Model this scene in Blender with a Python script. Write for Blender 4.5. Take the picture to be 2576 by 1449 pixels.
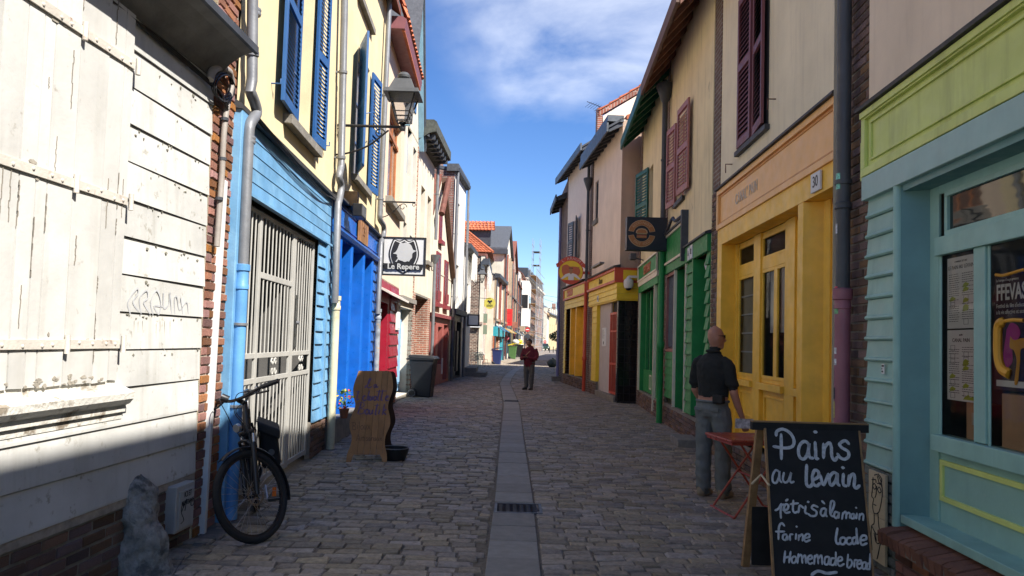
import bpy, bmesh, math, random
from mathutils import Vector, Matrix
random.seed(7)
rad = math.radians
for o in list(bpy.data.objects): bpy.data.objects.remove(o)
SC = bpy.context.scene
COL = SC.collection
# ------------------------------------------------------------------ camera
EYE = 1.55
PITCH, ROLL, FPX, IW, IH, SHIFT = rad(2.8), rad(1.66), 1860.0, 2576.0, 1449.0, 44.6
U0 = Vector((0, -math.sin(PITCH), math.cos(PITCH))); FW = Vector((0, math.cos(PITCH), math.sin(PITCH)))
RT = Vector((1, 0, 0))*math.cos(ROLL) + U0*math.sin(ROLL)
UPV = Vector((-1, 0, 0))*math.sin(ROLL) + U0*math.cos(ROLL)
cam_d = bpy.data.cameras.new('camera'); cam = bpy.data.objects.new('camera', cam_d); COL.objects.link(cam)
cam.matrix_world = Matrix((( RT.x, UPV.x, -FW.x, 0), (RT.y, UPV.y, -FW.y, 0), (RT.z, UPV.z, -FW.z, EYE), (0, 0, 0, 1)))
cam_d.sensor_fit = 'HORIZONTAL'; cam_d.sensor_width = 36; cam_d.lens = 36*FPX/IW
cam_d.shift_y = SHIFT/IW; cam_d.clip_start = .05; cam_d.clip_end = 6000
SC.camera = cam
# ------------------------------------------------------------------ sky and sun
SUN_AZ = Vector((.78, -.62)); SUN_EL = rad(45.5)
w = bpy.data.worlds.new('World'); SC.world = w; w.use_nodes = True
nt = w.node_tree; nt.nodes.clear(); N = nt.nodes.new; LK = nt.links.new
out = N('ShaderNodeOutputWorld'); bg = N('ShaderNodeBackground'); bg.inputs[1].default_value = .062
sky = N('ShaderNodeTexSky'); sky.sky_type = 'NISHITA'; sky.sun_disc = False
sky.sun_elevation = SUN_EL; sky.sun_rotation = math.atan2(SUN_AZ.x, SUN_AZ.y)
sky.altitude = 600; sky.air_density = 1.0; sky.dust_density = .0; sky.ozone_density = 4.0
tc = N('ShaderNodeTexCoord')
def wmath(op, a, b=None, clamp=False):
    n = N('ShaderNodeMath'); n.operation = op; n.use_clamp = clamp
    for i, v in enumerate((a, b)):
        if v is None: continue
        if isinstance(v, (int, float)): n.inputs[i].default_value = v
        else: LK(v, n.inputs[i])
    return n.outputs[0]
# thin cirrus scattered over the whole sky: wispy stretched noise inside a few large soft cloud fields
mp = N('ShaderNodeMapping'); mp.inputs['Rotation'].default_value = (.3, .2, .6); mp.inputs['Scale'].default_value = (3.2, 5.0, 7.0)
LK(tc.outputs['Generated'], mp.inputs[0])
nz = N('ShaderNodeTexNoise'); nz.inputs['Scale'].default_value = 1.1; nz.inputs['Detail'].default_value = 7; nz.inputs['Roughness'].default_value = .55; nz.inputs['Distortion'].default_value = .35
LK(mp.outputs[0], nz.inputs[0])
fields = None
for (dx, dy, dz, rr) in ((.075, .97, .47, .21), (.02, .98, .37, .09), (-.7, .3, .6, .35), (-.3, -.8, .5, .4), (.6, -.3, .75, .3), (.8, .5, .45, .28), (.45, .75, .62, .2)):
    d = Vector((dx, dy, dz)).normalized()
    vd = N('ShaderNodeVectorMath'); vd.operation = 'DISTANCE'; LK(tc.outputs['Generated'], vd.inputs[0]); vd.inputs[1].default_value = d
    g = wmath('SUBTRACT', 1.0, wmath('DIVIDE', vd.outputs['Value'], rr), True)
    fields = g if fields is None else wmath('MAXIMUM', fields, g)
cl = wmath('MULTIPLY', wmath('MULTIPLY', fields, 2.0, True), wmath('MULTIPLY', wmath('SUBTRACT', nz.outputs[0], .36), 3.6, True))
cl = wmath('MULTIPLY', cl, .47)
mx = N('ShaderNodeMix'); mx.data_type = 'RGBA'; LK(cl, mx.inputs[0])
hs = N('ShaderNodeHueSaturation'); hs.inputs['Saturation'].default_value = 1.2; hs.inputs['Hue'].default_value = .51; hs.inputs['Value'].default_value = .95; LK(sky.outputs[0], hs.inputs['Color'])
LK(hs.outputs[0], mx.inputs[6]); mx.inputs[7].default_value = (7.6, 7.8, 8.2, 1)
LK(mx.outputs[2], bg.inputs[0]); LK(bg.outputs[0], out.inputs[0])
sd = bpy.data.lights.new('sun', 'SUN'); sd.energy = 3.5; sd.angle = rad(.53); sd.color = (1, .95, .88)
sun = bpy.data.objects.new('sun', sd); COL.objects.link(sun)
tosun = Vector((SUN_AZ.x*math.cos(SUN_EL), SUN_AZ.y*math.cos(SUN_EL), math.sin(SUN_EL)))
sun.rotation_euler = tosun.to_track_quat('Z', 'Y').to_euler(); sun.location = (8, -8, 20)
SC.cycles.diffuse_bounces = 8; SC.cycles.max_bounces = 14; SC.cycles.transparent_max_bounces = 12
SC.view_settings.view_transform = 'Standard'; SC.view_settings.look = 'None'
SC.view_settings.exposure = 1.68; SC.view_settings.gamma = 1
# ------------------------------------------------------------------ helpers
def ray(x, y): return FW + RT*((x-IW/2)/FPX) - UPV*((y-IH/2-SHIFT)/FPX)
def gnd(x, y, z=0.0):
    d = ray(x, y); t = (z-EYE)/d.z; return Vector((d.x*t, d.y*t, z))
def atY(x, y, Y):
    d = ray(x, y); t = Y/d.y; return Vector((d.x*t, Y, EYE+d.z*t))
def tag(o, label=None, cat=None, group=None, kind=None):
    if label: o['label'] = label
    if cat: o['category'] = cat
    if group: o['group'] = group
    if kind: o['kind'] = kind
    return o
def empty(name, loc, rz=0.0, label=None, cat=None, group=None):
    o = bpy.data.objects.new(name, None); COL.objects.link(o); o.empty_display_size = .2
    o.location = loc; o.rotation_euler = (0, 0, rz); return tag(o, label, cat, group)
class MB:
    def __init__(s): s.v = []; s.f = []
    def add(s, vs, fs):
        b = len(s.v); s.v += [tuple(p) for p in vs]; s.f += [tuple(i+b for i in f) for f in fs]; return s
    def hexa(s, p): return s.add(p, ((3,2,1,0),(4,5,6,7),(0,1,5,4),(1,2,6,5),(2,3,7,6),(3,0,4,7)))
    def box(s, x0, x1, y0, y1, z0, z1):
        return s.hexa(((x0,y0,z0),(x1,y0,z0),(x1,y1,z0),(x0,y1,z0),(x0,y0,z1),(x1,y0,z1),(x1,y1,z1),(x0,y1,z1)))
    def quad(s, a, b, c, d): return s.add((a,b,c,d), ((0,1,2,3),))
    def prism(s, poly, y0, y1):           # polygon in x,z pushed along y
        n = len(poly)
        return s.add([(x,y0,z) for x,z in poly]+[(x,y1,z) for x,z in poly],
            [tuple(range(n)), tuple(range(2*n-1, n-1, -1))]+[(i, i+n, (i+1)%n+n, (i+1)%n) for i in range(n)])
    def prismx(s, poly, x0, x1):          # polygon in y,z pushed along x
        n = len(poly)
        return s.add([(x0,y,z) for y,z in poly]+[(x1,y,z) for y,z in poly],
            [tuple(range(n-1,-1,-1)), tuple(range(n, 2*n))]+[(i, (i+1)%n, (i+1)%n+n, i+n) for i in range(n)])
    def tube(s, pts, r, n=8, caps=True):
        pts = [Vector(p) for p in pts]; rs = r if isinstance(r, (list, tuple)) else [r]*len(pts)
        t0 = (pts[1]-pts[0]).normalized(); up = Vector((0,0,1)) if abs(t0.z) < .9 else Vector((1,0,0))
        a = t0.cross(up).normalized(); rings = []
        for i, p in enumerate(pts):
            t = ((pts[min(i+1, len(pts)-1)]-p).normalized() + (p-pts[max(i-1,0)]).normalized())
            t = t.normalized() if t.length > 1e-6 else t0
            a = (a - t*a.dot(t)); a = a.normalized() if a.length > 1e-6 else t.orthogonal().normalized()
            b = t.cross(a)
            rings.append([p+(a*math.cos(2*math.pi*k/n)+b*math.sin(2*math.pi*k/n))*rs[i] for k in range(n)])
        vs = [q for ring in rings for q in ring]; fs = []
        for i in range(len(pts)-1):
            for k in range(n): fs.append((i*n+k, i*n+(k+1)%n, (i+1)*n+(k+1)%n, (i+1)*n+k))
        if caps: fs += [tuple(range(n-1,-1,-1)), tuple((len(pts)-1)*n+k for k in range(n))]
        return s.add(vs, fs)
    def cyl(s, p, q, r, n=10, r2=None): return s.tube([p, q], [r, r if r2 is None else r2], n)
    def lathe(s, prof, c=(0,0,0), n=16, axis='z'):
        vs = []; fs = []
        for (r, h) in prof:
            for k in range(n):
                a = 2*math.pi*k/n; x, y = r*math.cos(a), r*math.sin(a)
                vs.append((c[0]+x, c[1]+y, c[2]+h) if axis == 'z' else ((c[0]+h, c[1]+x, c[2]+y) if axis == 'x' else (c[0]+y, c[1]+h, c[2]+x)))
        m = len(prof)
        for i in range(m-1):
            for k in range(n): fs.append((i*n+k, i*n+(k+1)%n, (i+1)*n+(k+1)%n, (i+1)*n+k))
        fs += [tuple(range(n-1,-1,-1)), tuple((m-1)*n+k for k in range(n))]
        return s.add(vs, fs)
    def ball(s, c, r, n=12, m=8, sc=(1,1,1)):
        vs = [(c[0], c[1], c[2]-r*sc[2])]; fs = []
        for j in range(1, m):
            t = math.pi*j/m
            for k in range(n):
                a = 2*math.pi*k/n; vs.append((c[0]+r*sc[0]*math.sin(t)*math.cos(a), c[1]+r*sc[1]*math.sin(t)*math.sin(a), c[2]-r*sc[2]*math.cos(t)))
        vs.append((c[0], c[1], c[2]+r*sc[2])); L = len(vs)-1
        for k in range(n): fs.append((0, 1+(k+1)%n, 1+k)); fs.append((L, 1+(m-2)*n+k, 1+(m-2)*n+(k+1)%n))
        for j in range(m-2):
            for k in range(n): fs.append((1+j*n+k, 1+j*n+(k+1)%n, 1+(j+1)*n+(k+1)%n, 1+(j+1)*n+k))
        return s.add(vs, fs)
    def mesh(s, name, mat=None, smooth=False):
        me = bpy.data.meshes.new(name); me.from_pydata(s.v, [], s.f)
        if mat: me.materials.append(mat)
        if smooth: me.polygons.foreach_set('use_smooth', [True]*len(me.polygons))
        me.update(); return me
    def build(s, name, mat, parent=None, smooth=False, bevel=0, label=None):
        me = s.mesh(name, mat, smooth)
        bm = bmesh.new(); bm.from_mesh(me); bmesh.ops.recalc_face_normals(bm, faces=bm.faces); bm.to_mesh(me); bm.free()
        o = bpy.data.objects.new(name, me); COL.objects.link(o); o.parent = parent
        if label: o['label'] = label
        if bevel:
            m = o.modifiers.new('bevel', 'BEVEL'); m.width = bevel; m.segments = 2; m.limit_method = 'ANGLE'; m.angle_limit = rad(40)
        if smooth:
            try: me.set_sharp_from_angle(angle=rad(42))
            except Exception: pass
        return o
def inst(me, name, parent, loc=(0,0,0), rot=(0,0,0), sc=(1,1,1)):
    o = bpy.data.objects.new(name, me); COL.objects.link(o); o.parent = parent
    o.location = loc; o.rotation_euler = rot; o.scale = sc; return o
def bx(name, m, parent, x0, x1, y0, y1, z0, z1, bevel=0, label=None):
    return MB().box(x0, x1, y0, y1, z0, z1).build(name, m, parent, bevel=bevel, label=label)
def copy_tree(o, parent=None):
    c = o.copy(); COL.objects.link(c); c.parent = parent
    for ch in list(o.children): copy_tree(ch, c)
    return c
TMP = bpy.data.scenes.new('tmp')
def tmp_dg():
    with bpy.context.temp_override(scene=TMP, view_layer=TMP.view_layers[0]):
        dg = bpy.context.evaluated_depsgraph_get()
    dg.update(); return dg
def text(s, size, mat, parent, loc, rot=(rad(90),0,0), ext=.004, name='lettering', align='CENTER', sx=1.0, bold=0, spacing=1.0):
    cu = bpy.data.curves.new(name, 'FONT'); cu.body = s; cu.size = size; cu.extrude = ext; cu.align_x = align; cu.align_y = 'CENTER'; cu.offset = bold; cu.space_character = spacing; cu.resolution_u = 3
    t = bpy.data.objects.new('t', cu); TMP.collection.objects.link(t)
    dg = tmp_dg()
    me = bpy.data.meshes.new_from_object(t.evaluated_get(dg)); bpy.data.objects.remove(t); bpy.data.curves.remove(cu)
    me.materials.clear(); me.materials.append(mat)
    o = bpy.data.objects.new(name, me); COL.objects.link(o); o.parent = parent; o.location = loc; o.rotation_euler = rot; o.scale = (sx, 1, 1)
    return o
# ------------------------------------------------------------------ materials
MATS = {}
def mat(name, col, rough=.6, metal=0, var=.12, scale=4, bump=.08, bscale=45, streak=0, scol=(.09,.08,.06), patch=0, pcol=(.3,.3,.3), pscale=3, pthr=.55, rnd=0, rhue=0, spec=.4, island=False, sscale=1.0):
    if name in MATS: return MATS[name]
    m = bpy.data.materials.new(name); MATS[name] = m; m.use_nodes = True; nt = m.node_tree; N = nt.nodes.new; LK = nt.links.new
    p = nt.nodes['Principled BSDF']; p.inputs['Roughness'].default_value = rough; p.inputs['Metallic'].default_value = metal
    p.inputs['Specular IOR Level'].default_value = spec
    tc = N('ShaderNodeTexCoord'); co = tc.outputs['Object']
    oi = None
    if rnd or rhue:
        oi = N('ShaderNodeObjectInfo'); r = oi.outputs['Random']
        ad = N('ShaderNodeVectorMath'); ad.operation = 'MULTIPLY_ADD'; LK(r, ad.inputs[0]); ad.inputs[1].default_value = (37, 53, 71); LK(co, ad.inputs[2]); co = ad.outputs[0]
        if island:
            ge = N('ShaderNodeNewGeometry'); a = N('ShaderNodeMath'); a.operation = 'ADD'; LK(r, a.inputs[0]); LK(ge.outputs['Random Per Island'], a.inputs[1])
            fr = N('ShaderNodeMath'); fr.operation = 'FRACT'; LK(a.outputs[0], fr.inputs[0]); r = fr.outputs[0]
    def noise(sc, det=4, vec=None, ro=.6):
        n = N('ShaderNodeTexNoise'); n.inputs['Scale'].default_value = sc; n.inputs['Detail'].default_value = det; n.inputs['Roughness'].default_value = ro
        LK(vec or co, n.inputs[0]); return n.outputs[0]
    def ramp(v, a, b, c0=0.0, c1=1.0):
        n = N('ShaderNodeMapRange'); n.inputs[1].default_value = a; n.inputs[2].default_value = b; n.inputs[3].default_value = c0; n.inputs[4].default_value = c1; LK(v, n.inputs[0]); return n.outputs[0]
    def mix(f, a, b, mode='MIX'):
        n = N('ShaderNodeMix'); n.data_type = 'RGBA'; n.blend_type = mode
        if isinstance(f, (int, float)): n.inputs[0].default_value = f
        else: LK(f, n.inputs[0])
        for i, v in ((6, a), (7, b)):
            if isinstance(v, tuple): n.inputs[i].default_value = (*v, 1)
            else: LK(v, n.inputs[i])
        return n.outputs[2]
    c = tuple(col)
    if patch:
        f = ramp(noise(pscale, 6, None, .65), pthr, pthr+.1, 0, patch); c = mix(f, c, tuple(pcol))
    if var:
        v = ramp(noise(scale, 5), .3, .7, 1-var, 1+var); cb = N('ShaderNodeCombineColor'); [LK(v, cb.inputs[i]) for i in range(3)]
        c = mix(1.0, c, cb.outputs[0], 'MULTIPLY')
    if rnd:
        v = ramp(r, 0, 1, 1-rnd, 1+rnd); cb = N('ShaderNodeCombineColor'); [LK(v, cb.inputs[i]) for i in range(3)]
        c = mix(1.0, c, cb.outputs[0], 'MULTIPLY')
    if rhue:
        h = N('ShaderNodeHueSaturation'); 
        mm = N('ShaderNodeMath'); mm.operation = 'MULTIPLY'; LK(r, mm.inputs[0]); mm.inputs[1].default_value = 7.13
        fr = N('ShaderNodeMath'); fr.operation = 'FRACT'; LK(mm.outputs[0], fr.inputs[0])
        LK(ramp(fr.outputs[0], 0, 1, .5-rhue, .5+rhue), h.inputs['Hue']); LK(ramp(fr.outputs[0], 0, 1, .6, 1.2), h.inputs['Saturation']); LK(c, h.inputs['Color']); c = h.outputs[0]
    if streak:
        mp = N('ShaderNodeMapping'); mp.inputs['Scale'].default_value = (7*sscale, 7*sscale, .55*sscale); LK(co, mp.inputs[0])
        f = ramp(noise(1.0, 5, mp.outputs[0], .62), .52, .78, 0, streak); c = mix(f, c, tuple(scol))
    if isinstance(c, tuple): p.inputs['Base Color'].default_value = (*c, 1)
    else: LK(c, p.inputs['Base Color'])
    if bump:
        b = N('ShaderNodeBump'); b.inputs['Strength'].default_value = bump; b.inputs['Distance'].default_value = .02; LK(noise(bscale, 6), b.inputs['Height']); LK(b.outputs[0], p.inputs['Normal'])
    if rough < .7 and var:
        LK(ramp(noise(scale*2.3, 4), .3, .7, max(.03, rough-.12), min(1, rough+.12)), p.inputs['Roughness'])
    return m
def brickmat(name, c1, c2, mortar, axes='xz', bw=.22, bh=.067, ms=.012, dirt=.35, bump=.6):
    if name in MATS: return MATS[name]
    m = bpy.data.materials.new(name); MATS[name] = m; m.use_nodes = True; nt = m.node_tree; N = nt.nodes.new; LK = nt.links.new
    p = nt.nodes['Principled BSDF']; p.inputs['Roughness'].default_value = .9
    tc = N('ShaderNodeTexCoord'); se = N('ShaderNodeSeparateXYZ'); LK(tc.outputs['Object'], se.inputs[0]); cb = N('ShaderNodeCombineXYZ')
    LK(se.outputs['XYZ'.index(axes[0].upper())], cb.inputs[0]); LK(se.outputs['XYZ'.index(axes[1].upper())], cb.inputs[1])
    b = N('ShaderNodeTexBrick'); b.inputs['Scale'].default_value = 1; b.inputs['Brick Width'].default_value = bw; b.inputs['Row Height'].default_value = bh; b.inputs['Mortar Size'].default_value = ms; b.inputs['Mortar Smooth'].default_value = .2
    b.inputs['Color1'].default_value = (*c1,1); b.inputs['Color2'].default_value = (*c2,1); b.inputs['Mortar'].default_value = (*mortar,1); b.inputs['Bias'].default_value = 0
    LK(cb.outputs[0], b.inputs[0])
    n = N('ShaderNodeTexNoise'); n.inputs['Scale'].default_value = 3; n.inputs['Detail'].default_value = 8; LK(tc.outputs['Object'], n.inputs[0])
    mr = N('ShaderNodeMapRange'); mr.inputs[1].default_value = .3; mr.inputs[2].default_value = .7; mr.inputs[3].default_value = 1-dirt; mr.inputs[4].default_value = 1+dirt; LK(n.outputs[0], mr.inputs[0])
    cc = N('ShaderNodeCombineColor'); [LK(mr.outputs[0], cc.inputs[i]) for i in range(3)]
    mx = N('ShaderNodeMix'); mx.data_type = 'RGBA'; mx.blend_type = 'MULTIPLY'; mx.inputs[0].default_value = 1; LK(b.outputs['Color'], mx.inputs[6]); LK(cc.outputs[0], mx.inputs[7]); LK(mx.outputs[2], p.inputs['Base Color'])
    bp = N('ShaderNodeBump'); bp.inputs['Strength'].default_value = bump; bp.inputs['Distance'].default_value = .01; bp.invert = True; LK(b.outputs['Fac'], bp.inputs['Height']); LK(bp.outputs[0], p.inputs['Normal'])
    return m
def glassmat(name, tint=(.02,.025,.03), clear=.0, rough=.03):
    if name in MATS: return MATS[name]
    m = bpy.data.materials.new(name); MATS[name] = m; m.use_nodes = True; nt = m.node_tree; N = nt.nodes.new; LK = nt.links.new
    p = nt.nodes['Principled BSDF']; p.inputs['Base Color'].default_value = (*tint,1); p.inputs['Roughness'].default_value = rough; p.inputs['Specular IOR Level'].default_value = .6
    nz = N('ShaderNodeTexNoise'); nz.inputs['Scale'].default_value = 1.3; b = N('ShaderNodeBump'); b.inputs['Strength'].default_value = .06; b.inputs['Distance'].default_value = .05; LK(nz.outputs[0], b.inputs['Height'])
    LK(b.outputs[0], p.inputs['Normal'])
    if clear:
        t = N('ShaderNodeBsdfTransparent'); ms = N('ShaderNodeMixShader'); fr = N('ShaderNodeFresnel'); fr.inputs[0].default_value = 1.5
        a = N('ShaderNodeMapRange'); a.inputs[1].default_value = 0; a.inputs[2].default_value = 1; a.inputs[3].default_value = 1-clear; a.inputs[4].default_value = 1; LK(fr.outputs[0], a.inputs[0])
        LK(a.outputs[0], ms.inputs[0]); LK(t.outputs[0], ms.inputs[1]); LK(p.outputs[0], ms.inputs[2]); LK(ms.outputs[0], nt.nodes['Material Output'].inputs[0])
    return m
# ------------------------------------------------------------------ house frame: x along the facade (seen from the street), y into the house, z up
class House:
    def __init__(s, name, A, B, label, cat='house', group=None):
        s.A = Vector((A[0], A[1], 0)); s.B = Vector((B[0], B[1], 0)); d = s.B-s.A; s.L = d.length; d /= s.L
        s.d = d; s.n = Vector((-d.y, d.x, 0)); s.o = empty(name, s.A, math.atan2(d.y, d.x), label, cat, group)
    def px(s, x, y, off=0.0):
        r = ray(x, y); a = s.A + s.n*off; E0 = Vector((0, 0, EYE)); t = (a-E0).dot(s.n)/r.dot(s.n); h = E0+r*t-s.A
        return h.dot(s.d), E0.z+r.z*t
    def u(s, x, y, off=0.0): return s.px(x, y, off)[0]
    def z(s, x, y, off=0.0): return s.px(x, y, off)[1]
    def world(s, u, y, z): return s.A + s.d*u + s.n*y + Vector((0,0,z))
    def wall(s, name, m, u0, u1, z0, z1, holes=(), y=0.0, reveal=.16, parent=None, rmat=None, label=None):
        us = sorted({u0, u1, *[v for h in holes for v in h[:2]]}); zs = sorted({z0, z1, *[v for h in holes for v in h[2:4]]})
        us = [v for v in us if u0 <= v <= u1]; zs = [v for v in zs if z0 <= v <= z1]; b = MB()
        for i in range(len(us)-1):
            for j in range(len(zs)-1):
                cu, cz = (us[i]+us[i+1])/2, (zs[j]+zs[j+1])/2
                if any(h[0] < cu < h[1] and h[2] < cz < h[3] for h in holes): continue
                b.quad((us[i],y,zs[j]), (us[i+1],y,zs[j]), (us[i+1],y,zs[j+1]), (us[i],y,zs[j+1]))
        for h in holes:
            a, c, e, g = h[:4]; q = y+reveal
            b.quad((a,y,e),(a,q,e),(a,q,g),(a,y,g)); b.quad((c,q,e),(c,y,e),(c,y,g),(c,q,g)); b.quad((a,y,g),(a,q,g),(c,q,g),(c,y,g)); b.quad((a,q,e),(a,y,e),(c,y,e),(c,q,e))
        me = b.mesh(name, m); o = bpy.data.objects.new(name, me); COL.objects.link(o); o.parent = parent or s.o
        if label: o['label'] = label
        return o
    def body(s, m, depth, z1, u0=None, u1=None, y=.28, roof=None, roofm=None, over=.3, ridge=None, z0=0.0):
        u0 = 0 if u0 is None else u0; u1 = s.L if u1 is None else u1
        b = MB(); b.quad((u0,0,z0),(u0,0,z1),(u0,depth,z1),(u0,depth,z0)); b.quad((u1,0,z0),(u1,depth,z0),(u1,depth,z1),(u1,0,z1)); b.quad((u0,depth,z0),(u0,depth,z1),(u1,depth,z1),(u1,depth,z0))
        if roof: 
            b.add([(u0,0,z1),(u0,depth/2,roof),(u0,depth,z1)], [(0,1,2)]); b.add([(u1,0,z1),(u1,depth/2,roof),(u1,depth,z1)], [(0,2,1)])
        b.build('side_walls', m, s.o)
        if roof:
            t = .12; sl = (roof-z1)/(depth/2); e = -over
            bb = MB(); bb.prismx([(e, z1+e*sl+.02), (depth/2, roof+.02), (depth+over, z1+e*sl+.02), (depth+over, z1+e*sl+.02+t), (depth/2, roof+.02+t), (e, z1+e*sl+.02+t)], u0-.02, u1+.02)
            return bb.build('roof', roofm, s.o)
        else:
            MB().box(u0, u1, 0, depth, z1, z1+.06).build('roof', roofm or m, s.o)
# ------------------------------------------------------------------ shared materials
M = {}
M['white'] = mat('peeling_white_paint', (.50,.495,.465), .6, var=.17, scale=1.6, bump=.10, bscale=28, streak=.62, scol=(.30,.29,.25), patch=.9, pcol=(.26,.24,.19), pscale=13, pthr=.60, rnd=.06)
M['whiteplank'] = mat('white_plank_paint', (.52,.51,.475), .6, var=.14, scale=1.8, bump=.10, bscale=24, streak=.5, scol=(.36,.345,.30), patch=.9, pcol=(.27,.24,.19), pscale=8, pthr=.63, rnd=.07)
M['chipped'] = mat('chipped_white_paint', (.60,.58,.52), .65, var=.12, bump=.4, bscale=30, patch=1, pcol=(.25,.21,.16), pscale=7, pthr=.54)
M['brick'] = mat('old_red_brick', (.27,.105,.062), .92, var=.3, scale=30, bump=.6, bscale=60, rnd=.5, rhue=.025)
M['brickdull'] = mat('dull_dirty_brick', (.15,.085,.062), .92, var=.3, scale=30, bump=.6, bscale=60, rnd=.45, rhue=.02)
M['mortar'] = mat('mortar', (.36,.31,.25), .95, var=.25, scale=12, bump=.5, bscale=70)
M['mortardark'] = mat('grey_mortar', (.20,.18,.15), .95, var=.25, scale=12, bump=.5, bscale=70)
M['cream'] = mat('cream_render', (.66,.55,.33), .85, var=.12, scale=1.5, bump=.12, bscale=80, streak=.16, scol=(.36,.30,.19))
M['peach'] = mat('peach_render', (.64,.51,.38), .85, var=.07, scale=1.5, bump=.12, bscale=80, streak=.22, scol=(.38,.30,.21))
M['offwhite'] = mat('off_white_render', (.60,.54,.43), .85, var=.14, scale=1.7, bump=.12, bscale=70, streak=.45, scol=(.36,.32,.24))
M['palewhite'] = mat('white_render', (.66,.63,.58), .85, var=.08, bump=.1, streak=.3, scol=(.42,.40,.35))
M['beigeR'] = mat('beige_render', (.78,.68,.47), .85, var=.10, scale=1.2, bump=.2, bscale=50, streak=.3, scol=(.36,.29,.2))
M['pinkR'] = mat('pinkish_render', (.76,.61,.48), .85, var=.10, scale=1.2, bump=.2, bscale=50, streak=.25, scol=(.34,.27,.21))
M['yellowR'] = mat('stained_yellow_render', (.76,.64,.38), .85, var=.1, scale=1.6, bump=.15, bscale=70, streak=.55, scol=(.26,.21,.12), patch=.6, pcol=(.3,.24,.15), pscale=2.2, pthr=.62)
M['blueL'] = mat('light_blue_paint', (.12,.28,.46), .5, var=.2, scale=3, bump=.12, streak=.5, scol=(.24,.42,.56), rnd=.08, patch=.5, pcol=(.2,.38,.54), pscale=2.5, pthr=.5)
M['blueS'] = mat('shutter_blue_paint', (.02,.085,.235), .42, var=.1, bump=.05)
M['blueD'] = mat('dark_navy_reveal', (.012,.03,.11), .6, var=.1)
M['blueB'] = mat('bright_blue_paint', (.008,.10,.42), .35, var=.16, bump=.06, streak=.25, scol=(.02,.16,.5))
M['zinc'] = mat('grey_zinc', (.17,.175,.185), .5, metal=.25, var=.15, scale=6, bump=.08, streak=.3, scol=(.28,.28,.28))
M['zincD'] = mat('dark_grey_metal', (.055,.06,.07), .55, metal=.2, var=.2, bump=.08)
M['gate'] = mat('off_white_gate_paint', (.40,.39,.355), .5, var=.1, bump=.05, patch=.85, pcol=(.24,.10,.04), pscale=9, pthr=.66)
M['black'] = mat('black_iron', (.012,.012,.013), .45, var=.2, bump=.05)
M['dark'] = mat('dark_gaps_and_interior', (.035,.032,.03), .9, var=.1, bump=0)  # near-black, also standing in for shade in gaps, grooves and recesses
M['flash'] = mat('black_flashing', (.045,.045,.047), .6, var=.3, bump=.1)
M['stone'] = mat('grey_stone_sill', (.20,.185,.16), .9, var=.25, scale=8, bump=.4, streak=.3)
M['redshop'] = mat('crimson_paint', (.25,.012,.028), .38, var=.12, bump=.06, rnd=.05)
M['rededge'] = mat('dark_red_trim', (.20,.045,.045), .5, var=.12)
M['orangewood'] = mat('orange_brown_wood', (.36,.13,.045), .5, var=.2, bump=.08)
M['wood'] = mat('plain_wood', (.30,.18,.08), .6, var=.3, scale=8, bump=.15)
M['slate'] = mat('slate_roof', (.075,.08,.09), .65, var=.25, scale=9, bump=.3, bscale=20)
M['tile'] = mat('red_roof_tile', (.40,.115,.05), .8, var=.3, scale=7, bump=.25, bscale=30, rnd=.15, island=True)
M['tileD'] = mat('dark_red_roof_tile', (.17,.06,.04), .85, var=.35, scale=7, bump=.25, bscale=30, rnd=.15, island=True)
M['glassdark'] = glassmat('window_glass')
M['glassclear'] = glassmat('clear_glass', (.02,.03,.03), .93)
M['plastic'] = mat('white_plastic', (.62,.62,.60), .45, var=.06, bump=0, streak=.2, scol=(.4,.39,.36))
M['paper'] = mat('white_paper', (.68,.68,.66), .8, var=.04, bump=0)
M['lead'] = mat('grey_plastic_conduit', (.27,.24,.21), .6, var=.2, bump=.1)

# ------------------------------------------------------------------ facade builders
def clap(parent, u0, u1, z0, z1, pitch, m, y=0.0, proud=.024, name='board', jit=.0, top=.006, label=None):
    n = max(1, round((z1-z0)/pitch)); h = (z1-z0)/n
    me = MB().prismx([(y,0),(y-proud,0),(y-proud,h*.06),(y-top,h-.003),(y,h-.003)], u0, u1).mesh(name, m)
    for i in range(n): inst(me, name, parent, (0, random.uniform(-jit, jit), z0+i*h), (0, random.uniform(-jit, jit)*.3, 0))
BR = {}
def brickmesh(m):
    if m.name not in BR:
        L = []
        for k in range(6):
            j = lambda s: random.uniform(-s, s)
            x, y, z, c = .5, .5, .5, .06
            b = MB(); P = []
            for (dy, ins) in ((.5, 0), (-.34, 0), (-.5, .07)):
                for (sx, sz) in ((-1,-1),(1,-1),(1,1),(-1,1)):
                    P.append((sx*(.5-ins*.4)+j(.018), dy+j(.03), sz*(.5-ins)+j(.04)))
            b.add(P, [(0,1,5,4),(1,2,6,5),(2,3,7,6),(3,0,4,7),(4,5,9,8),(5,6,10,9),(6,7,11,10),(7,4,8,11),(8,9,10,11)])
            L.append(b.mesh('brick', m))
        BR[m.name] = L
    return BR[m.name]
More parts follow.
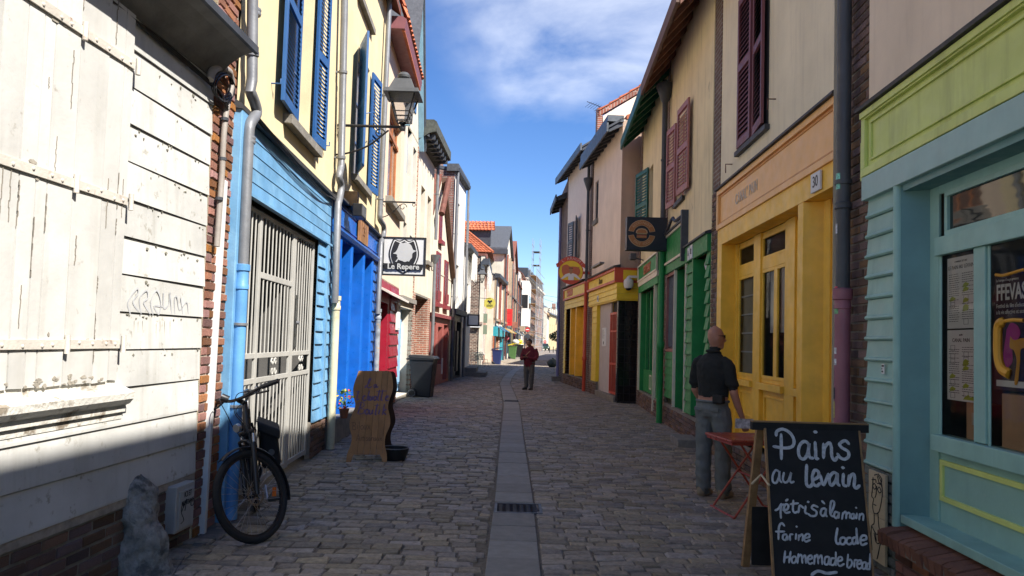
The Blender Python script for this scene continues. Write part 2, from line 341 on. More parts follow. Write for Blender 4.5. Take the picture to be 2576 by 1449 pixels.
def bricks(parent, u0, u1, z0, z1, y=0.0, m=None, mm=None, bl=.215, bh=.058, jt=.013, depth=.05, proud=.012, back=True, jit=.004, name='brick', header=False):
    """real bricks in running bond standing proud of a mortar sheet"""
    ms = brickmesh(m)
    if back: MB().box(u0, u1, y, y+.06, z0, z1).build('mortar_bed', mm, parent)
    r = 0; z = z0+jt
    while z+bh <= z1+.004:
        x = u0+jt*.5; first = True
        while x < u1-.03:
            l = bl if not (header and r % 2) else bl*.48
            if first and r % 2: l = l*.5
            l = min(l*random.uniform(.93,1.04), u1-jt*.5-x); first = False
            if l > .03:
                inst(random.choice(ms), name, parent, (x+l/2, y+depth/2-proud+random.uniform(-jit,jit), z+bh/2), (random.uniform(-.02,.02), random.uniform(-.012,.012), random.uniform(-.02,.02)), (l, depth, bh*random.uniform(.94,1.03)))
            x += l+jt
        z += bh+jt; r += 1
def window(H, u0, u1, z0, z1, y, fm, gm, nx=2, ny=2, fw=.05, fd=.05, parent=None, name='window', mw=.03, label=None):
    b = MB(); b.box(u0, u0+fw, y, y+fd, z0, z1); b.box(u1-fw, u1, y, y+fd, z0, z1); b.box(u0+fw, u1-fw, y, y+fd, z0, z0+fw); b.box(u0+fw, u1-fw, y, y+fd, z1-fw, z1)
    iu0, iu1, iz0, iz1 = u0+fw, u1-fw, z0+fw, z1-fw
    xs = [iu0+(iu1-iu0)*i/nx for i in range(nx+1)]; zs = [iz0+(iz1-iz0)*i/ny for i in range(ny+1)]
    for x in xs[1:-1]: b.box(x-mw/2, x+mw/2, y+.006, y+fd-.006, iz0, iz1)
    for z in zs[1:-1]: b.box(iu0, iu1, y+.009, y+fd-.009, z-mw/2, z+mw/2)
    o = b.build(name, fm, parent or H.o, label=label)
    for i in range(nx):
        for j in range(ny):
            MB().quad((xs[i],y+fd*.55,zs[j]),(xs[i+1],y+fd*.55,zs[j]),(xs[i+1],y+fd*.55,zs[j+1]),(xs[i],y+fd*.55,zs[j+1])).build('pane', gm, o)
    return o
def shutter(H, hu, z0, z1, wd, side, ang, m, y=-.03, name='shutter', pitch=.055, rails=(.5,), th=.035, stile=.06, slats=True, label=None):
    """louvred leaf hinged at hu; side -1 opens to the left, +1 to the right; ang 0 = flat on the wall, 90 = square to it"""
    h = z1-z0; b = MB(); b.box(0, stile, -th, 0, 0, h); b.box(wd-stile, wd, -th, 0, 0, h)
    rz = [0]+[h*r-.05 for r in rails]+[h-.1]
    for i, z in enumerate(rz): b.box(stile, wd-stile, -th, 0, z, z+.1)
    o = b.build(name, m, H.o, bevel=.003, label=label)
    o.location = (hu, y, z0); o.rotation_euler = (0, 0, -rad(ang)*side); o.scale = (side, 1, 1)
    s = .033
    me = MB().prismx([(-.030,-s+.004),(-.034,-s-.002),(-.004,s-.004),(0,s+.002)], stile, wd-stile).mesh('slat', m)
    for i in range(len(rz)-1):
        a, c = rz[i]+.1, rz[i+1]; n = max(1, int((c-a)/pitch))
        for k in range(n): inst(me, 'slat', o, (0, 0, a+(k+.5)*(c-a)/n))
    return o
def pipe(H, pts, r, m, name='downpipe', brackets=(), parent=None, bm=None, n=12):
    o = MB().tube(pts, r, n).build(name, m, parent or H.o, smooth=True)
    for (i, t) in brackets:
        p = Vector(pts[i])*(1-t)+Vector(pts[i+1])*t; d = (Vector(pts[i+1])-Vector(pts[i])).normalized()*.018
        b = MB(); b.cyl(p-d, p+d, r*1.22, n); b.box(p.x-.008, p.x+.008, p.y, max(.0, p.y+.02), p.z-.012, p.z+.012); b.build('bracket', bm or m, o, smooth=True)
    return o
def smoothpts(pts, k=6):
    P = [Vector(p) for p in pts]; P = [P[0]*2-P[1]]+P+[P[-1]*2-P[-2]]; out = []
    for i in range(1, len(P)-2):
        for j in range(k):
            t = j/k; a, b, c, d = P[i-1], P[i], P[i+1], P[i+2]
            out.append(.5*((2*b)+(c-a)*t+(2*a-5*b+4*c-d)*t*t+(3*b-a-3*c+d)*t*t*t))
    out.append(P[-2]); return out

def ribbon(b, pts, wd, nrm, t=.0015):
    """flat brush stroke with rounded ends lying on a plane with normal nrm"""
    n = len(pts); L = []; R = []
    for i, p in enumerate(pts):
        tg = (pts[min(i+1,n-1)]-pts[max(i-1,0)]); tg = tg.normalized() if tg.length > 1e-9 else Vector((1,0,0)); sd_ = tg.cross(nrm).normalized()
        k = wd*(.75 if i in (0,n-1) else 1)*random.uniform(.93,1.07); L.append(p+sd_*k); R.append(p-sd_*k)
    e0 = pts[0]-(pts[1]-pts[0]).normalized()*wd*.7; e1 = pts[-1]+(pts[-1]-pts[-2]).normalized()*wd*.7
    up = nrm*t; vs = [x+up for x in L]+[x+up for x in R]+[e0+up, e1+up]; fs = [(i, i+1, n+i+1, n+i) for i in range(n-1)]+[(2*n, 0, n),(2*n+1, 2*n-1, n-1)]
    b.add(vs, fs)
# ------------------------------------------------------------------ GROUND
gm = mat('sandy_ground', (.12,.105,.085), .95, var=.3, scale=6, bump=.5, bscale=90)
g = MB(); g.quad((-400,-60,-.03),(400,-60,-.03),(400,900,-.03),(-400,900,-.03)); tag(g.build('ground', gm), kind='structure')
cobm = mat('granite_sett', (.26,.212,.158), .62, var=.3, scale=26, bump=.5, bscale=75, rnd=.30, rhue=.012, island=True, spec=.3)
jointm = mat('sett_joint_sand', (.165,.138,.105), .95, var=.35, scale=25, bump=.7, bscale=120)
road = MB(); road.quad((-4,-4,-.001),(4.2,-4,-.001),(4.2,36,-.001),(-4,36,-.001)); road.quad((-4,36,-.001),(4.2,36,-.001),(8.5,75,-.001),(-2,75,-.001)); road.quad((-2,75,-.001),(8.5,75,-.001),(16,150,-.001),(4,150,-.001))
road = road.build('street', jointm); tag(road, kind='structure')
GUT = [gnd(x, y) for x, y in ((1290,1600),(1290,1449),(1293,1250),(1288,1100),(1287,1020),(1277,985),(1270,965),(1277,950),(1290,935),(1304,926),(1318,918),(1330,908))]
def gutx(Y):
    for a, b in zip(GUT, GUT[1:]):
        if a.y <= Y <= b.y: return a.x+(b.x-a.x)*(Y-a.y)/(b.y-a.y)
    return GUT[0].x if Y < GUT[0].y else None
def edgeL(Y):
    P = [(-5,-2.9),(5.7,-2.4),(18,-2.82),(23.6,-2.66),(28,-2.38),(35,-1.98),(35.01,-4.5),(48,-4.5),(48.01,-1.95),(62,-.8),(75,.1)]
    for a, b in zip(P, P[1:]):
        if a[0] <= Y <= b[0]: return a[1]+(b[1]-a[1])*(Y-a[0])/(b[0]-a[0])
def edgeR(Y):
    P = [(-5,2.3),(5.6,2.75),(11.2,3.0),(19.5,3.4),(19.6,2.9),(24,2.6),(31.5,2.1),(36,2.6),(60,5.5),(75,7)]
    for a, b in zip(P, P[1:]):
        if a[0] <= Y <= b[0]: return a[1]+(b[1]-a[1])*(Y-a[0])/(b[0]-a[0])
stones = []; Y = 3.6
while Y < 66:
    dep = random.uniform(.108,.134); x = edgeL(Y)+random.uniform(0,.1); xe = edgeR(Y)
    skew = random.uniform(-.012,.012)
    while x < xe:
        l = random.uniform(.14,.26)
        gx = gutx(Y+.08)
        if gx is not None and x+l > gx-.20 and x < gx+.20:
            if x < gx-.20 and gx-.205-x > .08: l = gx-.205-x
            else: x = gx+.20; continue
        stones.append((x+l/2, Y+dep/2+skew*x, l-.011, dep-.011, random.uniform(-.005,.007)))
        x += l
    Y += dep
def stone_pts(l, d, j=1.0):
    q = lambda s: random.uniform(-s, s)*j
    P = []
    for (zz, ins) in ((-.05,0),(.000,0),(.009,.011)):
        for sx, sy in ((-1,-1),(1,-1),(1,1),(-1,1)):
            P.append((sx*(l/2-ins)+q(.008), sy*(d/2-ins*.9)+q(.006), zz+(q(.005) if zz > 0 else 0)))
    return P
SF = [(0,1,5,4),(1,2,6,5),(2,3,7,6),(3,0,4,7),(4,5,9,8),(5,6,10,9),(6,7,11,10),(7,4,8,11),(8,9,10,11)]
def vis(x, y):
    v = Vector((x, y, -EYE)); f = v.dot(FW)
    if f < .5: return False
    px = IW/2+FPX*v.dot(RT)/f; py = IH/2+SHIFT-FPX*v.dot(UPV)/f; return -30 < px < IW+30 and py < IH+40
near = sorted([s for s in stones if vis(s[0], s[1])], key=lambda s: s[1])[:300]; nearset = set(id(s) for s in near)
svar = [MB().add(stone_pts(.20,.11), SF).mesh('sett', cobm) for k in range(14)]
for s in near:
    inst(random.choice(svar), 'sett', road, (s[0], s[1], s[4]), (random.uniform(-.03,.03), random.uniform(-.03,.03), random.uniform(-.03,.03)+random.choice((0,math.pi))), (s[2]/.20, s[3]/.11, 1))
sb = MB()
for s in stones:
    if id(s) in nearset: continue
    P = stone_pts(s[2], s[3], 1 if s[1] < 30 else .8); sb.add([(p[0]+s[0], p[1]+s[1], p[2]+s[4]) for p in P], SF)
o = sb.mesh('distant_setts', cobm); o = bpy.data.objects.new('distant_setts', o); COL.objects.link(o); o.parent = road; tag(o, kind='stuff')
far = MB(); far.quad((-.5,66,0),(6.5,66,0),(9,150,0),(1.5,150,0)); fo = far.build('far_paving', cobm); fo.parent = road
# centre gutter slabs
slabm = mat('grey_gutter_slab', (.235,.22,.195), .75, var=.14, scale=10, bump=.2, bscale=90, rnd=.12)
GRATES = (gnd(1300,1281), gnd(1287,1009))
s_acc = []; tot = 0; i = 0
def along(d):
    for a, b in zip(GUT, GUT[1:]):
        l = (b-a).length
        if d <= l: return a+(b-a)*(d/l), (b-a).normalized()
        d -= l
    return None
gl = sum((b-a).length for a, b in zip(GUT, GUT[1:])); d = 0; k = 0
while d < gl-.6:
    ln = .46 if d < 26 else .9
    p0, t0 = along(d+.004); p1, t1 = along(min(d+ln-.004, gl-.01))
    mid = (p0+p1)/2
    if not any((mid-gp).length < .36 for gp in GRATES):
        n0 = Vector((t0.y,-t0.x,0))*.185; n1 = Vector((t1.y,-t1.x,0))*.185; z = .002+random.uniform(-.003,.003)
        vs = [p0-n0, p0+n0, p1+n1, p1-n1]
        MB().hexa([(v.x,v.y,-.06) for v in vs]+[(v.x,v.y,.010+z) for v in vs]).build('gutter_slab', slabm, road, bevel=.004)
    d += ln; k += 1
gratem = mat('cast_iron_grate', (.05,.05,.06), .45, metal=.6, var=.3, bump=.15)
for gi, gp in enumerate(GRATES):
    e = empty('drain_grate', (gp.x+.012*(gi==0), gp.y, 0), 0, ('blue-grey cast iron drain grate with wavy bars in the near gutter', 'small dark drain grate in the gutter beyond the wooden board sign')[gi], 'drain grate', 'drain grates in the street gutter')
    wx, wy = (.22, .20) if gi == 0 else (.2, .2)
    MB().box(-wx,wx,-wy,wy,-.08,-.05).build('drain_bottom', M['black'], e)
    b = MB(); b.box(-wx,wx,-wy,-wy+.025,-.05,.014); b.box(-wx,wx,wy-.025,wy,-.05,.014); b.box(-wx,-wx+.025,-wy+.025,wy-.025,-.05,.014); b.box(wx-.025,wx,-wy+.025,wy-.025,-.05,.014); b.build('grate_frame', gratem, e)
    for q in range(9):
        yy = -wy+.045+q*(2*wy-.09)/8
        pts = [(-wx+.025+(2*wx-.05)*t/24, yy+.008*math.sin(t*1.6), .004) for t in range(25)]
        MB().tube(pts, .0085, 5).build('wavy_bar', gratem, e)
# worn concrete along the foot of the left wall
con = mat('worn_concrete_edge', (.15,.135,.115), .9, var=.3, scale=7, bump=.5, bscale=60)
b = MB(); pts = [gnd(*p) for p in ((430,1460),(470,1395),(560,1350),(600,1330),(690,1245),(735,1190),(690,1195),(505,1345),(420,1470))]
b.prism([(p.x, p.y) for p in pts], 0, .012)
o = MB().add([(p.x, p.y, .012) for p in pts]+[(p.x,p.y,-.03) for p in pts], [tuple(range(9))]+[(i, i+9, (i+1)%9+9, (i+1)%9) for i in range(9)]).build('concrete_edging', con, road)
for (x, y, l, an) in ((1440,1182,.12,.9),):
    pass
# ================================================================== LEFT SIDE
# ---- L0 white boarded house
dd = Vector((.047,1,0)).normalized(); B0 = Vector((-2.34,5.77,0)); A0 = B0-dd*8
L0 = House('boarded_house', A0[:2], (A0+dd*7.83)[:2], 'low old house clad in peeling white boards with shuttered window, nearest on the left'); h = L0.o
UE = 7.83; SU = 6.71; ZB = .50; ZT = 3.52
L0.wall('wall', M['dark'], 0, UE, 0, ZT+.1, y=.029)  # dark backing stands in for the shadow lines between the boards
L0.body(M['beigeR'], 6, 3.62, 0, UE, roof=5.4, roofm=M['tileD'], over=.02)
bricks(h, 4.9, UE, .0, ZB-.02, y=.012, m=M['brickdull'], mm=M['mortardark'], bl=.215, bh=.055, jt=.017, proud=.01)
MB().box(4.9, UE, -.004, .012, ZB-.05, ZB+.01).build('mortar_lip', M['mortar'], h)
# boards: full length below the sill, short ones beside the shutters
edges = [ZB, .735, .965, 1.20]
for i, (a, c) in enumerate(zip(edges, edges[1:])):
    MB().prismx([(.03,a+.003),(-.011,a+.003),(-.012,a+.018),(.0,c-.003),(.03,c-.003)], 0, UE-.002*i).build('board', M['white'], h)
z = 1.20; i = 0
while z < ZT-.05:
    zt = min(z+.2325, ZT)
    t = random.uniform(-.004,.004)
    MB().hexa(((SU,-.011+t,z+.003),(UE,-.012-t,z+.003+random.uniform(-.004,.004)),(UE,.03,z+.003),(SU,.03,z+.003),(SU,.0+t,zt-.004),(UE,.0,zt-.004),(UE,.03,zt-.006),(SU,.03,zt-.006))).build('board', M['white'], h)
    z = zt
# folding plank shutters
us = [4.35,4.63,4.9,5.15,5.42,5.62,5.785,5.90,5.985,6.19,6.45,6.60,SU-.01]
sh = MB().box(4.3, SU-.006, -.006, .03, 1.24, ZT-.02).build('shutter', M['dark'], h)  # backing coloured dark so the plank gaps look shaded
for a, c in zip(us, us[1:]):
    j = random.uniform(-.003,.003)
    MB().hexa(((a+.007,-.038+j,1.255+random.uniform(-.012,.004)),(c-.006,-.038-j,1.25),(c-.003,-.006,1.25),(a+.003,-.006,1.25),(a+.003,-.036+j,ZT-.03),(c-.003,-.036-j,ZT-.03),(c-.003,-.006,ZT-.03),(a+.003,-.006,ZT-.03))).build('plank', M['whiteplank'], sh)
strapm = mat('painted_strap_iron', (.50,.46,.40), .6, var=.15, bump=.2, patch=.7, pcol=(.20,.085,.04), pscale=9, pthr=.6)
for zz in (1.468, 2.335, 3.175):
    s = MB().box(4.4, SU-.02, -.050, -.040, zz-.026, zz+.026).build('strap_hinge', strapm, h, bevel=.002)
    for u in (5.35,5.58,5.72,5.86,6.0,6.08,6.3,6.42,6.55,6.64): MB().lathe([(.011,0),(.009,-.005),(.003,-.008)], (u, -.050, zz+random.uniform(-.012,.012)), 8, 'y').build('rivet', strapm, s)
    for u in (6.19, SU+.005): MB().cyl((u,-.056,zz-.05),(u,-.056,zz+.05), .015, 10).build('hinge_knuckle', strapm, s, smooth=True)
crk = mat('dark_crack', (.22,.195,.16), .9, bump=0); pel = mat('bare_grey_wood', (.30,.27,.22), .9, var=.25, scale=18, bump=.3, bscale=50)
rc_ = random.Random(3)
b = MB()
for k in range(22):
    u = rc_.choice(us[5:-1])+rc_.choice((0,0,.05,-.06)); z = rc_.uniform(1.3,3.3); l = rc_.uniform(.05,.34); w_ = rc_.uniform(.0006,.0022); n_ = 9
    for i_ in range(n_): x_ = u+rc_.uniform(-.004,.004); b.box(x_-w_, x_+w_, -.0415, -.036, z+l*i_/n_, z+l*(i_+1)/n_)
b.build('paint_cracks', crk, sh)['kind'] = 'stuff'
b = MB()
for k in range(46):
    low = k < 26; u = rc_.uniform(5.6,6.68); z = (1.25+rc_.uniform(0,.05)) if low else rc_.choice((2.37,2.31,3.14,1.44,1.50))+rc_.uniform(-.02,.03); a_, c_ = rc_.uniform(.008,.035), rc_.uniform(.004,.014)
    b.prism([(u+a_*math.cos(t*.785)*rc_.uniform(.5,1.1), z+c_*math.sin(t*.785)*rc_.uniform(.5,1.2)) for t in range(8)], -.0412, -.038)
b.build('peeled_patches', pel, sh)['kind'] = 'stuff'
b = MB()
for k in range(60):
    u = rc_.uniform(SU+.03,UE-.03); z = 1.2+.2325*rc_.randint(0,9)+.2325*rc_.uniform(.78,.98); a_, c_ = rc_.uniform(.004,.018), rc_.uniform(.003,.012)
    b.prism([(u+a_*math.cos(t*1.05)*rc_.uniform(.5,1.1), z+c_*math.sin(t*1.05)*rc_.uniform(.5,1.2)) for t in range(6)], -.008, .002)
b.build('mildew_spots', mat('mildew_grey', (.20,.19,.15), .9, var=.2, bump=0), h)['kind'] = 'stuff'
# moulded sill
MB().prismx([(.03,1.01),(-.015,1.01),(-.018,1.05),(-.035,1.055),(-.038,1.095),(-.062,1.105),(-.085,1.135),(-.09,1.175),(-.03,1.205),(.03,1.205)], 4.2, SU+.10).build('window_sill', M['chipped'], h)
MB().box(4.3, SU-.01, -.025, .03, 1.206, 1.248).build('bottom_rail', M['chipped'], h)
# coved eave with metal edge
prof = [(.03,3.50),(-.01,3.50),(-.04,3.54),(-.12,3.63),(-.22,3.70),(-.30,3.725),(-.30,3.76),(.03,3.80)]
MB().prismx(prof, 0, UE+.02).build('eave_soffit', mat('grimy_grey_soffit', (.15,.145,.135), .8, var=.25, scale=5, bump=.2, streak=.4), h)
MB().prismx([(-.30,3.715),(-.325,3.72),(-.325,3.775),(-.27,3.80),(-.27,3.765),(-.30,3.762)], 0, UE+.05).build('eave_edge', M['zincD'], h)
for q in range(3):
    MB().tube(smoothpts([(3.5,-.02-.01*q,3.46-.012*q),(6.2,-.03,3.47-.01*q),(7.0,-.025,3.45+.012*q),(7.75,-.03-.01*q,3.42),(8.0,-.05,3.36-.02*q)]), .008, 6).build('cable', M['black'], h)
# marker graffiti
gsp = mat('faded_grey_spray', (.40,.405,.41), .8, var=.2, bump=0)
def strokes(b, H, lines, off, wd):
    for ln in lines:
        q = [H.px(x, y, off) for x, y in ln]; b.tube(smoothpts([(u, off, zz) for u, zz in q], 5), wd, 4)
b = MB(); import itertools
L = [[(328,790),(322,760),(345,726),(348,738),(335,760),(350,785)],[(355,790),(352,750),(370,730),(372,750),(362,762),(378,790)],[(385,792),(380,760),(395,730),(405,760),(400,790),(388,770),(410,772)],[(412,735),(412,775),(425,765),(428,735),(432,790)],[(440,790),(440,750),(446,748),(452,780),(470,760),(474,790)],[(455,748),(460,790)]]
for ln in L:
    q = [L0.px(x, y, -.012) for x, y in ln]; pts = smoothpts([(u, -.011, zz) for u, zz in q], 5)
    ribbon(b, [p+Vector((0,.0,0)) for p in pts], .006, Vector((0,-1,0)), .001)
b.build('graffiti', gsp, h)
b = MB()
for x, y0, y1 in ((340,805,850),(361,805,845),(395,812,872),(405,806,875),(430,806,860),(350,808,835),(416,806,880)):
    a = L0.px(x, y0, -.012); c = L0.px(x-1, y1, -.012); b.tube([(a[0],-.009,a[1]),(c[0],-.007,c[1])], .0022, 4)
b.build('paint_drips', mat('pale_drip', (.46,.44,.38), .8, var=.1, bump=0), h)

# ---- L1 blue gate house
A1 = (-2.36,5.80); B1 = (-2.51,9.75)
L1 = House('gate_house', A1, B1, 'cream house with light blue timber front and metal gate beside the white boarded house'); h = L1.o
E1 = 4.38
W1 = (2.12, 2.84, 3.86, 6.0)
L1.wall('upper_wall', M['cream'], .36, E1, 3.40, 7.6, [W1], reveal=.2, y=0)
L1.body(M['cream'], 7, 7.6, -.17, E1, roof=10.2, roofm=M['tileD'], over=.25)
bricks(h, -.17, .30, 0, 4.62, y=.0, m=M['brick'], mm=M['mortar'], bl=.215, bh=.058, jt=.014, proud=.014, jit=.006)
MB().box(-.17, .36, .03, .2, 4.6, 7.6).build('brick_pier_top', brickmat('brick_pier_far', (.27,.105,.062), (.2,.09,.06), (.36,.31,.25)), h)
# window with shutters
window(L1, W1[0], W1[1], W1[2]+.03, W1[3], .13, M['blueS'], mat('navy_pane', (.02,.045,.13), .15, var=.2, bump=0), 2, 3)
MB().hexa(((1.75,-.10,3.74),(3.2,-.10,3.74),(3.2,.1,3.76),(1.75,.1,3.76),(1.75,-.10,3.84),(3.2,-.10,3.84),(3.2,.1,3.86),(1.75,.1,3.86))).build('window_sill', M['stone'], h, bevel=.006)
shutter(L1, 2.10, 3.86, 6.0, .74, -1, 3, M['blueS'], y=-.04, pitch=.05)
shutter(L1, 2.86, 3.86, 6.0, .46, 1, 5, M['blueS'], y=-.04, pitch=.05)
for u in (1.3, 3.6): MB().tube([(u,0,4.0),(u,-.09,4.0),(u,-.09,4.05)], .008, 6).build('shutter_hook', M['blueS'], h)
# timber shop front
MB().box(.30, .50, -.07, .10, 0, 3.46).build('corner_post', M['blueL'], h, bevel=.006)
MB().box(.505, .66, -.035, .10, 0, 2.79).build('side_plank', M['blueL'], h, bevel=.004)
clap(h, .505, E1-.02, 2.80, 3.44, .13, M['blueL'], y=.0, proud=.016, name='fascia_board', top=.010)
MB().prismx([(.0,3.44),(-.075,3.43),(-.08,3.47),(0,3.52)], .28, E1).build('flashing', M['flash'], h)
MB().box(.505, E1, -.055, 0, 2.775, 2.80).build('lintel_edge', M['blueL'], h)
for q in range(3):
    MB().tube(smoothpts([(.5,-.085,3.49-.01*q),(1.3,-.085,3.45-.02*q),(2.4,-.085,3.40-.03*q),(3.4,-.08,3.36-.01*q),(4.1,-.07,3.40+.01*q),(4.4,-.07,3.42)]), .006, 5).build('cable', M['black'], h)
# clapboard pier at the far side on a brick foot, with post
clap(h, 3.60, 3.98, .46, 2.775, .165, M['blueL'], y=.0, proud=.03)
MB().box(3.98, 4.10, -.05, .1, .46, 2.775).build('pier_post', M['blueL'], h, bevel=.005)
clap(h, 4.10, E1, .46, 2.775, .165, M['blueL'], y=.0, proud=.03)
bricks(h, 3.58, E1, 0, .46, y=.0, m=M['brickdull'], mm=M['mortardark'], proud=.02)
# passage behind the gate
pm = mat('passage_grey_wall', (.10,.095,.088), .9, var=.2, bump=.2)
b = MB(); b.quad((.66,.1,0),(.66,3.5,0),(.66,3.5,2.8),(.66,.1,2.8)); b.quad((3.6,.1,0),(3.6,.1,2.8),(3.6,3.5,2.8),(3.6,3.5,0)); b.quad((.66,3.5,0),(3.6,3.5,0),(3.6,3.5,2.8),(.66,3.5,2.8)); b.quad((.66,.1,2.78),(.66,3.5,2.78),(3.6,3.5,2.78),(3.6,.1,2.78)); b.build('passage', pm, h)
b = MB()
for (u, y, zz, w_, h_) in ((2.0,.55,.0,.7,.55),(2.05,.6,.57,.5,.35),(2.7,.7,.0,.5,.8)): b.box(u, u+w_, y, y+.3, zz, zz+h_)
b.build('stored_boxes', mat('white_crates', (.42,.42,.40), .7, var=.2), h)
clap(h, 2.6, 3.58, .2, 2.5, .165, M['blueL'], y=1.1, proud=.03, name='inner_board')
# gate
gt = empty('gate', (0, .05, 0)); gt.parent = h
def gbox(nm, u0, u1, z0, z1, t=.028): return MB().box(u0, u1, -t/2, t/2, z0, z1).build(nm, M['gate'], gt, bevel=.003)
for u0, u1 in ((.68,.73),(1.30,1.37),(2.55,2.61),(2.63,2.69),(3.52,3.58)): gbox('gate_post', u0, u1, .06, 2.74)
for u0, u1 in ((.73,1.30),(1.37,2.55),(2.69,3.52)):
    for z0, z1 in ((.08,.13),(1.08,1.13),(1.32,1.37)): gbox('gate_rail', u0, u1, z0, z1)
gbox('gate_rail', .73, 3.52, 2.70, 2.735)
gbox('gate_rail', 1.37, 2.55, 2.10, 2.16)
barme = MB().cyl((0,0,0),(0,0,1), .0085, 8).mesh('bar', M['gate'])
for u0, u1, n in ((.73,1.30,4),(1.37,2.55,8),(2.69,3.52,6)):
    for k in range(n):
        u = u0+(k+1)*(u1-u0)/(n+1)
        inst(barme, 'bar', gt, (u,0,.13), (0,0,0), (1,1,.95))
        if u0 == 1.37: inst(barme, 'bar', gt, (u,0,1.37), (0,0,0), (1,1,.73)); inst(barme, 'bar', gt, (u,0,2.16), (0,0,0), (1,1,.54))
        else: inst(barme, 'bar', gt, (u,0,1.37), (0,0,0), (1,1,1.33))
def scroll(c, s, flip=1, fz=1):
    pts = []
    for k in range(26):
        a = k*.27; r = s*(1-.030*k); pts.append((c[0]+flip*r*math.cos(a), c[1], c[2]+fz*r*math.sin(a)))
    return pts
for cu in (1.95, 3.1):
    for f in (-1,1):
        for fz in (-1,1): MB().tube(scroll((cu+f*.055,-.012,1.225+fz*.045), .045, f, fz), .009, 5).build('scroll', M['gate'], gt)
MB().box(2.72,2.80,-.03,-.018,1.42,2.02).build('lock_plate', mat('dark_lock_plate', (.06,.06,.055), .5, var=.5, scale=14), gt, bevel=.004)
MB().cyl((2.76,-.06,1.70),(2.76,-.018,1.70), .022, 10).build('door_knob', M['zinc'], gt)
# downpipe with swan neck, cast iron lower part in blue
py = -.10; c = lambda x, y: L1.px(x, y, py)
P = [(*c(636,-60),), (*c(634,200),), (*c(629,228),), (*c(642,262),), (*c(645,285),), (*c(629,312),), (*c(625,345),), (*c(610,680),)]
pts = [(u, py, z) for u, z in P]
pp = pipe(L1, [pts[0], pts[1]]+smoothpts(pts[2:7], 4)+[pts[7]], .047, M['zinc'], brackets=((0,.75),))
for x, y in ((626,352),(640,30)):
    u, z = c(x, y); MB().lathe([(.054,-.03),(.058,-.015),(.052,0),(.058,.015),(.054,.03)], (u,py,z), 14).build('collar', M['zinc'], pp, smooth=True)
u, z = c(609,690); bl = MB().lathe([(.05,-2.0),(.052,-.05),(.058,-.045),(.058,.0),(.053,.005),(.053,.06),(.062,.065),(.062,.10),(.05,.10)], (u,py,0), 14)
bl = MB().lathe([(.052,.02),(.052,z-.13),(.060,z-.125),(.060,z-.09),(.054,z-.08),(.054,z+.02),(.064,z+.03),(.064,z+.08),(.05,z+.085)], (u,py,0), 14).build('cast_iron_pipe', mat('chipped_blue_iron', (.10,.27,.52), .45, var=.15, bump=.1, patch=.9, pcol=(.03,.05,.09), pscale=6, pthr=.66), pp, smooth=True)
for zz in (z-.42, .95): MB().lathe([(.056,-.012),(.064,-.01),(.064,.01),(.056,.012)], (u,py,zz), 14).build('pipe_clamp', M['zinc'], pp, smooth=True)
# conduit with coiled cable and the white trunking on the brick pier
cy = -.05; cc = lambda x, y: (L1.px(x, y, cy)[0], cy, L1.px(x, y, cy)[1])
MB().tube(smoothpts([cc(528,200),cc(535,178),cc(553,170),cc(575,180),cc(584,205),cc(580,230),cc(570,275),cc(562,350),cc(558,440),cc(552,520),cc(545,620)], 6), [.030]*20+[.024]*41, 10).build('conduit', M['lead'], h, smooth=True)
for k in range(3): MB().tube([( *cc(556+24*math.cos(t*.35)+k*2, 212+34*math.sin(t*.35)+k*3)[:1], cy-.01*k, cc(556+24*math.cos(t*.35), 212+34*math.sin(t*.35)+k*3)[2]) for t in range(19)], .007, 5).build('cable_coil', M['black'], h)
for x, y in ((565,300),(560,400),(551,500)):
    p = cc(x, y); MB().lathe([(.03,-.012),(.03,.012)], p, 10).build('conduit_clip', M['zincD'], h)
a = cc(571,455); bq = cc(517,1333)
MB().hexa(((bq[0]-.026,-.05,.0),(bq[0]+.026,-.05,.0),(bq[0]+.026,.0,.0),(bq[0]-.026,.0,.0),(a[0]-.026,-.05,a[2]),(a[0]+.026,-.05,a[2]),(a[0]+.026,0,a[2]),(a[0]-.026,0,a[2]))).build('cable_trunking', M['plastic'], h, bevel=.004)
MB().prism([(.05,1.02),(.09,1.06),(.075,1.0),(.10,.9),(.06,.78),(.03,.86),(.045,.95)], -.035, -.01).build('hanging_rag', mat('brown_torn_tape', (.12,.05,.03), .9), h)

# ---- L2 bright blue shop house
A2 = (-2.51,9.75); B2 = (-2.66,14.6)
L2 = House('blue_shop_house', A2, B2, 'cream house with bright blue shopfront and open blue shutters, between two downpipes'); h = L2.o
U0, U1 = .42, 4.85; W2 = (1.85, 2.95, 4.12, 6.2); W2b = (1.75, 2.75, 6.95, 8.0)
L2.wall('upper_wall', M['cream'], U0, U1, 3.55, 8.2, [W2, W2b], reveal=.2)
L2.body(M['cream'], 7, 8.2, U0, U1, roof=10.6, roofm=M['tileD'], over=.25)
nav = MATS['navy_pane']
window(L2, *W2, .12, M['blueS'], nav, 2, 3); window(L2, *W2b, .10, M['blueS'], mat('sky_blue_blind', (.18,.36,.55), .5), 1, 1)
MB().box(1.65,3.1,-.10,.05,4.0,4.10).build('window_sill', M['stone'], h, bevel=.006); MB().box(1.55,2.95,-.08,.05,6.84,6.94).build('window_sill', M['stone'], h, bevel=.006)
shutter(L2, 1.80, 4.12, 6.2, .60, -1, 20, M['blueS'], y=-.03, pitch=.06)
shutter(L2, 3.0, 4.12, 6.2, .58, 1, 7, M['blueS'], y=-.03, pitch=.06)
MB().tube(smoothpts([(2.2,-.02,5.2),(2.4,-.2,5.3),(2.7,-.22,5.28),(2.9,-.25,5.2)]), .008, 6).build('stay_bar', M['blueS'], h)
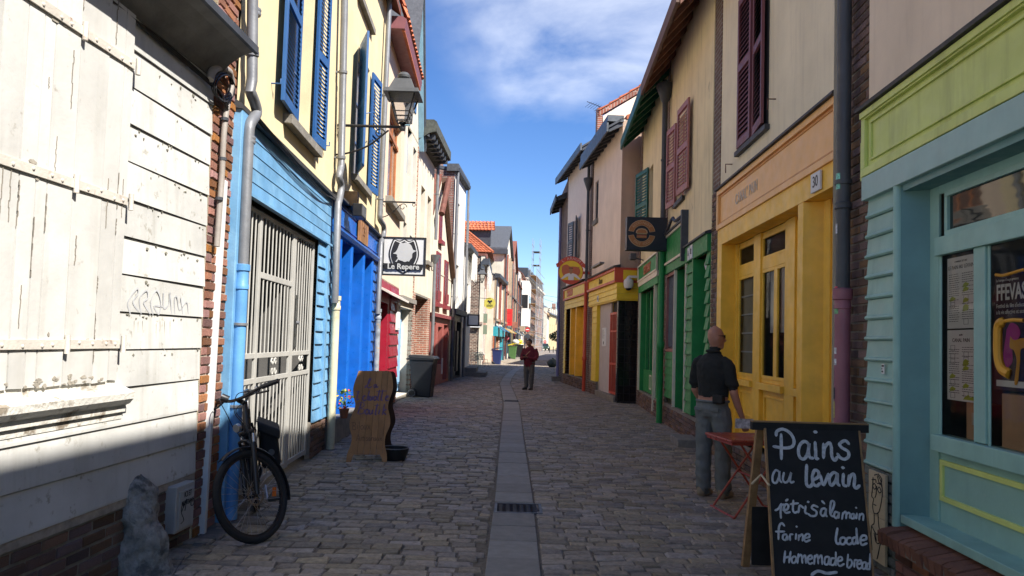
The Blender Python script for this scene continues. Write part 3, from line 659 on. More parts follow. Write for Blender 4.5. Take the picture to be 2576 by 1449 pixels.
# shopfront
b = MB(); b.box(U0, U1, -.02, .1, 3.08, 3.50); fs = b.build('fascia', M['blueB'], h)
b = MB(); b.box(U0+.1,U1-.12,-.035,-.02,3.16,3.18); b.box(U0+.1,U1-.12,-.035,-.02,3.42,3.44); b.box(U0+.1,U0+.12,-.035,-.02,3.18,3.42); b.box(U1-.14,U1-.12,-.035,-.02,3.18,3.42); b.build('fascia_moulding', M['blueB'], fs)
MB().prismx([(0,3.0),(-.07,3.0),(-.10,3.05),(-.10,3.075),(-.02,3.10),(0,3.10)], U0, U1-.05).build('cornice', M['blueB'], h)
MB().prismx([(.0,3.50),(-.10,3.50),(-.10,3.53),(0,3.58)], U0, U1).build('flashing', M['flash'], h)
pl = bx('plaque', mat('varnished_plank', (.30,.14,.05), .45, var=.35, scale=5), h, 2.15, 3.02, -.075, -.045, 3.12, 3.50, .004)
for k in range(4): MB().box(2.17+k*.21, 2.175+k*.21, -.078, -.074, 3.13, 3.49).build('groove', M['dark'], pl)
text('25', .22, mat('burnt_letter', (.12,.05,.02), .7), pl, (2.58,-.076,3.31), ext=.003, spacing=1.2)
# three tall recessed panels with fluted posts
rec = .30
us3 = [U0+.50, 1.80, 2.92, 3.86]
MB().box(U0+.5, 3.86, rec, rec+.06, .36, 3.0).build('door_panel', M['blueB'], h)
MB().box(U0+.5, 3.86, 0, rec, 2.985, 3.0).build('door_head', M['blueB'], h)
for u in us3:
    o = MB().box(u-.07, u+.07, -.03, rec, .34, 2.985).build('door_post', M['blueB'], h, bevel=.006)
    for k in (-1,0,1): MB().cyl((u+k*.04,-.03,.36),(u+k*.04,-.03,2.98), .015, 8).build('flute', M['blueB'], o)
MB().box(U0+.05, 4.0, -.05, .4, .0, .36).build('door_step', M['stone'], h, bevel=.01)
bricks(h, U0, U0+.42, 0, .45, y=.0, m=M['brickdull'], mm=M['mortardark'], proud=.02)
clap(h, U0, U0+.42, .45, 3.0, .165, M['blueL'], y=0, proud=.03)
clap(h, 3.95, U1, .36, 3.0, .19, M['blueB'], y=.0, proud=.035)
mbx = bx('mailbox', M['plastic'], h, 2.02, 2.80, rec-.10, rec, 1.55, 1.90, .006); MB().box(2.10,2.62,rec-.108,rec-.10,1.57,1.78).build('mailbox_door', mat('grey_mailbox', (.35,.35,.34), .5), mbx, bevel=.003); MB().box(2.16,2.46,rec-.112,rec-.106,1.80,1.83).build('mail_slot', M['black'], mbx)
# floodlights
fl = bx('floodlight', M['black'], h, 1.02, 1.42, -.30, -.16, 3.33, 3.52, .01)
for k in range(6): MB().box(1.05+k*.06, 1.062+k*.06, -.305, -.30, 3.35, 3.50).build('grille_bar', M['zinc'], fl)
MB().box(1.15,1.3,-.2,0,3.50,3.72).build('floodlight_bracket', M['wood'], fl)
f2 = bx('floodlight', M['black'], h, 4.45, 4.78, -.16, -.08, 3.20, 3.40, .008); MB().box(4.49,4.74,-.166,-.16,3.23,3.37).build('lamp_glass', glassmat('lamp_glass', (.25,.3,.35)), f2)
# cards and papers on the pier
for k, (u, z, w_, h_, c) in enumerate(((4.50,1.62,.25,.25,(.25,.42,.50)),(4.45,1.42,.26,.10,(.45,.5,.5)),(4.52,1.28,.22,.09,(.6,.6,.55)),(4.42,1.0,.30,.2,(.62,.66,.68)),(4.55,2.15,.16,.2,(.6,.62,.62)))):
    bx('postcard', mat('card%d' % k, c, .5, var=.45, scale=18, bump=0), h, u, u+w_, -.05, -.044, z, z+h_)
# downpipe between gate house and blue shop
def straightpipe(H, off, top, kn, mid, bot, r, m1, m2, mz):
    q = lambda p: (*[H.px(p[0], p[1], off)[0]], off, H.px(p[0], p[1], off)[1])
    pts = [q(top)]+smoothpts([q(k) for k in kn], 4)+[q(mid)]
    o = pipe(H, pts, r, m1, brackets=((0,.5),(0,.95)))
    a, bt = q(mid), q(bot); zb = .02
    MB().lathe([(r*1.08,zb),(r*1.08,a[2]-.1),(r*1.3,a[2]-.09),(r*1.3,a[2]-.04),(r*1.12,a[2]-.03),(r*1.12,a[2]+.03),(r*1.34,a[2]+.04),(r*1.34,a[2]+.1),(r,a[2]+.1)], (bt[0],off,0), 14).build('cast_iron_pipe', m2, o, smooth=True)
    return o
straightpipe(L2, -.10, (868,-60), [(858,420),(853,445),(858,465),(856,490),(850,515)], (842,762), (836,1000), .05, M['zinc'], mat('cream_iron_pipe', (.55,.52,.36), .5, var=.12, bump=.1, patch=.4, pcol=(.3,.24,.14)), 2.1)
straightpipe(L2, -.10, (982,-40), [(956,530),(956,552),(965,568),(965,590),(958,612)], (950,790), (945,950), .05, M['zinc'], mat('stickered_pipe', (.22,.24,.26), .5, var=.4, scale=9, bump=.1, patch=.8, pcol=(.38,.24,.1), pscale=8, pthr=.55), 2.1)
# flowers in a pot at the step
fp = empty('flower_pot', L2.world(1.2,-.12,.36), 0, 'small pot of yellow and red flowers on the step of the bright blue shop', 'flowers')
MB().lathe([(.05,0),(.075,.13),(.08,.14),(.07,.14)], (0,0,0), 12).build('pot', mat('terracotta', (.25,.09,.04), .8), fp, smooth=True)
lf = MB(); fl1 = MB(); fl2 = MB()
for k in range(90):
    a = random.uniform(0,6.28); rr = random.uniform(0,.15); zz = random.uniform(.14,.42); p = Vector((rr*math.cos(a), rr*math.sin(a), zz)); t = random.uniform(.02,.035)
    d1 = Vector((random.uniform(-1,1),random.uniform(-1,1),random.uniform(-.5,1))).normalized()*t; d2 = d1.orthogonal().normalized()*t*.6
    (lf if k % 3 else (fl1 if k % 2 else fl2)).quad(p-d1, p-d2, p+d1, p+d2)
lf.build('leaves', mat('flower_leaves', (.05,.11,.03), .7), fp); fl1.build('yellow_blooms', mat('yellow_bloom', (.6,.42,.03), .7), fp); fl2.build('red_blooms', mat('red_bloom', (.5,.03,.04), .7), fp)

# ---- L3 red shop, peach house
L3 = House('red_shop_house', (-2.66,14.6), (-2.78,18.1), 'peach house with crimson shopfront behind the black and white hanging sign'); h = L3.o
W3 = (.75, 2.85, 4.52, 6.5)
L3.wall('upper_wall', M['peach'], 0, 3.5, 2.75, 7.9, [W3], reveal=.22)
L3.body(M['peach'], 7, 7.9, 0, 3.5, roof=10.0, roofm=M['tile'], over=.35)
MB().prismx([(.0,7.75),(-.35,7.75),(-.38,7.95),(-.30,8.0),(0,8.0)], -.1, 3.55).build('eave_board', mat('dusky_red_eave', (.20,.07,.075), .55), h)
o = window(L3, *W3, .1, M['orangewood'], mat('amber_pane', (.16,.085,.05), .15, var=.3), 3, 1, fw=.09, mw=.08)
MB().box(.75,2.85,.06,.1,6.0,6.08).build('transom', M['orangewood'], h)
MB().box(.55,3.05,-.14,.05,4.36,4.50).build('window_sill', M['stone'], h, bevel=.01)
L3.wall('shop_wall', M['redshop'], 0, 3.5, .35, 2.78, [(.35,1.55,.35,2.3)], reveal=.25)
bx('shop_door', M['redshop'], h, .35, 1.55, .25, .29, .1, 2.3)
b = MB(); [b.box(.5,1.4,.235,.25,z,z+.6) for z in (.3,1.0,1.65)]; b.build('door_moulding', M['redshop'], h)
clap(h, 1.85, 3.45, .62, 2.7, .26, M['redshop'], y=0, proud=.04)
bricks(h, 1.6, 3.5, 0, .6, y=.0, m=M['brick'], mm=M['mortar'], proud=.012)
bx('menu_frame', M['plastic'], h, 2.75, 3.35, -.07, -.03, 1.75, 2.4, .006); b = MB(); [b.box(2.8+k*.14,2.9+k*.14,-.075,-.07,1.8,2.35) for k in range(4)]; b.build('menu_sheets', M['paper'], h)
MB().hexa(((.3,-.25,2.42),(3.5,-.25,2.42),(3.5,0,2.55),(.3,0,2.55),(.3,-.25,2.47),(3.5,-.25,2.47),(3.5,0,2.60),(.3,0,2.60))).build('canopy_strip', mat('pale_canopy', (.55,.50,.46), .7), h)
# ---- further houses on the left
def wins(H, lst, y=.1, rev=.2):
    for (u0, u1, z0, z1, fm, gm, nx, ny) in lst: window(H, u0, u1, z0, z1, y, fm, gm, nx, ny)
GD = M['glassdark']
white_f = mat('white_window_paint', (.62,.62,.6), .5, var=.08, bump=0)
bf = mat('blue_window_paint', (.05,.16,.36), .45, var=.1)
# L4 white gabled house, blue door
L4 = House('blue_door_house', (-2.78,18.1), (-2.74,20.4), 'narrow off-white gabled house with pale blue bargeboards and a light blue boarded door'); h = L4.o
hs = [(.45,1.1,5.75,6.95),(1.45,2.0,5.4,6.7),(1.35,2.0,3.3,4.3),(.3,.8,3.5,4.5)]
L4.wall('upper_wall', M['offwhite'], 0, 2.3, 2.55, 6.95, hs, reveal=.15)
wins(L4, [(*q, bf, mat('blue_pane', (.06,.16,.34), .2, var=.2), 1, 2) for q in hs])
MB().prism([(0,6.95),(2.3,6.95),(1.15,10.6)], 0, .2).build('gable', M['offwhite'], h)
L4.body(M['offwhite'], 7, 6.95, 0, 2.3, z0=0)
MB().prism([(-.15,6.8),(1.15,10.9),(2.45,6.8),(2.36,6.8),(1.15,10.72),(-.06,6.8)], -.14, .0).build('bargeboard', mat('pale_blue_bargeboard', (.20,.36,.46), .5, var=.15), h)
MB().prism([(-.15,6.82),(1.15,10.92),(2.45,6.82),(2.5,6.95),(1.15,11.1),(-.2,6.95)], -.2, 7).build('roof', M['slate'], h)
for k, (u0, z0, w_, h_) in enumerate(((.75,8.1,.3,.8),(1.25,7.6,.3,.8))): bx('window', bf, h, u0, u0+w_, -.03, 0, z0, z0+h_)
L4.wall('shop_wall', M['offwhite'], 0, 2.3, 0, 2.55, [(.12,2.2,.1,2.35)], reveal=.3)
MB().box(.12,.45,.05,.3,.1,2.35).build('door_post', mat('sky_blue_post', (.16,.34,.58), .4), h)
clap(h, .45, 2.2, .15, 2.35, .2, mat('sky_blue_board', (.26,.44,.66), .5, var=.1), y=.3, proud=.03)
dr = bx('door', MATS['sky_blue_post'], h, .9, 1.75, .22, .27, .35, 2.1)
for k in range(4): MB().box(.95+k*.2,1.12+k*.2,.2,.22,.4,2.05).build('door_plank', MATS['sky_blue_board'], dr)
MB().box(0,2.35,-.1,.02,2.5,2.62).build('ledge', M['stone'], h)
MB().box(2.2,2.34,-.02,.1,0,6.9).build('brick_strip', brickmat('brickstrip', (.30,.11,.06), (.2,.08,.05), (.36,.31,.25)), h)
# L5 cream, two tall blind windows over a brick recess
L5 = House('tall_window_house', (-2.74,20.4), (-2.62,23.6), 'cream house with two tall shaded blind windows above a brick recess'); h = L5.o
hs = [(.75,1.5,3.9,6.0),(2.0,2.75,3.95,5.95)]
L5.wall('upper_wall', M['offwhite'], 0, 3.2, 2.85, 7.35, hs, reveal=.3)
for q in hs: MB().box(q[0],q[1],.28,.3,q[2],q[3]).build('blind', mat('shaded_blind', (.20,.185,.16), .8, var=.12), h); MB().box(q[0]-.05,q[1]+.1,-.1,.05,q[2]-.12,q[2]).build('window_sill', M['stone'], h)  # shade of the deep reveal is put into the darker blind colour
L5.body(M['offwhite'], 7, 7.35, 0, 3.2, roof=9.4, roofm=M['slate'], over=.3)
MB().prismx([(.0,7.1),(-.3,7.3),(-.5,7.35),(-.5,7.62),(-.42,7.68),(0,7.68)], -.05, 3.3).build('gutter_box', mat('mossy_gutter', (.06,.065,.055), .8, var=.5, scale=8, bump=.4), h)
for k in range(7): MB().box(.1+k*.47,.2+k*.47,-.44,-.02,7.16,7.30).build('bracket', M['zincD'], h)
bm5 = brickmat('warm_brick', (.33,.115,.065), (.22,.085,.055), (.40,.34,.27))
MB().box(0,.35,-.01,.9,0,2.85).build('brick_pier', bm5, h); MB().box(2.75,3.2,-.01,.9,0,2.85).build('brick_pier', bm5, h)
MB().box(.35,2.75,.85,.9,0,2.85).build('brick_recess', bm5, h); MB().box(.35,2.75,0,.85,2.80,2.86).build('recess_soffit', M['stone'], h)
bm5y = brickmat('warm_brick_return', (.33,.115,.065), (.22,.085,.055), (.40,.34,.27), 'yz')
MB().box(2.745,2.75,0,.84,0,2.8).build('brick_return', bm5y, h)
pts = [(3.15,-.12,7.2),(3.15,-.12,4.75)]; dp = pipe(L5, pts, .05, M['zinc'], brackets=((0,.4),))
MB().lathe([(.05,3.95),(.07,4.0),(.17,4.22),(.18,4.25),(.16,4.25)], (3.15,-.12,0), 12).build('hopper', M['zinc'], dp, smooth=True); MB().cyl((3.15,-.12,0),(3.15,-.12,4.0), .055, 12).build('downpipe', M['zinc'], dp, smooth=True)
# L6 gabled, red windows, pinkish red shop
L6 = House('gabled_red_window_house', (-2.62,23.6), (-2.33,28.0), 'cream gabled house with tall dark red windows and a dusky red shopfront'); h = L6.o
hs = [(1.0,1.75,2.85,4.45),(2.75,3.45,2.85,4.35),(1.35,1.75,5.0,5.9)]
poly = [(0,2.3),(4.4,2.3),(4.4,3.9),(1.55,7.05),(.35,5.75),(0,5.4)]
b = MB(); b.prism(poly, 0.02, .25); 
rw = mat('dark_red_window', (.19,.03,.035), .5, var=.1)
b.build('gable_wall', M['offwhite'], h)
for q in hs:
    o = MB().box(q[0]-.06,q[1]+.06,-.02,.02,q[2]-.06,q[3]+.06).build('window', rw, h)
    MB().box(q[0]+.04,q[1]-.04,-.024,-.018,q[2]+.04,q[3]-.04).build('pane', mat('dark_red_pane', (.10,.025,.03), .25), o); MB().box((q[0]+q[1])/2-.02,(q[0]+q[1])/2+.02,-.035,-.024,q[2],q[3]).build('mullion', rw, o)  # dark red is the base colour of the pane
    MB().box(q[0]-.14,q[1]+.14,-.12,.0,q[2]-.2,q[2]-.07).build('sill', rw, o)
    if q[2] < 3:
        for k in range(5): MB().tube([(q[0]+.02+k*(q[1]-q[0])/5,-.08,q[2]),(q[0]+.06+k*(q[1]-q[0])/5,-.08,q[2]+.35)], .012, 5).build('railing', rw, o)
MB().prism([(4.5,3.75),(1.55,7.0),(.2,5.55),(.1,5.65),(1.55,7.25),(4.6,3.88)], .02, 7).build('roof', M['tileD'], h)
for k in range(8):
    t = k/8; MB().cyl((.2+1.3*t,-.24,5.62+1.42*t),(.2+1.3*(t+.13),-.24,5.62+1.42*(t+.13)), .10, 8).build('verge_tile', mat('dull_red_verge', (.13,.05,.035), .8, var=.3), h)
MB().prism([(4.52,3.68),(1.55,6.93),(1.55,7.12),(4.60,3.82)], -.16, .02).build('bargeboard', mat('brown_bargeboard', (.13,.075,.05), .8, var=.2), h)
L6.body(M['offwhite'], 7, 3.8, 0, 4.4)
ps = mat('dusky_red_shop', (.30,.085,.07), .5, var=.12)
L6.wall('shop_wall', ps, 0, 4.4, 0, 2.33, [(.5,1.3,.05,2.1),(1.75,2.6,.7,2.0),(3.0,3.9,.1,2.1)], reveal=.2)
MB().box(.5,1.3,.2,.24,.05,2.1).build('door', M['rededge'], h); MB().box(1.75,2.6,.2,.22,.7,2.0).build('pane', GD, h); MB().box(3.0,3.9,.2,.24,.1,2.1).build('door', M['rededge'], h)
MB().box(-.02,4.42,-.14,.02,2.3,2.42).build('ledge', M['rededge'], h); MB().box(2.9,4.0,-.06,.0,1.65,1.72).build('rail', ps, h); bx('letter_box', M['plastic'], h, 2.66, 2.86, -.03, 0, .35, .9)
pipe(L6, [(4.38,-.12,7.8),(4.38,-.12,0)], .055, M['zinc'], brackets=((0,.5),(0,.75)))
bx('awning_board', M['black'], h, 4.0, 4.42, -.35, -.28, .4, 1.9)
# L7 tall white house, black windows, dark shop
L7 = House('tall_white_house', (-2.33,28.0), (-2.1,31.3), 'tall narrow white house with black framed windows over a black shopfront'); h = L7.o
hs = [(.75,1.6,5.2,7.0),(1.0,1.85,2.95,4.55)]
L7.wall('upper_wall', M['palewhite'], 0, 3.3, 2.65, 8.0, hs, reveal=.15)
wins(L7, [(*q, M['black'], GD, 1, 2) for q in hs])
L7.body(brickmat('side_brick', (.20,.07,.05), (.15,.06,.045), (.28,.24,.2), 'yz'), 7, 8.0, 0, 3.3, roof=8.5, roofm=M['slate'], over=.1)
MB().box(-.1,3.4,-.15,.3,8.0,8.28).build('slate_band', M['slate'], h)
MB().prismx([(.0,7.95),(-.18,8.0),(-.2,8.12),(0,8.15)], -.05, 3.35).build('gutter', M['zincD'], h)
ch = MB().box(.05,.85,.6,1.4,7.8,8.9).build('chimney', brickmat('chimney_brick', (.22,.075,.05), (.16,.06,.045), (.3,.25,.2)), h)
L7.wall('shop_wall', mat('black_green_shop', (.016,.02,.02), .4, var=.3), 0, 3.3, 0, 2.67, [(.3,1.4,.5,2.3),(1.8,3.0,.1,2.3)], reveal=.2)
MB().box(.3,1.4,.18,.2,.5,2.3).build('pane', GD, h); MB().box(1.8,3.0,.18,.2,.1,2.3).build('door', M['black'], h)
pipe(L7, [(.05,-.12,8),(.05,-.12,0)], .05, M['zinc'], brackets=((0,.3),(0,.6))); pipe(L7, [(3.25,-.12,8),(3.25,-.12,0)], .05, M['zinc'], brackets=((0,.3),(0,.6)))
MB().box(.02,3.28,-.22,0,2.55,2.75).build('cornice', M['zincD'], h)
# L8 lower white house with icicle lights
L8 = House('icicle_lights_house', (-2.1,31.3), (-1.95,34.6), 'low white rendered house with white icicle lights on its eave and a tiled lower wall'); h = L8.o
hs = [(1.4,2.2,2.75,4.1)]
L8.wall('upper_wall', M['palewhite'], 0, 3.3, 2.3, 5.6, hs, reveal=.15); wins(L8, [(*hs[0], M['black'], GD, 1, 2)])
L8.body(M['palewhite'], 7, 5.6, 0, 3.3, roof=7.0, roofm=M['slate'], over=.25)
MB().prismx([(.0,5.4),(-.28,5.5),(-.3,5.68),(0,5.7)], -.05, 3.4).build('gutter', M['zincD'], h)
def icicles(parent, u0, u1, y, z, n, ln, name='icicle_lights'):
    b = MB()
    for k in range(n):
        u = random.uniform(u0, u1); yy = y+random.uniform(-.06,.06); l = random.uniform(.3,1)*ln
        b.tube([(u,yy,z-l*t/6+random.uniform(-.02,.02)) if t else (u,yy,z) for t in range(7)], .012, 3)
    o = b.build(name, mat('white_string_lights', (.66,.64,.58), .6, var=.1, bump=0), parent); o['kind'] = 'stuff'
icicles(h, 1.6, 3.3, -.2, 5.5, 140, 1.25)
L8.wall('shop_wall', mat('white_tiles', (.55,.55,.56), .4, var=.1), 0, 3.3, 0, 2.32, [(.3,1.3,.4,2.1)], reveal=.2)
MB().box(.3,1.3,.18,.2,.4,2.1).build('door', M['black'], h)
clap(h, 1.4, 3.3, .35, 2.25, .19, mat('white_clapboard', (.58,.58,.6), .5, var=.06), y=0, proud=.03)
sgn = bx('shop_sign_box', mat('dark_sign', (.05,.05,.055), .5), h, 2.0, 2.25, -.55, -.02, 2.2, 2.75, .01); MB().box(1.98,2.0,-.5,-.08,2.27,2.68).build('sign_face', M['paper'], sgn)
pipe(L8, [(.1,-.12,7),(.1,-.12,0)], .045, M['zinc'])
MB().tube([(2.7,0,3.55),(2.7,-1.0,3.5)], .012, 5).build('sign_bracket', M['black'], h)
st = empty('doorstep', L8.world(1.9,-.42,0), 0, 'dark stone doorstep of two treads jutting into the street below the white clapboards', 'doorstep')
MB().box(-.45,.55,-1.2,1.0,0,.19).build('tread', M['stone'], st, bevel=.015); MB().box(-.45,.12,-1.15,1.0,.19,.38).build('tread', M['stone'], st, bevel=.015)
# L9 dark brick house whose side wall faces the camera
L9 = House('brick_side_house', (-6.5,48.0), (-1.98,48.0), 'old dark brick house whose blank side wall faces up the street behind the green chairs'); h = L9.o
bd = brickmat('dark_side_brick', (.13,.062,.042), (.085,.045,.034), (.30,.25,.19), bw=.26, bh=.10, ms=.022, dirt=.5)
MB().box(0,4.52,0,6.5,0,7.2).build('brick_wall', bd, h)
MB().prismx([(-.1,7.1),(-.1,7.25),(3.2,7.6),(6.6,7.3),(6.6,7.1)], -.1, 4.7).build('roof', M['tileD'], h)
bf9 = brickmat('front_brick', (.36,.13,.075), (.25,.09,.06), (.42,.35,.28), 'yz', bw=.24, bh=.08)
fw = MB().box(4.52,4.60,.0,6.5,0,7.1).build('front_wall', bf9, h)
for (y0, z0, y1, z1) in ((.9,3.4,1.9,5.2),(3.6,3.4,4.6,5.2),(1.2,.2,2.4,2.4),(3.8,.6,5.2,2.4)):
    o = MB().box(4.60,4.64,y0,y1,z0,z1).build('window', white_f, fw); MB().box(4.64,4.65,y0+.1,y1-.1,z0+.1,z1-.1).build('pane', GD, o)
MB().box(3.4,4.62,-.32,.0,2.62,2.78).build('awning', mat('faded_awning', (.30,.22,.18), .8), h); MB().box(2.9,4.5,-.25,-.2,2.42,2.5).build('tube_lamp', M['plastic'], h)
MB().box(4.4,4.66,-.06,.1,0,7.1).build('corner_strip', M['offwhite'], h)
for z in (2.0,2.75): bx('menu_board', mat('menu_green', (.16,.2,.14), .6, var=.3, scale=20), h, 4.64, 4.9, .3, .9, z, z+.6)
MB().prismx([(-.3,6.5),(-.3,6.9),(6.5,6.9),(6.5,6.5)], 4.55, 4.95).build('gutter_box', M['zincD'], h)
b = MB()
for k in range(150):
    y = random.uniform(.2,6.2); l = random.uniform(.3,1)*1.5; b.tube([(4.85+random.uniform(-.06,.1),y,6.5-l*t/5) for t in range(6)], .012, 3)
o = b.build('icicle_lights', MATS['white_string_lights'], h); o['kind'] = 'stuff'
# L10 teal shop
L10 = House('teal_shop_house', (-1.34,54.5), (-.77,62.0), 'cream house with a turquoise shop surround beyond the dark brick side wall'); h = L10.o
hs = [(1.2,2.2,3.1,5.3),(4.6,5.6,3.1,5.3)]
L10.wall('upper_wall', M['offwhite'], 0, 7.5, 2.6, 6.4, hs, reveal=.15); wins(L10, [(*q, rw, GD, 2, 2) for q in hs])
L10.body(M['offwhite'], 6, 6.4, 0, 7.5, roof=7.6, roofm=M['slate'], over=.3)
MB().prismx([(.0,6.2),(-.4,6.3),(-.42,6.55),(0,6.6)], -.1, 7.6).build('eave_box', M['zincD'], h)
tl = mat('turquoise_paint', (.03,.30,.36), .4, var=.1)
MB().box(0,7.5,-.25,.0,1.95,2.65).build('fascia', tl, h); MB().box(5.6,7.5,-.1,.1,0,1.95).build('pilaster', tl, h); MB().box(0,.5,-.1,.1,0,1.95).build('pilaster', mat('terracotta_paint', (.36,.12,.06), .6), h)
L10.wall('shop_wall', bf9, .5, 5.6, 0, 1.95, [(1.8,4.6,.5,1.9)], reveal=.2); MB().box(1.8,4.6,.15,.2,.5,1.9).build('pane', mat('yellowish_pane', (.30,.22,.1), .3), h)
# red hipped roof house standing behind
RR = House('red_roof_house', (-9.0,56.0), (-2.3,56.0), 'house with a bright orange-red hipped tile roof rising behind the dark brick side wall'); h = RR.o
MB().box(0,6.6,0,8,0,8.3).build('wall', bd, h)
def tile_slope(parent, p0, p1, p2, p3, rows, cols, m, name='roof_tiles'):
    """p0 p1 eave left/right, p2 p3 ridge right/left; rows of rounded pantiles"""
    p0, p1, p2, p3 = map(Vector, (p0, p1, p2, p3)); nrm = (p1-p0).cross(p3-p0).normalized(); b = MB()
    for r in range(rows):
        t0, t1 = r/rows, (r+1.12)/rows
        a0, a1 = p0.lerp(p3, t0), p1.lerp(p2, t0); c0, c1 = p0.lerp(p3, min(t1,1.02)), p1.lerp(p2, min(t1,1.02))
        n = max(2, int(cols*((a1-a0).length)/((p1-p0).length)))
        for k in range(n):
            l0, l1 = a0.lerp(a1, k/n), a0.lerp(a1, (k+.96)/n); u0, u1 = c0.lerp(c1, k/n), c0.lerp(c1, (k+.96)/n)
            hh = .45*(l1-l0).length; lift = .035
            q = [l0+nrm*lift, l0.lerp(l1,.3)+nrm*(lift+hh*.45), l0.lerp(l1,.7)+nrm*(lift+hh*.4), l1+nrm*(lift-.005)]
            e = [u0, u0.lerp(u1,.3)+nrm*hh*.45, u0.lerp(u1,.7)+nrm*hh*.4, u1]
            b.add(q+e+[l0,l1], [(0,1,5,4),(1,2,6,5),(2,3,7,6),(8,9,3,2,1,0)])
    o = b.build(name, m, parent); o['kind'] = 'stuff'; return o
tile_slope(h, (-.2,-.3,8.25),(7.4,-.3,8.25),(5.1,2.4,10.3),(-.2,2.4,10.3), 11, 30, M['tile'])
MB().add([(7.4,-.3,8.25),(7.4,8,8.25),(5.1,5,10.3),(5.1,2.4,10.3),(-.2,5,10.3),(-.2,2.4,10.3)], [(0,1,2,3),(3,2,4,5)]).build('roof', M['tile'], h)
MB().tube([(7.45,-.32,8.3),(5.1,2.4,10.38),(-.2,2.4,10.38)], .11, 8).build('hip_tiles', M['tile'], h)
MB().prism([(-2,10.0),(2.2,10.1),(4.6,9.6),(1.0,12.1),(-2,12.6)], 4.5, 5).build('rear_roof', M['tileD'], h)
MB().box(3.2,4.0,-1.5,-.6,6.8,9.0).build('chimney', bd, h)
tile_slope(L3.o, (-.05,-.36,8.0),(3.55,-.36,8.0),(3.55,.55,10.9),(-.05,.55,10.9), 12, 16, M['tile'], 'mansard_tiles')
# L11 front gabled slate house
def gable_house(name, A, B, label, wm, rm, ze, zr, depth=7, holes=(), gw=None, shop=None):
    H = House(name, A, B, label); L = H.L
    H.wall('wall', wm, 0, L, 0, ze, holes, reveal=.15)
    MB().prism([(0,ze),(L,ze),(L/2,zr)], 0, .2).build('gable', gw or wm, H.o)
    H.body(wm, depth, ze)
    MB().prism([(-.2,ze-.15),(L/2,zr+.02),(L+.2,ze-.15),(L+.2,ze+.05),(L/2,zr+.25),(-.2,ze+.05)], -.25, depth).build('roof', rm, H.o)
    wins(H, [(*q, white_f, GD, 2, 2) for q in holes]); return H
L11 = gable_house('slate_gable_house', (-.77,62.0), (-.2,70.3), 'tall cream gabled house with a slate roof and red tiled dormer', M['offwhite'], M['slate'], 9.4, 11.7, holes=[(1,2.2,6.5,8.5),(5.5,6.7,6.5,8.5),(1,2.2,3.4,5.6),(5.5,6.7,3.4,5.6),(2.8,5,.2,2.6)])
dm = MB().box(-.1,.25,1.2,3.4,9.6,11.0).build('dormer', M['zincD'], L11.o); tile_slope(dm, (-.45,.8,10.9),(-.45,3.8,10.9),(1.2,3.6,11.9),(1.2,1.0,11.9), 4, 10, M['tile'], 'dormer_tiles')
MB().box(-.35,0,-.3,4,8.9,9.3).build('eave_box', M['zincD'], L11.o)
L12 = gable_house('pink_brick_house', (-.2,70.3), (.35,80.0), 'pinkish brick house with a brown tiled gable roof past the slate gabled house', brickmat('pink_brick', (.36,.18,.125), (.28,.135,.095), (.40,.34,.28)), M['tileD'], 9.0, 11.6, holes=[(1.5,2.8,5.8,8),(6.5,7.8,5.8,8),(1.5,2.8,3.2,5),(6.5,7.8,3.2,5),(3.5,5.5,.2,2.6)])
L13 = House('pale_street_house', (.35,80.0), (.97,92.0), 'brown brick house far down the left side before the white oriel'); h = L13.o
hs = [(1.5,2.8,5.4,7.2),(5,6.3,5.4,7.2),(9,10.3,5.4,7.2),(1.5,2.8,3,4.6),(5,6.3,3,4.6),(9,10.3,3,4.6),(1,4,.3,2.4),(7,9,.1,2.4)]
L13.wall('wall', brickmat('brown_street_brick', (.24,.13,.09), (.18,.10,.07), (.34,.29,.24)), 0, 12, 0, 8.2, hs, reveal=.15); L13.body(M['offwhite'], 7, 8.2, roof=10, roofm=M['tileD']); wins(L13, [(*q, rw, GD, 2, 2) for q in hs])
L14 = House('white_oriel_house', (.97,92.0), (1.8,105.0), 'white house with a boxy projecting oriel window beside the scaffolding'); h = L14.o
L14.wall('wall', M['palewhite'], 0, 13, 0, 10.2, [(1,3,.3,3)], reveal=.15); L14.body(M['palewhite'], 7, 10.2, roof=13, roofm=M['tileD'])
orl = MB().box(2,9,-1.0,0,3.6,9.4).build('oriel', M['palewhite'], h)
for z in (5.9,): MB().box(1.98,2.0,-.9,-.1,z,z+1.7).build('side_window', M['black'], orl); MB().box(3,8,-1.03,-1.0,z,z+1.7).build('window', GD, orl)
# L15 long brick building and the scaffolding
L15 = House('long_brick_building', (1.8,105.0), (5.7,139.0), 'long pink brick building with many tall windows behind the scaffolding'); h = L15.o
hs = [(1.5+i*3.0, 2.7+i*3.0, z, z+2.0) for i in range(11) for z in (1.0,4.2,7.4)]
L15.wall('wall', MATS['pink_brick'], 0, L15.L, 0, 10.6, hs, reveal=.25); wins(L15, [(*q, white_f, GD, 2, 3) for q in hs])
L15.body(MATS['pink_brick'], 9, 10.6, roof=13.2, roofm=M['slate'], over=.4); MB().prismx([(0,10.3),(-.5,10.5),(-.5,10.8),(0,10.8)], 0, L15.L).build('cornice', M['offwhite'], h)
for i in range(9): MB().box(2+i*3.6,3.4+i*3.6,-.1,1.4,10.8,12.4).build('dormer', M['zincD'], h)
for i in range(12): MB().box(.6+i*3,1.0+i*3,-.12,0,0,10.3).build('pilaster', MATS['pink_brick'], h)
sc = empty('scaffolding', L15.world(0,-1.6,0), L15.o.rotation_euler.z, 'tall galvanised tube scaffolding standing against the long brick building', 'scaffolding')
galv = mat('galvanised_tube', (.42,.42,.42), .45, metal=.5, var=.15)
tubeme = MB().cyl((0,0,0),(0,0,1), .035, 6).mesh('standard', galv)
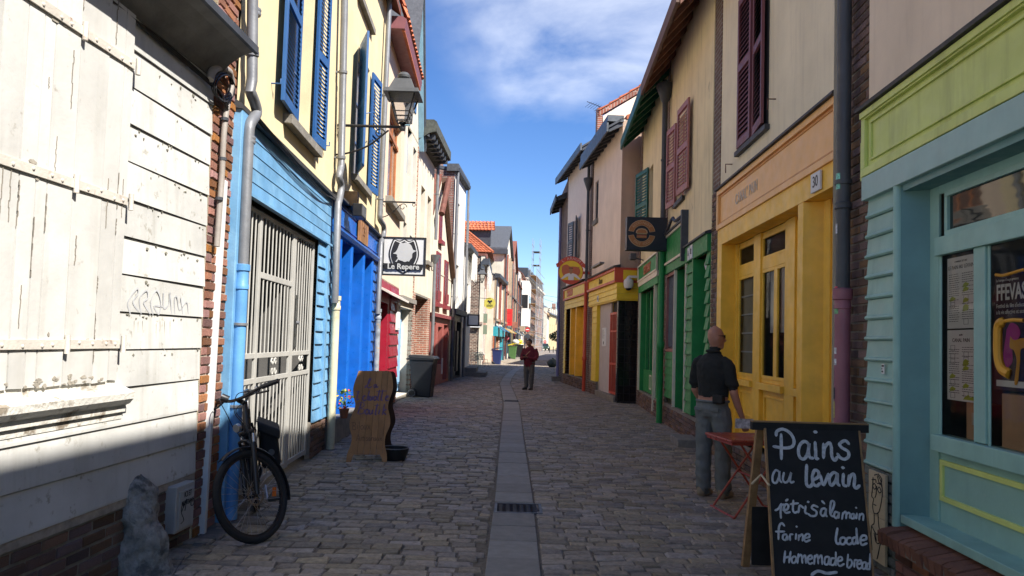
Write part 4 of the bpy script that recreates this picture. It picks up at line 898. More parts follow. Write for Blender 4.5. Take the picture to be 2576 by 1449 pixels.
for i in range(8):
    for y in (0,1.1):
        top = 17.0 if 2 <= i <= 3 else 12.6-.3*i
        inst(tubeme, 'standard', sc, (i*2.2,y,0), (0,0,0), (1,1,top))
for lv in range(8):
    z = 2.0*lv+1.0; n = 7 if z < 12 else 0
    if n:
        for y in (0,1.1): inst(tubeme, 'ledger', sc, (0,y,z), (0,rad(90),0), (1,1,2.2*n)); inst(tubeme, 'guard_rail', sc, (0,y,z+1), (0,rad(90),0), (1,1,2.2*n))
        MB().box(0,2.2*n,.1,1.0,z+.04,z+.09).build('platform', M['wood'], sc)
    else:
        for y in (0,1.1): inst(tubeme, 'ledger', sc, (3.4,y,z), (0,rad(90),0), (1,1,4.0)); inst(tubeme, 'guard_rail', sc, (3.4,y,z+1), (0,rad(90),0), (1,1,4.0))
        MB().box(4.4,6.6,.1,1.0,z+.04,z+.09).build('platform', M['zincD'], sc)
for i in range(7): MB().cyl((i*2.2,0,1+2*(i%4)),(i*2.2+2.2,0,3+2*(i%4)), .03, 6).build('brace', galv, sc); MB().cyl((i*2.2+2.2,0,5+2*(i%3)),(i*2.2,0,7+2*(i%3)), .03, 6).build('brace', galv, sc)
# far houses past the crossing
def far_house(name, A, B, label, wm, rm, ze, zr, nw, rows, depth=9):
    H = House(name, A, B, label); L = H.L
    hs = [((i+.5)*L/nw-.5, (i+.5)*L/nw+.5, 1.0+3.0*r, 2.9+3.0*r) for i in range(nw) for r in range(rows)]
    H.wall('wall', wm, 0, L, 0, ze, hs, reveal=.2); wins(H, [(*q, white_f, GD, 2, 2) for q in hs]); H.body(wm, depth, ze, roof=zr, roofm=rm, over=.4)
    for i in range(nw-1): MB().box((i+1)*L/nw-.7,(i+1)*L/nw+.7,.3,1.8,ze,ze+1.5).build('dormer', M['offwhite'], H.o)
    MB().box(L-1.5,L-.6,2,3,zr-1,zr+1.0).build('chimney', MATS['pink_brick'], H.o); return H
far_house('red_base_house', (7.4,155), (8.6,170), 'pale house with a curved brown roof and dark red ground floor past the crossing', M['offwhite'], M['tileD'], 7.5, 11, 3, 2)
far_house('ochre_house', (8.6,170), (14.2,205), 'ochre stone house with dormers at the far end of the street', mat('ochre_stone', (.52,.40,.22), .85, var=.12), M['slate'], 8.4, 11.5, 7, 2)
far_house('slate_mansard_house', (13.6,215), (34,214), 'pinkish house with a grey slate roof closing the far end of the street', MATS['pink_brick'], M['slate'], 6.2, 10.5, 6, 2)
b = MB()
for (a, c) in (((5.6,140,10),(15,150,9.2)),((5.6,140,10.6),(16,135,10.2)),((9,170,9.3),(14,120,12.0))):
    tag(MB().tube(smoothpts([a, ((a[0]+c[0])/2,(a[1]+c[1])/2,(a[2]+c[2])/2-.5), c], 8), .025, 4).build('overhead_wire', M['black']), {10:'lower black wire sagging across the far street', 10.6:'upper black wire crossing the far street from the brick building', 9.3:'slanting black wire beyond the long brick building'}[a[2]], 'wire', 'overhead wires')

for H_, us_ in ((L10,(.1,7.4)),(L11,(.2,8.1)),(L12,(.2,9.5)),(L13,(.3,6.2,11.7)),(L14,(.2,12.7)),(L15,(.2,17,34))):
    for u_ in us_: pipe(H_, [(u_,-.15,9.0 if H_ is not L10 else 6.3),(u_,-.15,0)], .07, M['zincD'])
for H_, cols in ((L11,((.10,.03,.03),(.05,.10,.12))),(L12,((.25,.2,.1),(.16,.03,.03))),(L13,((.03,.08,.13),(.3,.27,.22)))):
    for k_, c_ in enumerate(cols):
        u_ = .6+k_*(H_.L/2); w_ = H_.L/2-1.0; m_ = mat('far_shop_%s_%d' % (H_.o.name, k_), c_, .5, var=.15)
        sf = MB().box(u_,u_+w_,-.12,0,2.5,3.05).build('shop_fascia', m_, H_.o); MB().box(u_,u_+.3,-.10,0,0,2.5).build('shop_pier', m_, H_.o); MB().box(u_+w_-.3,u_+w_,-.10,0,0,2.5).build('shop_pier', m_, H_.o); MB().box(u_+.3,u_+w_-.3,-.04,0,.5,2.5).build('shop_glass', GD, H_.o)

# string courses, pilasters, awnings and projecting boards that break up the far facades
rf = random.Random(11)
cl_b = [mat('far_trim_%d' % k, c, .75, var=.2) for k, c in enumerate(((.28,.12,.08),(.40,.34,.26),(.12,.10,.09),(.22,.07,.05),(.33,.25,.17)))]
for H_, top in ((L10,6.2),(L11,9.2),(L12,8.8),(L13,8.0),(L14,10),(L15,10.2)):
    n_ = int(H_.L/2.6)
    for k_ in range(n_+1):
        u_ = min(H_.L-.3, k_*H_.L/n_); MB().box(u_,u_+.28,-rf.uniform(.08,.2),0,2.9,top).build('pilaster', rf.choice(cl_b), H_.o)
    for z_ in (3.1,5.9):
        if z_ < top-.5: MB().box(0,H_.L,-rf.uniform(.12,.22),0,z_,z_+.18).build('string_course', rf.choice(cl_b), H_.o)
    for k_ in range(n_):
        u_ = (k_+.5)*H_.L/n_
        if rf.random() < .6: MB().hexa(((u_-.7,-.75,2.3),(u_+.7,-.75,2.3),(u_+.7,0,2.75),(u_-.7,0,2.75),(u_-.7,-.75,2.36),(u_+.7,-.75,2.36),(u_+.7,0,2.81),(u_-.7,0,2.81))).build('awning', mat('awning_%d' % rf.randint(0,4), ((.3,.05,.05),(.05,.12,.2),(.35,.3,.22),(.08,.08,.08),(.4,.25,.05))[rf.randint(0,4)], .7), H_.o)
        elif rf.random() < .6: MB().box(u_,u_+.08,-.7,-.1,2.9,3.5).build('projecting_board', rf.choice(cl_b), H_.o)
# ================================================================== RIGHT SIDE
M['teal'] = mat('teal_paint', (.27,.47,.41), .45, var=.13, scale=3, bump=.06, streak=.32, scol=(.15,.27,.24), patch=.6, pcol=(.36,.5,.44), pscale=9, pthr=.66, rnd=.04)
M['tealD'] = mat('blue_teal_panel', (.11,.25,.25), .45, var=.1, bump=.05)
M['lime'] = mat('lime_green_paint', (.58,.66,.20), .5, var=.1, scale=3, bump=.1, streak=.4, scol=(.17,.2,.06))
M['yellow'] = mat('ochre_yellow_paint', (.86,.50,.05), .42, var=.12, bump=.08, streak=.25, scol=(.5,.28,.03), patch=.5, pcol=(.6,.36,.08), pscale=8, pthr=.66)
M['apricot'] = mat('apricot_paint', (.86,.48,.17), .45, var=.06, bump=.05)
M['green'] = mat('deep_green_paint', (.016,.22,.055), .55, var=.16, bump=.06, rnd=.05)
M['creamtrim'] = mat('cream_trim_paint', (.68,.62,.47), .5, var=.1, bump=.05)
M['maroon'] = mat('maroon_shutter_paint', (.17,.055,.06), .5, var=.12, bump=.08)
M['brickred'] = mat('faded_red_shutter_paint', (.33,.135,.115), .55, var=.15, bump=.08)
M['greenS'] = mat('green_shutter_paint', (.012,.10,.065), .5, var=.12, bump=.05)
M['barY'] = mat('bar_yellow_paint', (.75,.52,.03), .45, var=.08, bump=.05, rnd=.04)
M['barR'] = mat('bar_red_paint', (.52,.075,.04), .45, var=.08, bump=.04)
M['brickbrown'] = mat('brown_old_brick', (.20,.115,.075), .92, var=.3, scale=30, bump=.6, bscale=60, rnd=.4, rhue=.02)
def frame(b, u0, u1, z0, z1, w_, y0, y1): b.box(u0,u1,y0,y1,z0,z0+w_); b.box(u0,u1,y0,y1,z1-w_,z1); b.box(u0,u0+w_,y0,y1,z0+w_,z1-w_); b.box(u1-w_,u1,y0,y1,z0+w_,z1-w_); return b
def rafters(H, u0, u1, zw, ze, over, m, n, rm):
    b = MB(); b.hexa(((u0,0,zw),(u1,0,zw),(u1,-over,ze),(u0,-over,ze),(u0,0,zw+.06),(u1,0,zw+.06),(u1,-over,ze+.06),(u0,-over,ze+.06))); b.build('soffit', m, H.o)
    for k in range(n):
        u = u0+.1+k*(u1-u0-.2)/(n-1); MB().hexa(((u-.05,-.01,zw-.16),(u+.05,-.01,zw-.16),(u+.05,-over+.03,ze-.09),(u-.05,-over+.03,ze-.09),(u-.05,-.01,zw),(u+.05,-.01,zw),(u+.05,-over+.03,ze),(u-.05,-over+.03,ze))).build('rafter_end', m, H.o)
    MB().box(u0-.03,u1+.03,-over-.05,-over+.0,ze-.10,ze+.14).build('fascia_board', rm, H.o)
# ---- R0 teal shop
R0 = House('teal_shop', (2.70,5.6), (2.26,-2.4), 'beige house with lime green and teal shopfront, nearest on the right'); h = R0.o
R0.wall('upper_wall', mat('warm_beige_render', (.78,.64,.46), .85, var=.10, scale=1.2, bump=.2, bscale=50, streak=.25, scol=(.34,.27,.2)), 0, 8, 3.38, 6.8)
R0.body(M['beigeR'], 7, 6.8, -.72, 8, roof=8.9, roofm=M['tileD'], over=.36, z0=0)
bricks(h, -.62, .0, 0, 4.62, y=.05, m=M['brickbrown'], mm=M['mortardark'], proud=.012, jit=.007)
MB().box(-.72,0,.08,.3,4.6,6.5).build('brick_strip_top', brickmat('brick_strip_R', (.15,.085,.055), (.11,.06,.045), (.2,.18,.15)), h)
MB().prismx([(.0,3.38),(-.10,3.385),(-.105,3.41),(0,3.46)], -.02, 8).build('flashing', M['flash'], h)
MB().box(0,8,-.03,0,2.88,3.38).build('fascia_panel', M['lime'], h)
b = MB(); frame(b, 0, 8, 2.882, 3.378, .06, -.06, -.03); b.box(.0,8,-.075,-.06,3.33,3.378); b.build('fascia_frame', M['lime'], h, bevel=.004)
frame(MB(), .12, 8, 2.985, 3.285, .018, -.047, -.03).build('fascia_moulding', M['lime'], h, bevel=.004)
MB().box(-.035,0.02,-.05,.05,2.86,3.16).build('end_block', M['lime'], h, bevel=.004)
MB().box(0,8,-.055,.12,2.70,2.878).build('teal_beam', mat('grey_teal_beam', (.33,.50,.46), .5, var=.08, bump=.05, streak=.1), h, bevel=.005)
# boards with rounded lower bead
bme = MB().prismx([(0,0),(-.030,0),(-.040,.012),(-.036,.026),(-.024,.032),(-.022,.045),(-.012,.150),(0,.150)], .03, .50).mesh('board', M['teal'])
for k in range(13): inst(bme, 'board', h, (0, random.uniform(-.002,.002), .72+k*.153))
MB().box(.0,.5,0,.05,.0,2.7).build('board_backing', M['teal'], h)
MB().cyl((.535,-.02,.36),(.535,-.02,2.70), .034, 12).build('round_post', M['teal'], h, smooth=True)
MB().hexa(((.57,-.02,.36),(.66,.13,.36),(.66,.16,.36),(.55,.03,.36),(.57,-.02,2.70),(.66,.13,2.70),(.66,.16,2.70),(.55,.03,2.70))).build('splayed_panel', M['tealD'], h)
MB().box(.6,8,-.02,.15,2.655,2.70).build('head_reveal', M['tealD'], h)
Y0 = .13
wf = empty('shop_window', (0,0,0)); wf.parent = h
def wb(nm, u0, u1, z0, z1, y0=Y0, y1=Y0+.02, m=None, bev=.005): return MB().box(u0,u1,y0,y1,z0,z1).build(nm, m or M['teal'], wf, bevel=bev)
wb('frame_post', .64, .77, .46, 2.66); wb('frame_head', .77, 3, 2.60, 2.66); wb('transom', .77, 3, 2.19, 2.31, Y0-.03); wb('frame_mullion', 1.19, 1.31, 1.04, 2.19, Y0-.012, Y0+.018); wb('frame_rail', .77, 3, .93, 1.035, Y0-.05, Y0+.07); wb('lower_panel', .77, 3, .46, .93, Y0+.012, Y0+.05); wb('frame_sill', .60, 3, .42, .475, -.03, .25)
frame(MB(), .86, 3, 2.31, 2.60, .035, Y0-.012, Y0+.012).build('light_frame', M['teal'], wf, bevel=.003)
wb('frame_bead', .77, .80, 1.03, 2.19, Y0+.0, Y0+.012); wb('frame_bead', 1.17, 1.19, 1.03, 2.19, Y0+.0, Y0+.012); wb('frame_bead', 1.31, 1.335, 1.03, 2.19, Y0+.0, Y0+.012)
frame(MB(), .79, 2.6, .615, .875, .032, Y0-.005, Y0+.02).build('lime_border', M['lime'], wf, bevel=.003)
for (u0, u1, z0, z1) in ((.80,1.17,1.035,2.19),(1.335,3,1.035,2.19),(.895,3,2.345,2.565)): MB().quad((u0,Y0+.008,z0),(u1,Y0+.008,z0),(u1,Y0+.008,z1),(u0,Y0+.008,z1)).build('pane', M['glassclear'], wf)
# dim interior
b = MB(); y1 = 2.2; b.quad((.6,y1,0),(4,y1,0),(4,y1,2.9),(.6,y1,2.9)); b.quad((.6,.22,0),(.6,y1,0),(.6,y1,2.9),(.6,.22,2.9)); b.quad((.6,.17,.3),(4,.17,.3),(4,y1,.3),(.6,y1,.3)); b.quad((.6,.22,2.75),(.6,y1,2.75),(4,y1,2.75),(4,.22,2.75)); b.quad((4,.22,0),(4,.22,2.9),(4,y1,2.9),(4,y1,0)); b.build('interior', mat('dim_shop_interior', (.16,.145,.12), .9, var=.2), h)
card = mat('brown_cardboard', (.46,.28,.16), .8, var=.12, scale=8, bump=.1)
def box_thing(label, u, y, z, w_, d_, h_):
    e = empty('cardboard_box', R0.world(u,y,z), h.rotation_euler.z, label, 'box', 'cardboard boxes in the teal shop window')
    MB().box(0,w_,0,d_,0,h_).build('carton', card, e, bevel=.006); MB().box(w_*.3,w_*.7,-.003,0,h_*.55,h_*.8).build('tape', mat('box_tape', (.45,.38,.3), .4), e)
box_thing('brown cardboard box standing below the colourful poster in the teal window', 1.36, .18, .98, .85, .4, .36)
box_thing('tall brown cardboard box leaning behind the handwritten sheets', .98, .19, .96, .22, .12, .30)
# sheets taped inside the glass
ink = mat('black_ink', (.03,.03,.03), .8, var=0, bump=0); grn = mat('green_marker', (.35,.42,.05), .8, bump=0)
for k, (z0, z1) in enumerate(((1.715,2.165),(1.265,1.705))):
    e = empty('paper_sheet', R0.world(.845,Y0+.018,z0), h.rotation_euler.z, ('upper handwritten bread sheet taped inside the teal window', 'lower handwritten bread sheet taped inside the teal window')[k], 'paper sheet', 'handwritten sheets in the teal window')
    W_, Hh = .315, z1-z0
    MB().box(0,W_,-.001,.001,0,Hh).build('sheet', M['paper'], e)
    text(('LE PAIN AU LEVAIN','CANAL PAIN')[k], .034, ink, e, (W_/2,-.0015,Hh-.065), ext=.0005, name='heading'); text(('COMMENT EST FAIT','qualite')[k], .016, ink, e, (W_/2,-.0015,Hh-.03), ext=.0005, name='heading')
    b = MB(); g2 = MB(); z = Hh-.11
    while z > .03:
        for (a, c) in ((.02,.14),(.17,.30)):
            if random.random() < .75:
                x = a
                while x < c-.01:
                    l = random.uniform(.008,.028); b.box(x, min(x+l,c), -.002, -.001, z, z+.0035); x += l+.006
            elif random.random() < .6: frame(b, a+.02, a+.07, z-.02, z+.015, .002, -.002, -.001)
            else: g2.prism([(a+.01,z-.02),(a+.06,z-.015),(a+.08,z),(a+.04,z+.012),(a+.015,z)], -.002, -.001)
        z -= .0135
    if k: g2.prism([(.18,.012),(.30,.012),(.295,.035),(.26,.03),(.24,.045),(.21,.032)], -.002, -.001)
    b.build('handwriting', ink, e); g2.build('marker_drawing', grn, e)
# colourful festival poster
e = empty('poster', R0.world(1.352,Y0+.018,1.36), h.rotation_euler.z, 'dark plum festival poster with orange and magenta figure in the teal window', 'poster')
MB().box(0,.62,-.001,.001,0,.66).build('sheet', mat('plum_poster', (.045,.018,.025), .5, var=.1, bump=0), e)
orm = mat('poster_orange', (.62,.30,.02), .5, var=.08, bump=0); mag = mat('poster_magenta', (.42,.03,.24), .5, var=.1, bump=0)
text('FFEVAS', .125, M['paper'], e, (.02,-.002,.545), ext=.0006, align='LEFT', sx=.68, bold=.003); text("La Fabrique d'images presente", .021, M['paper'], e, (.02,-.002,.618), ext=.0005, align='LEFT', sx=.8)
text("Festival du film d'education", .034, M['paper'], e, (.02,-.002,.472), ext=.0005, align='LEFT', sx=.8); text('a la vie affective et sexuelle', .034, M['paper'], e, (.02,-.002,.437), ext=.0005, align='LEFT', sx=.8)
def blob(pts, m, y, nm): P = smoothpts([(x,y,z) for x,z in pts]+[(pts[0][0],y,pts[0][1])], 5); MB().prism([(p.x,p.z) for p in P[:-1]], y-.001, y).build(nm, m, e)
MB().tube(smoothpts([(.27,-.002,.385),(.16,-.002,.39),(.06,-.002,.37),(.045,-.002,.28),(.05,-.002,.18),(.08,-.002,.12),(.15,-.002,.09)]), [.012]*10+[.03]*27, 8).build('orange_arm', orm, e)
blob([(.12,.34),(.16,.375),(.22,.355),(.24,.31),(.20,.27),(.17,.24),(.17,.16),(.12,.13),(.09,.18),(.10,.25),(.11,.29)], mag, -.004, 'magenta_figure')
blob([(.155,.30),(.19,.28),(.26,.29),(.33,.28),(.32,.24),(.25,.23),(.24,.16),(.22,.05),(.19,.045),(.21,.16),(.19,.22),(.15,.24)], orm, -.006, 'orange_figure')
MB().box(.02,.60,-.003,-.001,.02,.055).build('logo_strip', M['paper'], e); MB().tube(smoothpts([(.02,-.003,.655),(.1,-.003,.645),(.3,-.003,.66),(.6,-.003,.655)]), .010, 6).build('orange_arm', orm, e)
# rowlock brick sill and brick plinth
ms = brickmesh(mat('sill_brick', (.22,.10,.066), .92, var=.25, scale=24, bump=.5, bscale=60, rnd=.16))
MB().box(.53,2.6,-.135,.08,.27,.352).build('sill_mortar', M['mortardark'], h)
for k in range(27): inst(random.choice(ms), 'brick', h, (.565+k*.075, -.03+random.uniform(-.006,.006), .335+random.uniform(-.005,.005)), (rad(12),0,0), (.064,.24,.10))
bricks(h, .50, 2.6, 0, .28, y=.0, m=M['brick'], mm=M['mortardark'], proud=.02)
bricks(h, .0, .50, 0, .72, y=-.0, m=mat('grey_painted_brick', (.17,.19,.18), .9, var=.25, bump=.5, rnd=.2), mm=M['mortardark'], proud=.02)
e = empty('tile_plaque', R0.world(.14,-.035,.07), h.rotation_euler.z, 'cream tile plaque with a black line drawn face on the wall under the teal boards', 'tile plaque')
for k in range(4): bx('tile', mat('cream_tile', (.50,.42,.27), .4, var=.08, rnd=.06), e, 0, .27, -.012, .006, k*.158, k*.158+.154, .002)
b = MB(); FC = [[(.08,.58),(.07,.50),(.06,.44),(.09,.43),(.08,.40),(.075,.37),(.10,.33),(.17,.35),(.21,.42),(.23,.50),(.21,.57),(.15,.61),(.10,.60)],[(.07,.52),(.10,.54),(.13,.52),(.10,.50),(.07,.52)],[(.15,.51),(.18,.53),(.21,.505),(.18,.49),(.15,.51)],[(.06,.56),(.12,.57),(.13,.55)],[(.15,.55),(.20,.56),(.22,.54)],[(.14,.53),(.13,.47),(.11,.44)],[(.09,.39),(.13,.39)],[(.15,.60),(.19,.55),(.22,.59),(.16,.62)],[(.16,.35),(.18,.25),(.22,.22)],[(.10,.33),(.10,.26),(.06,.23),(.05,.16)],[(.06,.23),(.14,.19),(.22,.23),(.21,.16),(.14,.13),(.10,.19)],[(.12,.20),(.14,.14)],[(.16,.21),(.17,.15)],[(.19,.22),(.19,.15)],[(.05,.16),(.07,.06)],[(.21,.16),(.17,.06),(.15,.02)],[(.02,.22),(.04,.14)],[(.03,.19),(.05,.12)]]
for ln in FC: b.tube(smoothpts([(x,-.013,z) for x, z in ln], 5), .0042, 4)
b.build('drawn_face', ink, e)
stk = bx('sticker', M['paper'], h, .315, .355, -.035, -.031, 1.40, 1.47); [MB().box(.32+.012*(i%3),.329+.012*(i%3),-.0365,-.035,1.41+.02*(i//3),1.422+.02*(i//3)).build('sticker_print', ink, stk) for i in (0,1,3,6,7,8)]
# downpipe in front of the brick strip: grey above, pink cast iron with stickers below
dpx = -.42; q = R0.px(2127,0,-.06); q2 = R0.px(2116,1000,-.06); dpu = (q[0]+q2[0])/2
pz = R0.px(2120,728,-.06)[1]
dp = pipe(R0, [(dpu+.0,-.06,6.4),(dpu,-.06,pz)], .055, mat('dark_grey_pipe', (.075,.078,.08), .5, var=.15, streak=.2, scol=(.14,.14,.14)), brackets=((0,.80),))
MB().lathe([(.058,-.03),(.066,-.02),(.060,0),(.066,.02),(.058,.03)], (dpu,-.06,R0.px(2122,518,-.06)[1]), 16).build('collar', MATS['dark_grey_pipe'], dp, smooth=True)
MB().lathe([(.06,.02),(.06,pz-.16),(.066,pz-.155),(.066,pz-.13),(.062,pz-.12),(.062,pz-.09),(.074,pz-.08),(.076,pz+.0),(.06,pz+.01)], (dpu,-.06,0), 16).build('pink_iron_pipe', mat('dusty_pink_iron', (.30,.115,.14), .5, var=.15, bump=.1, patch=.5, pcol=(.2,.16,.14), pscale=8, pthr=.64), dp, smooth=True)
for k, (z, hh, c, an) in enumerate(((2.86,.13,(.2,.55,.42),.2),(2.50,.08,(.5,.5,.52),-.2),(2.02,.05,(.6,.08,.1),.0),(1.85,.08,(.15,.35,.15),.1),(1.53,.05,(.6,.6,.6),-.1),(1.44,.05,(.62,.62,.62),-.1),(1.17,.09,(.02,.02,.02),-.35),(1.02,.13,(.55,.47,.12),-.35),(.86,.12,(.3,.25,.1),.1),(.67,.13,(.6,.6,.6),-.25),(.52,.06,(.55,.08,.08),-.25))):
    b = MB(); R_ = .0565 if z > pz else .0615; n = 6
    for i in range(n):
        a0, a1 = -rad(90)+an-.55+1.1*i/n, -rad(90)+an-.55+1.1*(i+1)/n
        b.quad((dpu+R_*math.cos(a0),-.06+R_*math.sin(a0),z),(dpu+R_*math.cos(a1),-.06+R_*math.sin(a1),z),(dpu+R_*math.cos(a1),-.06+R_*math.sin(a1),z+hh),(dpu+R_*math.cos(a0),-.06+R_*math.sin(a0),z+hh))
    b.build('sticker', mat('sticker%d' % k, c, .45, var=.55, scale=55, bump=0), dp)
# ---- R1 yellow shop
R1 = House('yellow_shop', (2.98,11.2), (2.83,6.35), 'pale beige house with ochre yellow bakery front and apricot fascia between two brick strips'); h = R1.o
V0, V1 = .62, 4.85
R1.wall('upper_wall', M['beigeR'], V0, V1, 3.80, 7.0, []); R1.body(M['beigeR'], 7, 7.0, .2, V1, roof=9, roofm=M['tileD'], over=.4)
bricks(h, .22, .62, 0, 3.9, y=-.01, m=M['brickbrown'], mm=M['mortardark'], proud=.012, jit=.006); MB().box(.22,.62,-.012,.1,3.9,7).build('brick_strip_top', MATS['brick_strip_R'], h)
MB().prismx([(.0,3.80),(-.09,3.80),(-.09,3.825),(0,3.86)], V0, V1).build('flashing', M['flash'], h)
MB().box(V0,V1,-.02,0,3.23,3.80).build('fascia_panel', M['apricot'], h); frame(MB(), V0, V1, 3.232, 3.798, .07, -.055, -.02).build('fascia_frame', M['apricot'], h, bevel=.005)
frame(MB(), V0+.09, V1, 3.32, 3.71, .014, -.03, -.02).build('fascia_moulding', mat('orange_moulding', (.60,.26,.05), .45), h)
text("CANAL' PAIN", .20, mat('faded_white_letter', (.60,.52,.42), .6), h, (2.0,-.024,3.50), ext=.003, sx=.72, spacing=1.15)
rc = .19
R1.wall('lintel', M['yellow'], V0, V1, 3.02, 3.232, y=-.03); MB().box(V0,V1,-.03,rc,3.005,3.02).build('lintel_soffit', M['yellow'], h)
MB().box(V0,.86,-.03,rc,.34,3.005).build('jamb', M['yellow'], h, bevel=.006); MB().box(3.86,4.02,-.03,rc,.0,3.005).build('pier', M['yellow'], h, bevel=.012); MB().box(4.02,V1,rc+.0,rc+.05,.0,3.005).build('door_plane', M['yellow'], h)
MB().hexa(((4.02,-.02,0),(4.10,rc-.01,0),(4.14,rc-.01,0),(4.02,.1,0),(4.02,-.02,3.0),(4.10,rc-.01,3.0),(4.14,rc-.01,3.0),(4.02,.1,3.0))).build('door_reveal', M['yellow'], h)
wf = empty('shop_window', (0,0,0)); wf.parent = h
def yb(nm, u0, u1, z0, z1, y0=rc, y1=rc+.06, bev=.005, m=None): return MB().box(u0,u1,y0,y1,z0,z1).build(nm, m or M['yellow'], wf, bevel=bev)
for u0, u1 in ((.86,.97),(1.74,2.02),(2.93,3.24),(3.62,3.86)): yb('frame_post', u0, u1, .34, 3.0, rc-.03, rc+.025)
for u0, u1 in ((.97,1.74),(2.02,2.93),(3.24,3.62)):
    yb('frame_head', u0, u1, 2.95, 3.0); yb('transom', u0, u1, 2.53, 2.66, rc-.01); yb('frame_sill', u0, u1, 1.06, 1.14, rc-.07, rc+.06); yb('frame_bead', u0, u1, 1.14, 1.19); yb('lower_panel', u0, u1, .34, 1.06, rc+.02)
    frame(MB(), u0+.1, u1-.1, .66, .99, .025, rc+.0, rc+.02).build('panel_moulding', M['yellow'], wf, bevel=.004)
    for z0, z1 in ((1.19,2.53),(2.66,2.95)): MB().quad((u0,rc+.012,z0),(u1,rc+.012,z0),(u1,rc+.012,z1),(u0,rc+.012,z1)).build('pane', M['glassclear'], wf)
    frame(MB(), u0, u1, 1.19, 2.53, .04, rc-.008, rc+.022).build('casement', M['yellow'], wf, bevel=.003); frame(MB(), u0, u1, 2.66, 2.95, .035, rc-.008, rc+.022).build('casement', M['yellow'], wf, bevel=.003)
yb('frame_mullion', 2.49, 2.61, 1.19, 2.53, rc-.01, rc+.022)
b = MB(); y1 = 1.9; b.quad((.7,y1,0),(4.8,y1,0),(4.8,y1,3),(.7,y1,3)); b.quad((.7,.3,0),(.7,y1,0),(.7,y1,3),(.7,.3,3)); b.quad((4.8,.3,0),(4.8,.3,3),(4.8,y1,3),(4.8,y1,0)); b.quad((.7,.3,2.98),(.7,y1,2.98),(4.8,y1,2.98),(4.8,.3,2.98)); b.quad((.7,.3,.2),(4.8,.3,.2),(4.8,y1,.2),(.7,y1,.2)); b.build('interior', MATS['dim_shop_interior'], h)
cur = mat('pale_curtain', (.62,.62,.58), .85, var=.08)
MB().box(2.20,2.93,.235,.245,1.75,2.5).build('blind', cur, h); MB().box(.97,1.74,.25,.26,1.19,2.53).build('net_curtain', mat('net_curtain', (.36,.33,.24), .9, var=.15), h)
for z in (1.5,1.75,2.0,2.25): MB().box(.97,1.74,.225,.25,z,z+.02).build('shelf', cur, h)
# door on the near side
yb('door_frame', 4.20, 4.26, 0, 2.95, rc-.02); yb('door_rail', 4.26, 4.85, 2.38, 2.48, rc-.02); 
MB().quad((4.26,rc-.006,.2),(4.85,rc-.006,.2),(4.85,rc-.006,2.38),(4.26,rc-.006,2.38)).build('door_pane', GD, wf); MB().quad((4.26,rc-.006,2.48),(4.85,rc-.006,2.48),(4.85,rc-.006,2.95),(4.26,rc-.006,2.95)).build('door_pane', GD, wf)
for fl_ in range(3): MB().cyl((4.14+.03*fl_,rc-.03,0),(4.14+.03*fl_,rc-.03,3.0), .014, 8).build('flute', M['yellow'], wf)
bricks(h, V0, 4.0, 0, .335, y=.0, m=M['brickdull'], mm=M['mortardark'], proud=.025)
npl = bx('number_plate', M['paper'], h, 4.27, 4.50, -.055, -.035, 3.03, 3.21, .003); text('30', .15, mat('dark_digit', (.05,.04,.03), .6), npl, (4.385,-.056,3.12), ext=.002, sx=.9)
# closed maroon shutters
MB().box(1.58,2.80,-.01,.0,4.1,6.2).build('window_recess', M['dark'], h)
shutter(R1, 1.60, 4.16, 6.15, .58, 1, 0, M['maroon'], y=-.012, pitch=.062, rails=(.53,)); shutter(R1, 2.78, 4.16, 6.15, .58, -1, -6, M['maroon'], y=-.05, pitch=.062, rails=(.53,))
MB().box(1.55,2.85,-.06,0,4.07,4.13).build('window_sill', M['flash'], h)
for u, z in ((1.25,4.05),(3.05,4.35)): MB().tube([(u,0,z),(u,-.09,z),(u,-.09,z-.12)], .008, 6).build('shutter_hook', mat('rusty_iron', (.12,.06,.04), .8), h)
# ---- R2 green bar, near bay
R2 = House('green_bar', (3.15,15.1), (2.97,11.35), 'stained yellow house with faded red shutters over a deep green bar front'); h = R2.o
V1 = 4.10
W_ = (1.05, 1.75, 4.30, 5.85)
R2.wall('upper_wall', M['yellowR'], .0, V1, 3.2, 7.55, [W_], reveal=.12); MB().box(W_[0],W_[1],.10,.12,W_[2],W_[3]).build('closed_shutter', M['brickred'], h)
R2.body(M['yellowR'], 7, 7.5, 0, V1, roof=10, roofm=M['tileD'], over=.05)
rafters(R2, -.05, V1+.05, 7.50, 6.86, .55, mat('reddish_brown_soffit', (.20,.10,.07), .8, var=.25), 8, mat('brown_fascia_board', (.16,.10,.075), .75, var=.2))
shutter(R2, 1.76, 4.28, 5.86, .78, 1, -4, M['brickred'], y=-.11, pitch=.06); shutter(R2, 1.03, 4.28, 5.86, .62, -1, 6, M['brickred'], y=-.02, pitch=.06)
MB().box(.95,1.9,-.06,.02,4.20,4.28).build('window_sill', M['flash'], h)
bricks(h, -.25, .10, 0, 3.2, y=-.01, m=M['brickbrown'], mm=M['mortardark'], proud=.012)
MB().box(-.22,.05,-.012,.1,3.2,7.4).build('brick_strip_top', MATS['brick_strip_R'], h)
